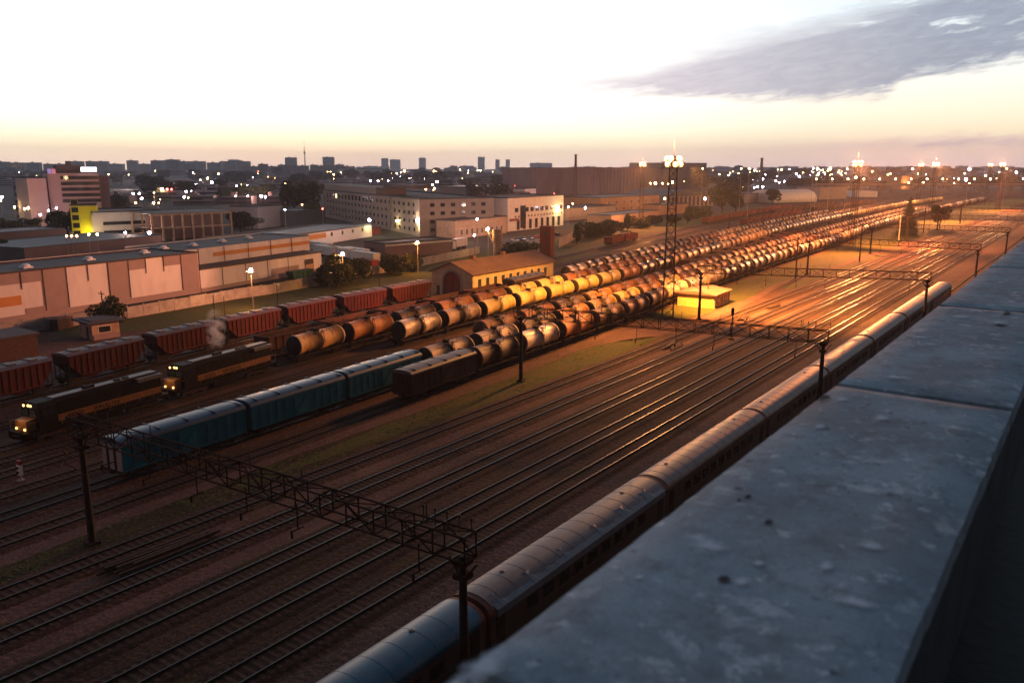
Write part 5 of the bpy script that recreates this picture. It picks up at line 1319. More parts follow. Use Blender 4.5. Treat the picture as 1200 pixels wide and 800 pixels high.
# ------------------------------------------------------------------ the long warehouse
def warehouse():
    a0 = Vector((-162.0, 22.0)); a1 = Vector((-171.6, 113.8)); d = (a1 - a0); L = d.length; rz = atan2(d.y, d.x)
    H = 9.3
    t = empty('warehouse', (a0.x, a0.y, 0), rz); tag(t, 'long pale warehouse with brown wall panels and roof domes', 'warehouse')
    def uu(px, py):                            # distance along the front of a sight line
        r_ = ray(px, py); n = Vector((-d.y, d.x)) / L
        k = (Vector((a0.x, a0.y)).dot(n)) / (r_.x * n.x + r_.y * n.y); q = Vector((r_.x * k, r_.y * k)) - a0
        return q.dot(d / L), CAM_H + r_.z * k
    b = MB(); b.box(0, L, .0, 17, 0, H); b.build('wall', M['cream_wall'], t)
    b = MB(); b.box(.15, L - .15, .15, 16.85, H + .003, H + .06); b.build('roof', M['roof_felt'], t)
    b = MB()
    for bx in ((-.1, L + .1, -.12, .14), (-.1, L + .1, 16.86, 17.12), (-.1, .14, .14, 16.86), (L - .14, L + .1, .14, 16.86)): b.box(*bx, H + .003, H + .35)
    b.build('roof_edge', M['steel_dark'], t)
    b = MB(); b.box(-.05, L + .05, 17.0, 17.18, H + .353, H + .5); b.build('roof_coping', M['white'], t)
    def panel(u0, u1, z0, z1, m, nm='brown_panel', th=.07): 
        q = MB(); q.box(u0, u1, -th, -.003, z0, z1); q.build(nm, m, t)
    for pxa, pxb, py in ((50, 79, 345), (127, 151, 335), (213, 233, 325)):
        panel(uu(pxa, py)[0], uu(pxb, py)[0], 1.25, H - .02, M['brown_panel'])
    for pxa, pxb in ((-2, 23), (24, 49.3), (151.5, 171), (193, 212.5)):
        panel(uu(pxa, 320)[0], uu(pxb, 312)[0], H - 2.1, H - .02, M['brown_panel'])
    panel(-.1, L, 0, 1.22, M['brown_panel'], 'plinth', .1)
    panel(6, uu(28, 372)[0], 1.25, 1.9, M['cream_wall'], 'plinth_step', .09)
    panel(uu(30, 365)[0], uu(54, 362)[0], 1.25, 2.3, M['brown_panel'], 'brown_panel', .12)
    u0, z0 = uu(25, 352); panel(2, u0, z0 - .8, z0 + 1.0, M['orange_sign'], 'orange_band', .09)
    for px in (23.5, 49.7, 77.5, 103, 127, 151, 171.5, 192.5, 213):
        u, _ = uu(px, 325); long_ = px in (49.7, 77.5, 127, 151, 213)
        q = MB(); q.box(u - .09, u + .09, -.2, -.13, 1.3 if long_ else H - 3.2, H); q.build('downpipe', M['steel_dark'], t)
    for px, py in ((-20, 318), (30, 312.5), (104, 303.5), (169, 295.5)):
        q = at(px, py, H + .3); lc = (Vector((q.x, q.y)) - a0); u = lc.dot(d / L); v = lc.dot(Vector((-d.y, d.x)) / L)
        if 1 < u < L - 1:
            m_ = MB(); m_.box(u - .95, u + .95, v - .95, v + .95, H + .06, H + .36); m_.sphere((u, v, H + .36), .9, 12, 8, sz=.65); m_.build('skylight', M['dome'], t)
    # second part, set back above a lower front block
    a0 = Vector((-171.9, 114.3)); a1 = Vector((-180.3, 158.8)); d = a1 - a0; L = d.length; rz = atan2(d.y, d.x)
    t = empty('warehouse', (a0.x, a0.y, 0), rz); tag(t, 'pale warehouse wing with an orange stripe above a lower front block', 'warehouse')
    H1, H2 = 5.2, 9.4
    b = MB(); b.box(0, L, 0, 6.0, 0, H1); b.build('front_block_wall', M['cream_wall'], t)
    b = MB(); b.box(-.05, L + .2, -.25, 6.3, H1 + .003, H1 + .38); b.build('canopy', M['steel_dark'], t)
    b = MB(); b.box(0, L + 3, 6.35, 24, 0, H2); b.build('wall', M['cream_wall'], t)
    b = MB(); b.box(.1, L + 2.9, 6.5, 23.9, H2 + .003, H2 + .05); b.build('roof', M['roof_felt'], t)
    b = MB(); b.box(-.05, L + 3.05, 23.8, 24.1, H2 + .003, H2 + .4); b.box(L + 2.8, L + 3.05, 6.3, 23.8, H2 + .003, H2 + .4); b.build('roof_coping', M['white'], t)
    q = MB(); q.box(11, L + 3, 6.26, 6.345, H2 - 2.3, H2 - 1.3); q.build('orange_band', M['orange_sign'], t)
    for k in range(5):
        u = 6 + k * 8.6; q = MB(); q.box(u - .07, u + .07, 6.15, 6.255, H1 + .4, H2); q.build('downpipe', M['steel_dark'], t)
    for k in range(4):
        u = 7 + k * 8.0; q = MB(); q.box(u - .07, u + .07, -.14, -.08, .9, H1); q.build('downpipe', M['steel_dark'], t)
    q = MB(); q.box(0, L, -.08, -.003, 0, .9); q.build('plinth', M['brown_panel'], t)
    q = MB(); q.box(L - 21, L - 10, -.12, -.083, .9, 2.8); q.build('brown_panel', M['brown_panel'], t)
    u = L - 5.6; q = MB(); q.box(u - 1.9, u + 1.9, -.12, -.085, .3, 3.9); f = q.build('loading_door', M['steel_dark'], t)
    q = MB(); q.box(u - 1.6, u + 1.6, -.2, -.123, .3, 2.5); q.build('shutter', M['orange_wall'], f)
    for px, py in ((188, 291), (226, 287), (260, 282.5), (291, 278.5)):
        q = at(px, py, H2 + .3); lc = (Vector((q.x, q.y)) - a0); uq = max(2, min(L, lc.dot(d / L))); v = max(9, min(22, lc.dot(Vector((-d.y, d.x)) / L)))
        m_ = MB(); m_.box(uq - .95, uq + .95, v - .95, v + .95, H2 + .05, H2 + .36); m_.sphere((uq, v, H2 + .36), .9, 12, 8, sz=.65); m_.build('skylight', M['dome'], t)
warehouse()
p = at(352, 326); t = empty('green_skip', (p.x, p.y, 0), R(95)); tag(t, 'dark green skip standing in front of the loading door', 'skip')
M['skip_green'] = mat('skip_green', (0.02, 0.06, 0.04), None, 1, .7)
b = MB(); b.loft([[(-3.4, -1.1, .2), (3.4, -1.1, .2), (3.4, 1.1, .2), (-3.4, 1.1, .2)], [(-3.9, -1.25, 2.2), (3.9, -1.25, 2.2), (3.9, 1.25, 2.2), (-3.9, 1.25, 2.2)]], smooth=False); b.build('skip_body', M['skip_green'], t)
b = MB()
for x in (-2, 0, 2): b.box(x - .1, x + .1, -1.35, 1.35, .3, 2.0)
b.build('rib', M['skip_green'], t)

# ------------------------------------------------------------------ buildings beyond the yard
def unit_window(w, h, frame, pane):
    b = MB(); b.box(-w / 2, w / 2, -.06, 0, -h / 2, h / 2, 0); b.box(-w / 2 + .1, w / 2 - .1, -.075, -.06, -h / 2 + .1, h / 2 - .1, 1)
    return b.mesh('window', [frame, pane])
class House:
    """a block whose front runs from p0 to p1; local x along the front, y away from the camera"""
    def __init__(s, name, p0, p1, depth, h, label, cat, wm, rm=None, parapet=.6, group=None):
        s.p0 = Vector((p0[0], p0[1])); d = Vector((p1[0], p1[1])) - s.p0; s.L = d.length; s.D = depth; s.H = h; s.rz = atan2(d.y, d.x); s.dx = d / s.L; s.dy = Vector((-s.dx.y, s.dx.x))
        s.t = empty(name, (p0[0], p0[1], 0), s.rz); tag(s.t, label, cat, group)
        b = MB(); b.box(0, s.L, 0, depth, 0, h); b.build('wall', wm, s.t)
        rm = rm or M['roof_felt']; b = MB(); b.box(.3, s.L - .3, .3, depth - .3, h + .003, h + .08)
        if parapet:
            for q in ((-.1, s.L + .1, -.1, .25), (-.1, s.L + .1, depth - .25, depth + .1), (-.1, .25, .25, depth - .25), (s.L - .25, s.L + .1, .25, depth - .25)): b.box(*q, h + .003, h + parapet)
        b.build('roof', rm, s.t)
    def box(s, name, m, x0, x1, y0, y1, z0, z1):
        b = MB(); b.box(x0, x1, y0, y1, z0, z1); return b.build(name, m, s.t)
    def windows(s, face, rows, cols, w, h, z0, dz, frame='white', pane='glass', a0=.06, a1=.94, lit=()):
        mw = unit_window(w, h, M[frame], M[pane]); ml = unit_window(w, h, M[frame], M['lit_win']) if lit else None
        n = 0
        for r_ in range(rows):
            for c in range(cols):
                f = a0 + (a1 - a0) * (c + .5) / cols; z = z0 + dz * r_
                me = ml if (r_, c) in lit else mw
                if face == 'front': put('window', me, s.t, (s.L * f, -.004, z))
                else: put('window', me, s.t, (s.L + .004, s.D * f, z), pi / 2)
    def on_front(s, px, py):
        r_ = ray(px, py); k = s.p0.dot(s.dy) / (r_.x * s.dy.x + r_.y * s.dy.y)
        return Vector((r_.x * k, r_.y * k, CAM_H + r_.z * k))

wall_lights = []
# grey factory block, long front and shorter right-hand face
f0, f1 = at(380, 254), at(492, 277)
hF = ztop(f1, 234)
fd = (at(527, 269) - f1); 
fac = House('factory', f0, f1, (at(527, 270) - f1).length, hF, 'grey five-storey factory block with rows of small dark windows', 'factory', M['grey_panel'])
st = hF / 4.4
fac.windows('front', 3, 24, 2.2, 1.7, st * .72, st, 'grey_panel', 'glass', .04, .98)
fac.windows('front', 1, 14, 3.4, 2.6, st * 3.72, st, 'grey_panel', 'glass', .04, .60, lit={(0, 3)})
fac.windows('front', 1, 9, 2.2, 1.7, st * 3.72, st, 'grey_panel', 'glass', .62, .98)
fac.windows('side', 4, 6, 2.2, 1.7, st * .72, st, 'grey_panel', 'glass', .1, .92)
fac.box('roof_storey', M['grey_panel'], 1, fac.L * .62, .6, 16, hF + .1, hF + 3.6)
fac.box('roof_hut', M['brick'], fac.L * .55, fac.L * .82, 8, 18, hF + 3.7, hF + 5.2)
fac.box('corner_pilaster', M['concrete'], fac.L - 36.4, fac.L - 35.6, -.5, -.003, 0, hF)
# low pink building before it
l0, l1 = at(300, 299), at(436, 277)
low = House('low_hall', l0, l1, 22, ztop(l1, 264), 'long low pink hall ending in front of the grey factory', 'hall', M['cream_wall'], M['roof_blue'])
low.windows('front', 1, 4, 1.6, 1.6, 3.4, 1, 'white', 'glass_dull', .55, .95)
low.box('yellow_band', M['orange_sign'], 6, low.L * .55, -.06, -.003, low.H - 2.2, low.H - .5)
low.box('brown_annex', M['container_red'], low.L + .2, low.L + 12, 2, 8, 0, 3.2)
# dark sheds in the lorry yard
y0_, y1_ = at(452, 303), at(530, 296)
ys_ = House('yard_shed', y0_, y1_, 12, ztop(y1_, 281), 'long low brown shed behind the concrete fence near the crooked lamp', 'shed', M['brick'], M['roof_felt'])
ys_.box('pale_fascia', M['white'], 0, ys_.L, -.3, -.003, ys_.H - .5, ys_.H)
# white two-storey building
w0, w1 = at(595, 271.5), at(660, 264)
wb = House('showroom', w0, w1, 26, ztop(w1, 229), 'white two-storey building with dark ground floor doors and red lettering band', 'showroom', M['white'], M['roof_felt'])
sx = wb.L
wb.windows('front', 1, 10, 3.0, 2.2, wb.H * .63, 1, 'white', 'glass', .1, .99)
wb.windows('front', 1, 16, 1.2, 1.0, wb.H * .43, 1, 'white', 'glass', .1, .99)
wb.windows('front', 1, 8, 2.4, 4.6, 2.6, 1, 'grey_panel', 'glass', .12, .96)
wb.box('stair_glazing', M['glass'], sx * .21, sx * .30, -.12, -.003, 1, wb.H * .76)
wb.box('red_sign', M['container_red'], sx * .03, sx * .18, -.18, -.003, wb.H * .30, wb.H * .38)
# darker halls left of the white building
h0, h1 = at(532, 283), at(600, 266)
House('dark_hall', at(538, 272), at(594, 266), 24, ztop(at(594, 266), 240), 'dark low hall between the grey factory and the white showroom', 'hall', M['brick'], M['roof_felt'])
House('dark_hall', at(534, 280), at(593.5, 273), 10, ztop(at(593.5, 273), 254), 'brick-fronted low hall right of the grey factory with a bright lamp', 'hall', M['plaster'], M['roof_felt']).windows('front', 1, 9, 1.6, 2.4, 2.4, 1, 'white', 'glass_dull')
# big dark slab blocks
b0, b1 = at(628, 229), at(748, 226)
bl = House('brick_mill', b0, b1, 60, ztop(b1, 197), 'huge dark brick mill block with a tall thin chimney in front', 'mill', M['brick'], M['roof_felt'])
for k in range(15): bl.box('pier', M['brick'], bl.L * (.5 + k * .034), bl.L * (.5 + k * .034) + 1.6, -1.2, -.003, 0, bl.H)
b0, b1 = at(776, 222), at(830, 220)
b2 = House('mill_annex', b0, b1, 80, ztop(b1, 197), 'dark block with a taller roof storey behind the light mast', 'mill', M['brick'], M['roof_felt'])
b2.box('roof_storey', M['far_wall'], b2.L * .1, b2.L, 4, 60, b2.H + .1, b2.H + 7)
p = at(689, 229); t = empty('chimney', (p.x, p.y - 25, 0)); tag(t, 'tall thin chimney rising before the dark brick mill', 'chimney')
b = MB(); b.cyl((0, 0, 0), (0, 0, ztop(p, 182.5)), 1.9, 1.1, 14); b.build('shaft', M['steel_rust'], t); b = MB(); b.cyl((0, 0, ztop(p, 182.5)), (0, 0, ztop(p, 182.5) + 1), 1.4, 1.4, 14); b.build('rim', M['steel_dark'], t)
p = at(891, 219); t = empty('chimney', (p.x, p.y, 0)); tag(t, 'thin dark chimney standing among the lights at the right horizon', 'chimney')
b = MB(); b.cyl((0, 0, 0), (0, 0, ztop(p, 186)), 2.6, 1.9, 14); b.build('shaft', M['grey_panel'], t); b = MB(); b.cyl((0, 0, ztop(p, 186)), (0, 0, ztop(p, 186) + 1), 2.2, 2.2, 14); b.build('rim', M['steel_dark'], t)
# ochre buildings right of the showroom
o0, o1 = at(704, 252), at(772, 247)
ob = House('ochre_house', o0, o1, 30, ztop(o1, 229), 'ochre two-storey house with a greenish flat roof beyond the bushes', 'house', M['orange_wall'], M['roof_blue'])
ob.windows('front', 2, 7, 2.2, 2.0, ob.H * .3, ob.H * .4, 'white', 'glass_dull')
House('ochre_house', at(716, 262), at(772, 255), 14, ztop(at(772, 255), 247), 'low ochre outbuilding in front of the two-storey ochre house', 'house', M['orange_wall'], M['roof_blue'])
House('grey_lowhouse', at(662, 259), at(722, 254), 20, ztop(at(722, 254), 241), 'low grey building behind bushes with two yellow-lit walls', 'house', M['grey_panel'], M['roof_felt'])
House('low_wall_house', at(772, 252), at(806, 250), 12, ztop(at(806, 250), 239), 'low ochre house right of the light mast', 'house', M['orange_wall'], M['roof_blue'])
# striped hall with a shallow gable
g0, g1 = at(776, 243), at(835, 241)
gh = House('striped_hall', g0, g1, 45, ztop(g1, 229), 'grey and white striped hall with a shallow roof near the light mast', 'hall', M['hall_wall'], None, 0)
for k in range(12): gh.box('dark_stripe', M['steel_dark'], gh.L * (k + .15) / 12, gh.L * (k + .6) / 12, -.15, -.003, .5, gh.H - .3)
b = MB(); b.add([(-1, -1, gh.H + .1), (gh.L + 1, -1, gh.H + .1), (gh.L + 1, 46, gh.H + .1), (-1, 46, gh.H + .1), (gh.L * .4, -1, gh.H + 5), (gh.L * .4, 46, gh.H + 5)], [(0, 1, 4), (1, 2, 5, 4), (2, 3, 5), (3, 0, 4, 5), (3, 2, 1, 0)]); b.build('gable_roof', M['roof_blue'], gh.t)
# pale rounded storage hall at the right
c0, c1 = at(908, 238), at(957, 236.5)
d_ = c1 - c0; t = empty('arched_hangar', (c0.x, c0.y, 0), atan2(d_.y, d_.x)); tag(t, 'pale arched storage hangar shining beside the far wagon rows', 'hangar')
L = d_.length; w = 14; h = ztop(c1, 222)
b = MB(); b.loft([[(x, w * (1 - cos(pi * k / 14)), h * sin(pi * k / 14) ** .6) for k in range(15)] for x in (0, L)], cap=True, closed=True); b.build('shell', M['white'], t)
b = MB(); b.box(L + .003, L + .1, w - 3, w + 3, 0, h * .6); b.build('door', M['grey_panel'], t)
House('low_store', at(872, 238), at(905, 236), 20, ztop(at(905, 236), 226), 'low blue-roofed store left of the arched hangar', 'store', M['hall_wall'], M['roof_blue'])
House('low_store', at(960, 234), at(992, 233), 25, ztop(at(992, 233), 219), 'pale low hall right of the arched hangar under the overpass', 'store', M['grey_panel'], M['roof_felt'])
House('low_store', at(1003, 231), at(1028, 231), 25, ztop(at(1003, 231), 225), 'low pale store in front of the overpass', 'store', M['white'], M['white'])
House('orange_block', at(1055, 222), at(1072, 221.5), 30, ztop(at(1055, 222), 206), 'orange-lit block behind the overpass', 'block', M['orange_wall'], M['roof_felt'])
# overpass with its lamps
v0, v1 = at(955, 226), at(1330, 226)
d_ = v1 - v0; L = d_.length; t = empty('overpass', (v0.x, v0.y, 0), atan2(d_.y, d_.x)); tag(t, 'long road overpass crossing the far end of the yard', 'overpass')
hv = ztop(v0, 216)
b = MB(); b.box(0, L, 0, 14, hv - 1.8, hv); b.build('deck', M['concrete'], t)
b = MB(); b.box(0, L, -.3, -.003, hv - .6, hv + 1.0); b.build('guard_rail', M['plaster'], t)
pm = MB(); pm.box(-1.2, 1.2, 2, 12, 0, hv - 1.81); pm = pm.mesh('pier', M['concrete'])
for k in range(int(L / 34)): put('pier', pm, t, (17 + k * 34, 0, 0))

# left-hand town: office block, lime tower, striped block, frame skeleton
o0, o1 = at(62, 264), at(121, 262)
of = House('office_block', o0, o1, 26, ztop(o0, 203), 'pink nine-storey office block with a glowing white sign on its roof', 'office block', M['pink_office'])
stz = of.H / 9
of.windows('front', 5, 12, 2.4, 1.9, stz * 4.2, stz, 'pink_office', 'glass', .26, .99, lit={(4, 1)})
of.box('roof_storey', M['brick'], of.L * .2, of.L * .66, 3, 18, of.H + .1, of.H + stz * 1.35)
of.box('penthouse', M['brick'], of.L * .42, of.L * .50, 5, 12, of.H + stz * 1.36, of.H + stz * 2.1)
of.box('dark_wing', M['brick'], of.L + .01, of.L + 5, 3, 24, 0, of.H - stz * .5)
sg = of.box('roof_sign', M['sign_white'], of.L * .66, of.L * .97, -.6, -.2, of.H + .7, of.H + stz * 1.0)
of.box('sign_frame', M['steel_dark'], of.L * .65, of.L * .98, -.15, .2, of.H + .1, of.H + stz * 1.1)
of.box('sign_panel', M['sign_blue'], of.L * .01, of.L * .085, -.4, -.003, of.H - stz * .1, of.H + stz * .75)
of.box('sign_panel', M['sign_red'], of.L * .09, of.L * .165, -.4, -.003, of.H - stz * .1, of.H + stz * .75)
House('office_wing', at(20, 262), at(38, 264), 30, ztop(at(38, 264), 209), 'darker office tower left of the pink office block', 'office block', M['far_wall']).windows('front', 8, 5, 2.2, 1.9, 4, 3.6, 'far_wall', 'glass')
House('office_link', at(38, 266), at(60, 265), 20, ztop(at(60, 265), 209), 'pale blank tower joined to the pink office block', 'office block', M['pink_office'])
lt0, lt1 = at(86, 281), at(117, 280)
lt_ = House('lime_tower', lt0, lt1, 14, ztop(lt1, 241), 'lime yellow square building with a lit base', 'building', M['lime'])
lt_.windows('front', 5, 1, 2.6, 2.2, 2.6, 3.1, 'lime', 'glass', .0, .35)
sb = House('striped_block', at(111, 280.5), at(191, 276.5), 28, ztop(at(191, 276.5), 247), 'white block with two long dark window bands', 'block', M['white'])
for z in (.18, .52): sb.box('window_band', M['glass'], sb.L * .14, sb.L, -.12, -.003, sb.H * z, sb.H * (z + .13))
sb.box('pale_end', M['cream_wall'], -.4, sb.L * .13, -.4, -.003, 0, sb.H - 1)
s0, s1 = at(180, 283.5), at(272, 278); d_ = s1 - s0; L = d_.length; t = empty('frame_building', (s0.x, s0.y, 0), atan2(d_.y, d_.x)); tag(t, 'unfinished concrete frame building with open bays', 'building')
h = ztop(s1, 248); b = MB(); D = 22
for i in range(9):
    for j in (0, D):
        x = L * i / 8; b.box(x - .35, x + .35, j - .35, j + .35, 0, h)
b.build('column', M['plaster'], t).name = 'concrete_columns'
b = MB()
for z in (h * .46, h - .6):
    for j in (0, D): b.box(-.4, L + .4, j - .3, j + .3, z + .003, z + .6)
b.build('beam', M['plaster'], t)
b = MB(); b.box(.4, L - .4, .4, D - .4, h * .46, h * .46 + .3); b.box(-.6, L + .6, -.6, D + .6, h + .01, h + .3); b.build('floor_slab', M['concrete'], t)
b = MB(); b.box(.4, L - .4, 8, 8.3, 0, h * .44); b.box(.4, L - .4, 8, 8.3, h * .5, h - .7); b.build('inner_wall', M['brick'], t)
# big grey roofs behind the warehouse
House('grey_hall', at(30, 308), at(190, 290), 32, ztop(at(190, 290), 276), 'wide low hall with a blue-grey roof behind the warehouse', 'hall', M['brick'], M['roof_blue'], .3)
House('grey_hall', at(-40, 297), at(78, 287), 18, ztop(at(78, 287), 268), 'low brown hall with a slate roof at the edge of the town', 'hall', M['brick'], M['roof_blue'], .3).windows('front', 1, 10, 1.6, 1.4, 2.4, 1, 'brick', 'glass_dull')
for vx in (24, 73, 116):
    p = at(vx, 300); t = empty('roof_ventilator', (p.x, p.y, 0)); 
    bpy.data.objects.remove(t)
House('pale_shed', at(303, 268), at(330, 265), 16, ztop(at(330, 265), 241), 'pale blank block left of the grey factory', 'block', M['far_wall'])
House('pale_shed', at(330, 262), at(348, 261), 12, ztop(at(348, 261), 252), 'small pale block beside the blue-roofed sheds', 'block', M['far_wall'])
House('blue_shed', at(346, 266), at(382, 263), 22, ztop(at(382, 263), 246), 'blue-grey sheet shed tucked beside the factory', 'shed', M['roof_blue'], M['roof_blue'])
House('pale_shed', at(455, 216), at(500, 215), 40, ztop(at(500, 215), 209), 'long low hall lit by a row of white wall lamps', 'hall', M['far_wall'])
House('pale_shed', at(415, 210), at(448, 209.5), 60, ztop(at(448, 209.5), 198), 'pale wide block on the skyline in front of the haze', 'block', M['white'])
House('pale_shed', at(562, 235), at(598, 232), 40, ztop(at(598, 232), 218), 'low hall with a sloping grey roof behind the showroom', 'hall', M['far_wall'], M['roof_blue'])
House('pale_shed', at(615, 233), at(628, 232), 12, ztop(at(628, 232), 221), 'tiny pale house before the dark brick mill', 'house', M['white'])

# ------------------------------------------------------------------ trees
def crown_mesh(name, lobes, n, size, m, seed, needle=False):
    r = random.Random(seed); b = MB(); tot = sum(l[3] ** 2 for l in lobes)
    for (cx, cy, cz, rad, sq) in lobes:
        k = int(n * rad ** 2 / tot)
        for _ in range(k):
            u = Vector((r.gauss(0, 1), r.gauss(0, 1), r.gauss(0, 1))).normalized() * rad * (r.uniform(.45, 1.05) ** .5)
            c = Vector((cx + u.x, cy + u.y, cz + u.z * sq)); s_ = size * r.uniform(.6, 1.4)
            nrm = Vector((r.gauss(0, 1), r.gauss(0, 1), r.gauss(0, 1))).normalized()
            a = nrm.orthogonal().normalized(); q = nrm.cross(a)
            b.add([c - a * s_, c + q * s_ * .6, c + a * s_, c - q * s_ * .6], [(0, 1, 2, 3)])
    return b.mesh(name, m)
def lobes_round(r, n, R0, H):
    out = []
    for _ in range(n):
        a = r.uniform(0, 2 * pi); q = R0 * r.uniform(.15, .75); out.append((q * cos(a), q * sin(a), H * r.uniform(.32, .9), R0 * r.uniform(.28, .52), r.uniform(.7, 1.0)))
    return out
TREES = {}
def tree_kind(kind, seed, n=1700):
    """a one-metre-scale tree: height 10, to be scaled"""
    r = random.Random(seed)
    if kind == 'round': lb = lobes_round(r, 14, 4.2, 9.0); cm = crown_mesh('crown', lb, int(n * 1.7), .34, M['leaf'], seed); th = 5.5
    elif kind == 'tall': lb = [(r.uniform(-.7, .7), r.uniform(-.7, .7), 2 + k * .7, 1.9 - abs(k - 4) * .22, .9) for k in range(11)]; cm = crown_mesh('crown', lb, n, .32, M['leaf'], seed); th = 7
    elif kind == 'bush': lb = [(r.uniform(-4, 4), r.uniform(-3, 3), r.uniform(2, 6.5), r.uniform(1.8, 3.2), .85) for _ in range(12)]; cm = crown_mesh('crown', lb, int(n * 1.6), .40, M['leaf'], seed); th = 4
    else:
        b = MB(); lv = 26
        for k in range(lv):
            z = .8 + 9.0 * k / lv; R0 = 2.7 * (1 - k / lv) ** .85 + .15; m_ = max(6, int(24 * R0 / 2.5))
            for i in range(m_):
                a = 2 * pi * i / m_ + r.uniform(-.3, .3); q = R0 * r.uniform(.75, 1.1); dz = -.28 * q * r.uniform(.6, 1.4)
                c0 = Vector((.1 * cos(a), .1 * sin(a), z + .2)); c1 = Vector((q * cos(a), q * sin(a), z + dz)); sd = Vector((-sin(a), cos(a), 0)) * (.26 + .1 * R0)
                mid = c0.lerp(c1, .6); b.add([c0, mid - sd + Vector((0, 0, -.1)), c1, mid + sd + Vector((0, 0, -.1))], [(0, 1, 2, 3)])
        cm = b.mesh('crown', M['needle']); th = 9.5
    tb = MB(); tb.cyl((0, 0, 0), (0, 0, th), .26, .08, 8)
    if kind in ('round', 'bush'):
        for k in range(6):
            a = k * 1.05 + .3; tb.cyl((0, 0, 1.2 + k * .4), (2.2 * cos(a), 2.2 * sin(a), 3.6 + k * .5), .12, .04, 6)
    return cm, tb.mesh('trunk', M['bark'])
for kd, sds in (('round', (1, 2, 3)), ('tall', (4, 5)), ('bush', (6, 7, 8)), ('conifer', (9,))): TREES[kd] = [tree_kind(kd, s_) for s_ in sds]
_ti = [0]
def tree(kind, px, py, ptop, label, cat='tree', group=None, wide=1.0, name=None):
    p = at(px, py); h = ztop(p, ptop); _ti[0] += 1
    cm, tm = TREES[kind][_ti[0] % len(TREES[kind])]
    nm = name or {'round': 'broadleaf_tree', 'tall': 'slender_tree', 'bush': 'bushy_tree', 'conifer': 'conifer_tree'}[kind]
    o = empty(nm, p, rng.uniform(0, 6.28)); s_ = h / 9.6
    o.scale = (s_ * wide, s_ * wide, s_); put('crown', cm, o); put('trunk', tm, o)
    return tag(o, label, cat, group)
tree('round', 128, 387, 345, 'round dark tree standing right behind the pale flat-roofed hut', wide=1.05)
tree('bush', 395, 336, 290, 'big dark bushy tree at the fence below the lit street lamp', wide=.9)
tree('bush', 420, 330, 298, 'bushy tree leaning right of the big bush by the fence', wide=.9)
tree('bush', 458, 322, 293, 'dark shrubby tree at the fence between two street lamps', wide=1.0)
tree('bush', 479, 318, 291, 'smaller shrubby tree against the fence beside the orange street lamp', wide=.9)
tree('bush', 640, 324, 303, 'dark bush growing at the far end of the engine shed', wide=.9)
tree('bush', 612, 303, 278, 'dark tree behind the engine shed, left of the brick tower', wide=1.3)
tree('bush', 600, 305, 282, 'dark low tree behind the shed roof near the concrete column', wide=1.2)
tree('tall', 676, 286, 262, 'thin dark tree right of the brick tower', wide=1.0)
for i, (px, py, tp, w_) in enumerate(((692, 279, 256, 1.2), (704, 276, 258, 1.5), (718, 274, 254, 1.3), (735, 270, 250, 1.1), (750, 267, 251, 1.5), (764, 264, 250, 1.4), (806, 262, 241, 1.2), (817, 256, 238, 1.6), (790, 262, 250, 1.3))):
    tree('tall' if i in (3, 6) else 'bush', px, py, tp, 'dark bush in the hedge-like belt along the far side of the tracks', 'bush', 'bushes along the far side of the tracks', w_, 'shrub')
tree('round', 822, 226, 198, 'tall dark tree right of the light mast before the mill annex', wide=1.1)
tree('round', 846, 250, 219, 'large dark round tree beside the bright wall lamp', wide=1.2)
tree('round', 862, 249, 228, 'dark tree right of the large round one', wide=1.2)
tree('conifer', 1063, 276, 231, 'tall dark conifer standing alone beside the curving path', wide=1.35)
tree('round', 1101, 268, 240, 'broad dark tree beside the conifer on the grass', wide=.85)
tree('round', 905, 240, 221, 'dark tree at the end of the arched hangar', wide=1.2)
tree('round', 345, 255, 208, 'tall dark tree mass left of the grey factory', wide=.75)
tree('round', 362, 252, 214, 'dark tree close beside the factory corner', wide=.8)
tree('round', 368, 262, 236, 'small dark tree before the blue-grey sheet shed', wide=1.1)
for i, (px, py, tp, w_) in enumerate(((12, 275, 253, 1.5), (38, 274, 255, 1.4), (70, 277, 246, 1.0), (80, 279, 240, 1.0), (140, 250, 232, 1.8), (282, 275, 247, 1.3), (296, 270, 250, 1.4), (130, 243, 228, 1.7), (2, 300, 280, 1.4), (50, 302, 288, 1.6), (35, 303, 287, 1.4), (535, 262, 235, .9))):
    tree('round', px, py, tp, 'dark tree among the town roofs at dusk', 'tree', 'dark trees among the town roofs', w_)
rt = random.Random(33)
for i in range(120):
    py = rt.choice((204, 206, 208, 210, 212, 214, 217, 221, 226, 232, 238)); px = rt.uniform(-20, 1210)
    if px > 870 and py > 214: py = 209
    if 620 < px < 840: py = min(py, 207)
    if 370 < px < 535 or 40 < px < 130: py = min(py, 216)
    tree('round', px, py, py - rt.uniform(5, 9) - (py - 200) * .45, 'hazy dark tree in the distant town', 'tree', 'hazy trees in the distant town', rt.uniform(1.2, 2.2))
for i in range(26):
    px = 930 + i * 11 + rt.uniform(-5, 5); tree('round', px, 221.5, rt.uniform(205, 211), 'dark tree in the belt behind the overpass', 'tree', 'trees in the belt behind the overpass', rt.uniform(1.3, 2.0))

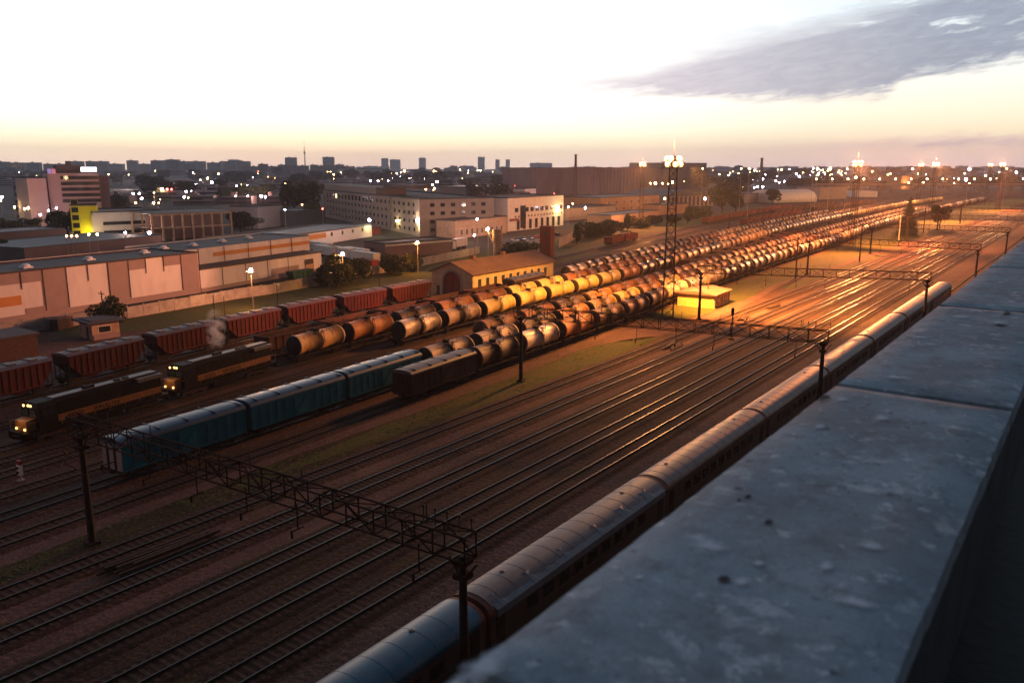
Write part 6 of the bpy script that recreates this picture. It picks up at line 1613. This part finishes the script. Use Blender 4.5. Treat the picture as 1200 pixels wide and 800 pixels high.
# ------------------------------------------------------------------ far town: blocks on the skyline and low roofs before it
def far_block(px, pw, pbase, ptop, label, group, m='far_wall', depth=None, name='apartment_block'):
    p0, p1 = at(px - pw / 2, pbase), at(px + pw / 2, pbase); d = p1 - p0; h = ztop((p0 + p1) / 2, ptop)
    b = MB(); L = d.length; D = depth or max(14, L * .4)
    b.box(0, L, 0, D, 0, h, 0); b.box(L * .3, L * .45, D * .3, D * .6, h + .01, h + 3, 0)
    nf = max(2, min(12, int(h / 3))); 
    for k in range(nf): b.box(L * .03, L * .97, -.25, -.003, h * (k + .35) / nf, h * (k + .7) / nf, 1)
    o = b.build(name, [M[m], M['glass_dull']], None, p0, atan2(d.y, d.x)); return tag(o, label, 'apartment block' if name == 'apartment_block' else 'building', group)
rs = random.Random(5)
px = -15
while px < 290:                                            # the nearly unbroken row at the left
    w_ = rs.uniform(13, 20); far_block(px, w_ * .86, 203.5, rs.choice((188, 189, 190.5, 192)) + (1.5 if px < 40 else 0), 'grey apartment block in the long hazy row at the skyline', 'apartment blocks in the skyline row'); px += w_
for px, w_, tp, lb in ((203, 15, 187, 'stepped apartment tower, tallest part of the stepped group on the skyline'), (213, 12, 190, 'middle step of the stepped apartment group on the skyline'), (224, 14, 192.5, 'lowest step of the stepped apartment group on the skyline')):
    far_block(px, w_, 205, tp, lb, None)
for px, w_, tp in ((252, 8, 191), (262, 9, 189), (274, 12, 187), (281, 5, 188)): far_block(px, w_, 202, tp, 'pale hazy tower block right of the stepped group', 'pale towers right of the stepped group')
px = 288
while px < 420:
    w_ = rs.uniform(9, 15); far_block(px, w_ * .95, 205.5, rs.uniform(192, 195), 'hazy apartment block with a few lit windows below the television tower', 'apartment blocks below the television tower'); px += w_
far_block(341, 13, 202, 184.5, 'hazy square tower block left of the television tower', None); far_block(385, 13, 202, 184, 'hazy square tower block right of the television tower', None)
for px, w_, tp, lb in ((451, 8, 185.5, 'slim pale tower above the skyline, left of a lower wide one'), (463, 12, 187, 'wider pale tower beside the slim one on the skyline'), (495, 8, 185, 'lone slim pale tower in the middle of the skyline'), (564, 8, 184, 'tall slim pale tower before the brick mill on the skyline'), (583, 5, 187, 'small faint tower left of the mill on the skyline'), (595, 5, 187, 'small faint tower nearest the mill on the skyline'), (634, 26, 191, 'wide faint block behind the mill roof')):
    far_block(px, w_, 199.5, tp, lb, None)
for i in range(46):
    px = rs.uniform(400, 1215); far_block(px, rs.uniform(8, 26), rs.choice((199.3, 200, 201, 202)), rs.uniform(194.2, 196.8), 'low faint block in the hazy far town', 'faint low blocks of the far town')
for i in range(110):
    px = rs.uniform(-20, 870) if i < 58 else rs.uniform(-20, 640); py = rs.choice((206, 208, 211, 214, 218, 223, 228, 234, 240))
    if 600 < px < 870: py = min(py, 213)
    if 20 < px < 125 or 375 < px < 530: py = min(py, 218)
    far_block(px, rs.uniform(16, 46), py, py - rs.uniform(3.5, 7) - (py - 205) * .12, 'low dark flat-roofed building in the industrial district', 'low buildings of the industrial district', rs.choice(('far_wall', 'far_wall', 'grey_panel', 'brick')), None, 'industrial_building')
# television tower
p = at(358, 202.3); t = empty('television_tower', (p.x, p.y, 0)); tag(t, 'faint slender television tower above the hazy skyline', 'tower')
h = ztop(p, 164)
b = MB(); b.cyl((0, 0, 0), (0, 0, h * .62), 3.2, 2.0, 14); b.build('shaft', M['concrete'], t)
b = MB(); b.loft([[(q * cos(2 * pi * i / 16), q * sin(2 * pi * i / 16), z) for i in range(16)] for q, z in ((2.2, h * .55), (5, h * .59), (5, h * .62), (2.2, h * .655))]); b.build('observation_deck', M['far_wall'], t)
b = MB(); b.cyl((0, 0, h * .65), (0, 0, h), 1.2, .4, 10); b.build('antenna', M['steel_rust'], t)

# ------------------------------------------------------------------ vehicles and containers in the lorry yard
def trailer(p, rz, label, m, L=13, cabm=None):
    t = empty('lorry_trailer' if cabm is None else 'lorry', (p.x, p.y, 0), rz); tag(t, label, 'trailer' if cabm is None else 'lorry')
    b = MB(); b.box(-1.25, 1.25, -L / 2, L / 2, 1.15, 3.9); b.build('cargo_box', m, t)
    b = MB(); b.box(-1.0, 1.0, -L / 2 + .3, L / 2 - .3, .85, 1.147); b.build('chassis', M['steel_dark'], t)
    b = MB(); b.cyl((-1.2, 0, 0), (-.8, 0, 0), .5, .5, 12); b.cyl((.8, 0, 0), (1.2, 0, 0), .5, .5, 12); wm = b.mesh('wheel', M['tyre'])
    for y in ((L / 2 - 1.2, L / 2 - 2.5, -L / 2 + 1.5)): put('wheel', wm, t, (0, y, .5))
    if cabm:
        b = MB(); b.loft([[(-1.2, -L / 2 - 2.4, .6), (1.2, -L / 2 - 2.4, .6), (1.2, -L / 2 - .3, .6), (-1.2, -L / 2 - .3, .6)], [(-1.2, -L / 2 - 2.4, 1.8), (1.2, -L / 2 - 2.4, 1.8), (1.2, -L / 2 - .3, 1.8), (-1.2, -L / 2 - .3, 1.8)], [(-1.1, -L / 2 - 2.1, 3.2), (1.1, -L / 2 - 2.1, 3.2), (1.1, -L / 2 - .3, 3.2), (-1.1, -L / 2 - .3, 3.2)]], smooth=False)
        c = b.build('cab', cabm, t); b = MB(); b.box(-.95, .95, -L / 2 - 2.32, -L / 2 - 2.1, 1.95, 2.9); b.build('windscreen', M['glass'], c); put('wheel', wm, t, (0, -L / 2 - 1.4, .5))
for px, py, lb in ((383, 302, 'white lorry trailer, first from the warehouse corner in the parked row'), (400, 304, 'white lorry trailer, second from the warehouse corner in the parked row'), (417, 305, 'white lorry trailer, third from the warehouse corner in the parked row'), (428, 310, 'white lorry trailer standing nearest to the red container')):
    trailer(at(px, py), R(78), lb, M['truck_white'])
trailer(at(375, 297), R(80), 'white trailer parked behind the row beside the pale hall', M['truck_white'])
trailer(at(445, 299), R(15), 'blue lorry among the white trailers', M['truck_blue'], 7, M['truck_blue'])
trailer(at(538, 292), R(10), 'white lorry with a tall box body at the end of the brown shed', M['truck_white'], 8, M['truck_white'])
p = at(431, 314); t = empty('shipping_container', (p.x, p.y, 0), R(75)); tag(t, 'dark red shipping container behind the concrete fence', 'container')
b = MB(); b.box(-1.2, 1.2, -4.5, 4.5, .05, 2.6)
for k in range(18): b.box(-1.24, 1.24, -4.4 + k * .5, -4.2 + k * .5, .15, 2.5)
b.build('container_body', M['container_red'], t); b = MB(); b.box(-1.1, 1.1, -4.58, -4.503, .15, 2.5); b.build('door', M['container_red'], t)
def car(p, rz, label, m):
    t = empty('parked_car', (p.x, p.y, 0), rz); tag(t, label, 'car', 'cars parked before the white showroom')
    b = MB(); sec = lambda y, w, z0, z1: [(-w, y, z0), (w, y, z0), (w, y, z1), (-w, y, z1)]
    b.loft([sec(-2.1, .75, .4, .75), sec(-1.7, .85, .3, .85), sec(1.7, .85, .3, .95), sec(2.1, .78, .45, .85)], smooth=False); b.build('car_body', m, t)
    b = MB(); b.loft([[(-.8, -1.0, .9), (.8, -1.0, .9), (.8, 1.8, .9), (-.8, 1.8, .9)], [(-.65, -.3, 1.45), (.65, -.3, 1.45), (.65, 1.2, 1.45), (-.65, 1.2, 1.45)]], smooth=False); b.build('car_cabin', M['glass'], t)
    wm = MB(); wm.cyl((-.1, 0, 0), (.1, 0, 0), .32, .32, 10); wm = wm.mesh('wheel', M['tyre'])
    for x in (-.78, .78):
        for y in (-1.3, 1.3): put('wheel', wm, t, (x, y, .32))
cols = (M['truck_white'], M['truck_blue'], M['steel_grey'], M['container_red'], M['truck_white'], M['loco_black'])
for i, px in enumerate((604, 612, 621, 631, 642, 652)):
    car(at(px, 283 - (px - 604) * .14), R(60 + i * 3), ['white car parked nearest the dark halls', 'dark blue car in the row before the showroom', 'grey car in the row before the showroom', 'red car in the row before the showroom', 'white car by the tall fence', 'black car by the tall fence'][i], cols[i])

# ------------------------------------------------------------------ street lamps on the grass and lamps of the town
def street_lamp(px, py, ptop, label, col, power, em):
    p = at(px, py); h = ztop(p, ptop) - .35
    t = empty('street_lamp', (p.x, p.y, 0), R(35)); tag(t, label, 'street lamp')
    b = MB(); b.cyl((0, 0, 0), (0, 0, h), .14, .09, 8); b.bar((0, 0, h - .1), (-1.1, 0, h), .08); b.build('pole', M['lamp_steel'], t)
    b = MB(); b.cyl((0, 0, h - .1), (0, 0, h + .05), .7, .1, 12); b.build('reflector', M['lamp_steel'], t)
    b = MB(); b.sphere((0, 0, h + .35), .33, 10, 8); b.build('lamp_globe', em, t)
    point((p.x + .2, p.y - .9, h + .3), power, col)
street_lamp(297, 362, 316, 'tall lit street lamp standing on the grass before the warehouse', (1, .42, .14), 6000, M['mercury'])
street_lamp(403, 335, 297, 'tall lit street lamp with a violet glow in front of the big bush', (1, .40, .12), 5000, M['mercury'])
street_lamp(490, 320, 284, 'bright orange street lamp before the concrete fence', (1, .36, .08), 7000, M['sodium'])
def wall_lamp(house, px, py, label, col, power, em, size=.45):
    q = house.on_front(px, py); t = empty('wall_lamp', (q.x, q.y, q.z), house.rz); tag(t, label, 'wall lamp')
    b = MB(); b.bar((0, 0, .2), (0, -.7, .3), .09); b.box(-.3, .3, -1.0, -.4, .3, .42); b.build('bracket', M['steel_dark'], t)
    b = MB(); b.sphere((0, -.7, .05), size, 10, 8); b.build('lamp_globe', em, t)
    s = house.dy * -2.2
    point((q.x + s.x, q.y + s.y, q.z - 1.0), power, col, .4)
YL = (1.0, .82, .28)
wall_lamp(fac, 467, 259, 'lamp on the grey factory wall casting a greenish yellow pool', YL, 800, M['yellow_lamp'], .5)
wall_lamp(fac, 491, 258, 'bright yellow lamp at the right corner of the grey factory', YL, 2600, M['mercury'], .6)
wall_lamp(low, 431, 258, 'violet-white lamp at the end of the long low pink hall', YL, 1800, M['mercury'], .6)
wall_lamp(wb, 653, 244, 'small lamp at the right end of the white showroom', YL, 1500, M['yellow_lamp'], .5)

lamp_id = [0]
def town_lamp(px, py, em, z=9.0, s=1.0, label=None, group=None):
    """a street lamp in the town: pole, arm and a glowing head"""
    if py < 205: z = 16.0
    if py < 198.5: z = CAM_H - 1.5
    p = at(px, py, z) if py > 197 else at(px, 198.5, z)
    dist = hypot(p.x, p.y)
    if dist > 4800: p = p * (4800 / dist); z = CAM_H - (py - 195.5) / F_PX * 4800; dist = 4800
    r_ = max(.3, .00062 * dist * s)
    b = MB(); b.cyl((0, 0, 0), (0, 0, z), .14, .08, 6, 0); b.sphere((0, 0, z + .1), r_, 8, 6, 1)
    o = b.build('town_lamp', [M['lamp_steel'], M[em]], None, (p.x, p.y, 0))
    k = {'mercury': 'white', 'sodium': 'amber', 'yellow_lamp': 'yellow', 'orange_lamp': 'orange', 'red_lamp': 'red'}[em]
    side = 'left of the brick mill' if px < 690 else 'right of the brick mill'
    tag(o, label or f'small {k} lamp shining in the dark town {side}', 'lamp', group or f'{k} town lamps {side}')
    return p, z
W_, S_, Y_, O_, R_ = 'mercury', 'sodium', 'yellow_lamp', 'orange_lamp', 'red_lamp'
TL = [(2, 231, W_, 1.6), (21, 231, W_, 1.4), (17, 243, Y_, 1.4), (29, 245, Y_, 1.3), (33, 244, Y_, 1.3), (47, 252, W_, 1.2), (57, 247, W_, 1.1), (66, 244, W_, 1.1), (94, 239, O_, 1.1), (118, 237, O_, 1.1), (104, 275, Y_, 1.0), (114, 275, Y_, 1.0), (147, 273, W_, 1.4), (175, 273, W_, 2.0),
      (78, 277, O_, .9), (84, 277, O_, .8), (90, 277, O_, .8),
      (156, 227, W_, 1.2), (163, 227, W_, 1.2), (166, 233, W_, 1.5), (159, 238, O_, 1.2), (180, 238, S_, 1.5), (186, 238, O_, 1.0), (190, 222, Y_, 2.0), (196, 222, R_, 1.5), (201, 222, R_, 1.2), (204, 215, W_, .8), (222, 215, W_, 2.0), (229, 216, W_, 1.3), (218, 225, W_, 1.4), (224, 225, W_, 1.4), (216, 231, W_, 1.5),
      (248, 214, W_, 1.6), (264, 214, S_, 1.8), (243, 209, S_, 1.2), (237, 207, W_, .8), (235, 211, Y_, .7), (256, 204, S_, .9), (266, 210, S_, .8), (277, 218, W_, 1.1), (290, 218, W_, 1.2), (290, 230, W_, .9), (276, 230, W_, .8), (306, 230, W_, 1.8), (311, 231, W_, 1.3), (334, 216, S_, 1.3), (348, 208, Y_, .9), (355, 207, S_, 1.1), (375, 206, S_, 1.2), (388, 206, S_, .8), (391, 204.5, S_, .9), (402, 205, S_, 1.0), (410, 205, O_, .7),
      (434, 212, W_, 1.1), (443, 212, W_, 1.1), (459, 209, W_, 1.5), (469, 208, W_, 1.6), (479, 209, W_, .8), (489, 209, W_, 1.6), (498, 209, W_, 1.5), (455, 212, W_, .9), (509, 201, S_, 1.4), (512, 213, W_, 1.5), (507, 217, W_, 1.3), (509, 221, S_, 1.1), (499, 222, O_, 1.3), (475, 217, O_, 1.2), (468, 226, O_, 1.1), (474, 200.5, O_, 1.6), (459, 203, S_, .7), (465, 203, S_, .7), (470, 202, S_, .8), (530, 220, S_, 1.2), (538, 219, W_, .9), (549, 219, S_, 1.0), (560, 218, S_, 1.3), (585, 217, W_, .8), (612, 199, W_, 2.4), (563, 200, Y_, .9), (560, 200, Y_, .7), (591, 202, W_, .6), (539, 199, Y_, .5), (646, 199, S_, .9), (608, 217, Y_, .8),
      (334, 246, W_, 1.1), (356, 233, S_, 1.0), (354, 240, O_, 1.0), (378, 245, R_, 1.1), (559, 257, W_, 1.5), (666, 243, Y_, 1.3), (686, 244, W_, 1.5), (671, 239, S_, .8), (556, 276, W_, .7), (572, 268, W_, .6),
      (748, 213, S_, 1.8), (749, 223, Y_, .9), (774, 224, S_, 1.6), (779, 233, Y_, 1.4), (826, 233, W_, 1.6), (762, 215, S_, 1.0), (768, 215, S_, 1.8), (776, 215, S_, 1.1), (788, 214, S_, 1.8), (783, 216, S_, 1.0), (795, 213, S_, 1.2), (801, 213, S_, 1.0), (827, 211, Y_, 1.2), (860, 220, W_, 1.6), (863, 232, W_, 1.5), (863, 228, Y_, 1.2), (883, 210, W_, 1.8), (894, 210, W_, 1.1), (884, 220, W_, 1.0), (888, 219, W_, 1.1), (894, 219, W_, 1.2), (871, 219, Y_, .6),
      (910, 206, W_, 2.0), (909, 212, Y_, 1.0), (913, 214, W_, .9), (919, 213, W_, .9), (925, 199, W_, 1.2), (933, 204, W_, 1.2), (937, 207, W_, 1.4), (916, 199, S_, 1.0), (958, 198, S_, 1.6), (973, 198, S_, 1.7), (1003, 208, Y_, 1.6), (1110, 211, S_, 1.4), (1117, 210, W_, 1.5), (1132, 210.5, W_, 1.9), (1139, 210.5, W_, 2.0), (1160, 211, W_, 2.1), (1190, 210, W_, 2.4), (1200, 210, W_, 1.4), (1168, 209.5, S_, 1.2), (1174, 212, S_, 1.1), (1155, 206, S_, 1.0), (1136, 197, W_, 1.6), (1191, 202, W_, 1.2), (1053, 209, Y_, 1.0), (1065, 214, S_, .9), (1082, 214, S_, .8), (1118, 215, S_, .7), (1136, 215, S_, .7)]
for a in TL: town_lamp(a[0], a[1], a[2], s=a[3] * 1.25)
rl = random.Random(8)
for i in range(75):
    px = rl.choice((rl.uniform(720, 1215), rl.uniform(820, 1100), rl.uniform(860, 1000))); py = rl.uniform(197.5, 206)
    town_lamp(px, py, rl.choice((W_, Y_, Y_, S_, S_)), s=rl.uniform(.3, .85))
for i in range(26): town_lamp(rl.uniform(290, 700), rl.uniform(199, 212), rl.choice((S_, Y_, W_, S_)), s=rl.uniform(.35, .6))
for i in range(70): town_lamp(rl.uniform(0, 700), rl.choice((rl.uniform(200, 210), rl.uniform(206, 236))), rl.choice((S_, S_, Y_, W_, O_, O_, R_)), s=rl.uniform(.3, .9))
for i in range(12):
    px = 955 + i * 18.5; p = v0.lerp(v1, (px - 955) / 375); bb = MB()
    bb.cyl((0, 0, hv), (0, 0, hv + 5.5), .16, .1, 6, 0); bb.sphere((0, 0, hv + 5.7), .75, 8, 6, 1)
    o = bb.build('overpass_lamp', [M['lamp_steel'], M['sodium']], None, (p.x, p.y - 2 + 4, 0)); tag(o, 'amber lamp in the evenly spaced row along the overpass', 'lamp', 'amber lamps along the overpass')
# pools thrown by the brightest town lamps, plus added lampless fills that brighten facades
for px, py, z, pw, col in ((175, 277, 7, 9000, YL), (104, 281, 3, 700, YL), (114, 281.5, 3, 600, YL), (147, 277, 6, 3000, YL), (559, 262, 7, 5000, YL), (664, 248, 7, 6000, YL), (684, 248, 7, 6000, YL), (826, 238, 7, 3500, YL), (779, 238, 7, 2500, YL), (863, 236, 7, 2500, YL), (490, 213, 9, 9000, (1, .9, .6)), (465, 213, 9, 9000, (1, .9, .6)), (30, 250, 8, 2500, YL), (775, 219, 10, 16000, (1, .5, .2)), (1065, 222, 9, 9000, (1, .45, .15)), (220, 220, 9, 30000, (.9, .8, 1)), (90, 275, 12, 14000, (1, .55, .45)), (30, 272, 10, 12000, (1, .6, .5)), (150, 284, 9, 7000, (1, .65, .5)), (235, 290, 9, 4000, (1, .6, .5)), (325, 272, 8, 8000, (1, .7, .6)), (400, 285, 13, 5000, (1, .6, .45)), (470, 290, 12, 7500, (1, .6, .45)), (535, 285, 10, 9000, (1, .55, .4)), (620, 280, 10, 12000, (1, .65, .55)), (690, 236, 12, 90000, (1, .5, .42)), (735, 234, 12, 90000, (1, .45, .35)), (560, 232, 12, 40000, (1, .6, .5)), (300, 240, 12, 40000, (1, .65, .6)), (420, 222, 12, 60000, (1, .65, .6)), (150, 222, 12, 90000, (1, .7, .65)), (640, 262, 9, 6000, (1, .6, .4)), (740, 262, 8, 9000, (1, .42, .2)), (180, 240, 6, 2500, (1, .5, .2))):
    q = at(px, py); point((q.x, q.y, z), pw, col, .6, 'town_light')

# ------------------------------------------------------------------ smoke above the second locomotive, haze over everything
def volume_mat(name, col, dens, noise=None):
    m = bpy.data.materials.new(name); m.use_nodes = True; nt = m.node_tree; nt.nodes.clear(); N = nt.nodes.new; L = nt.links.new
    out = N('ShaderNodeOutputMaterial'); v = N('ShaderNodeVolumePrincipled'); v.inputs['Color'].default_value = (*col, 1); v.inputs['Density'].default_value = dens; v.inputs['Anisotropy'].default_value = 0.3
    L(v.outputs[0], out.inputs['Volume'])
    if noise:
        tc = N('ShaderNodeTexCoord'); n = N('ShaderNodeTexNoise'); n.inputs['Scale'].default_value = noise; n.inputs['Detail'].default_value = 4; L(tc.outputs['Object'], n.inputs['Vector'])
        r_ = N('ShaderNodeMapRange'); r_.inputs[1].default_value = .44; r_.inputs[2].default_value = .66; r_.inputs[4].default_value = dens; L(n.outputs[0], r_.inputs[0])
        vl = N('ShaderNodeVectorMath'); vl.operation = 'LENGTH'; mp = N('ShaderNodeMapping'); mp.inputs['Scale'].default_value = (1 / 1.5, 1 / 1.5, 1 / 3.4); L(tc.outputs['Object'], mp.inputs[0]); L(mp.outputs[0], vl.inputs[0])
        f = N('ShaderNodeMapRange'); f.inputs[1].default_value = .25; f.inputs[2].default_value = 1.0; f.inputs[3].default_value = 1; f.inputs[4].default_value = 0; L(vl.outputs['Value'], f.inputs[0])
        mu = N('ShaderNodeMath'); mu.operation = 'MULTIPLY'; L(r_.outputs[0], mu.inputs[0]); L(f.outputs[0], mu.inputs[1]); L(mu.outputs[0], v.inputs['Density'])
    return m
b = MB(); b.sphere((0, 0, 0), 1.55, 14, 10, sz=2.25)
sm = b.build('smoke', volume_mat('exhaust_smoke', (.8, .78, .8), 1.3, .9), None, (X['t6'](64.5) + .2, 64.6, 7.9)); sm.rotation_euler = (R(4), R(10), 0)
tag(sm, kind='stuff')
b = MB(); b.box(-6500, 6500, -6500, 6500, -1.0, 165.0)
hz = b.build('haze', volume_mat('evening_haze', (.84, .86, 1.0), 1.1e-4)); tag(hz, kind='stuff')
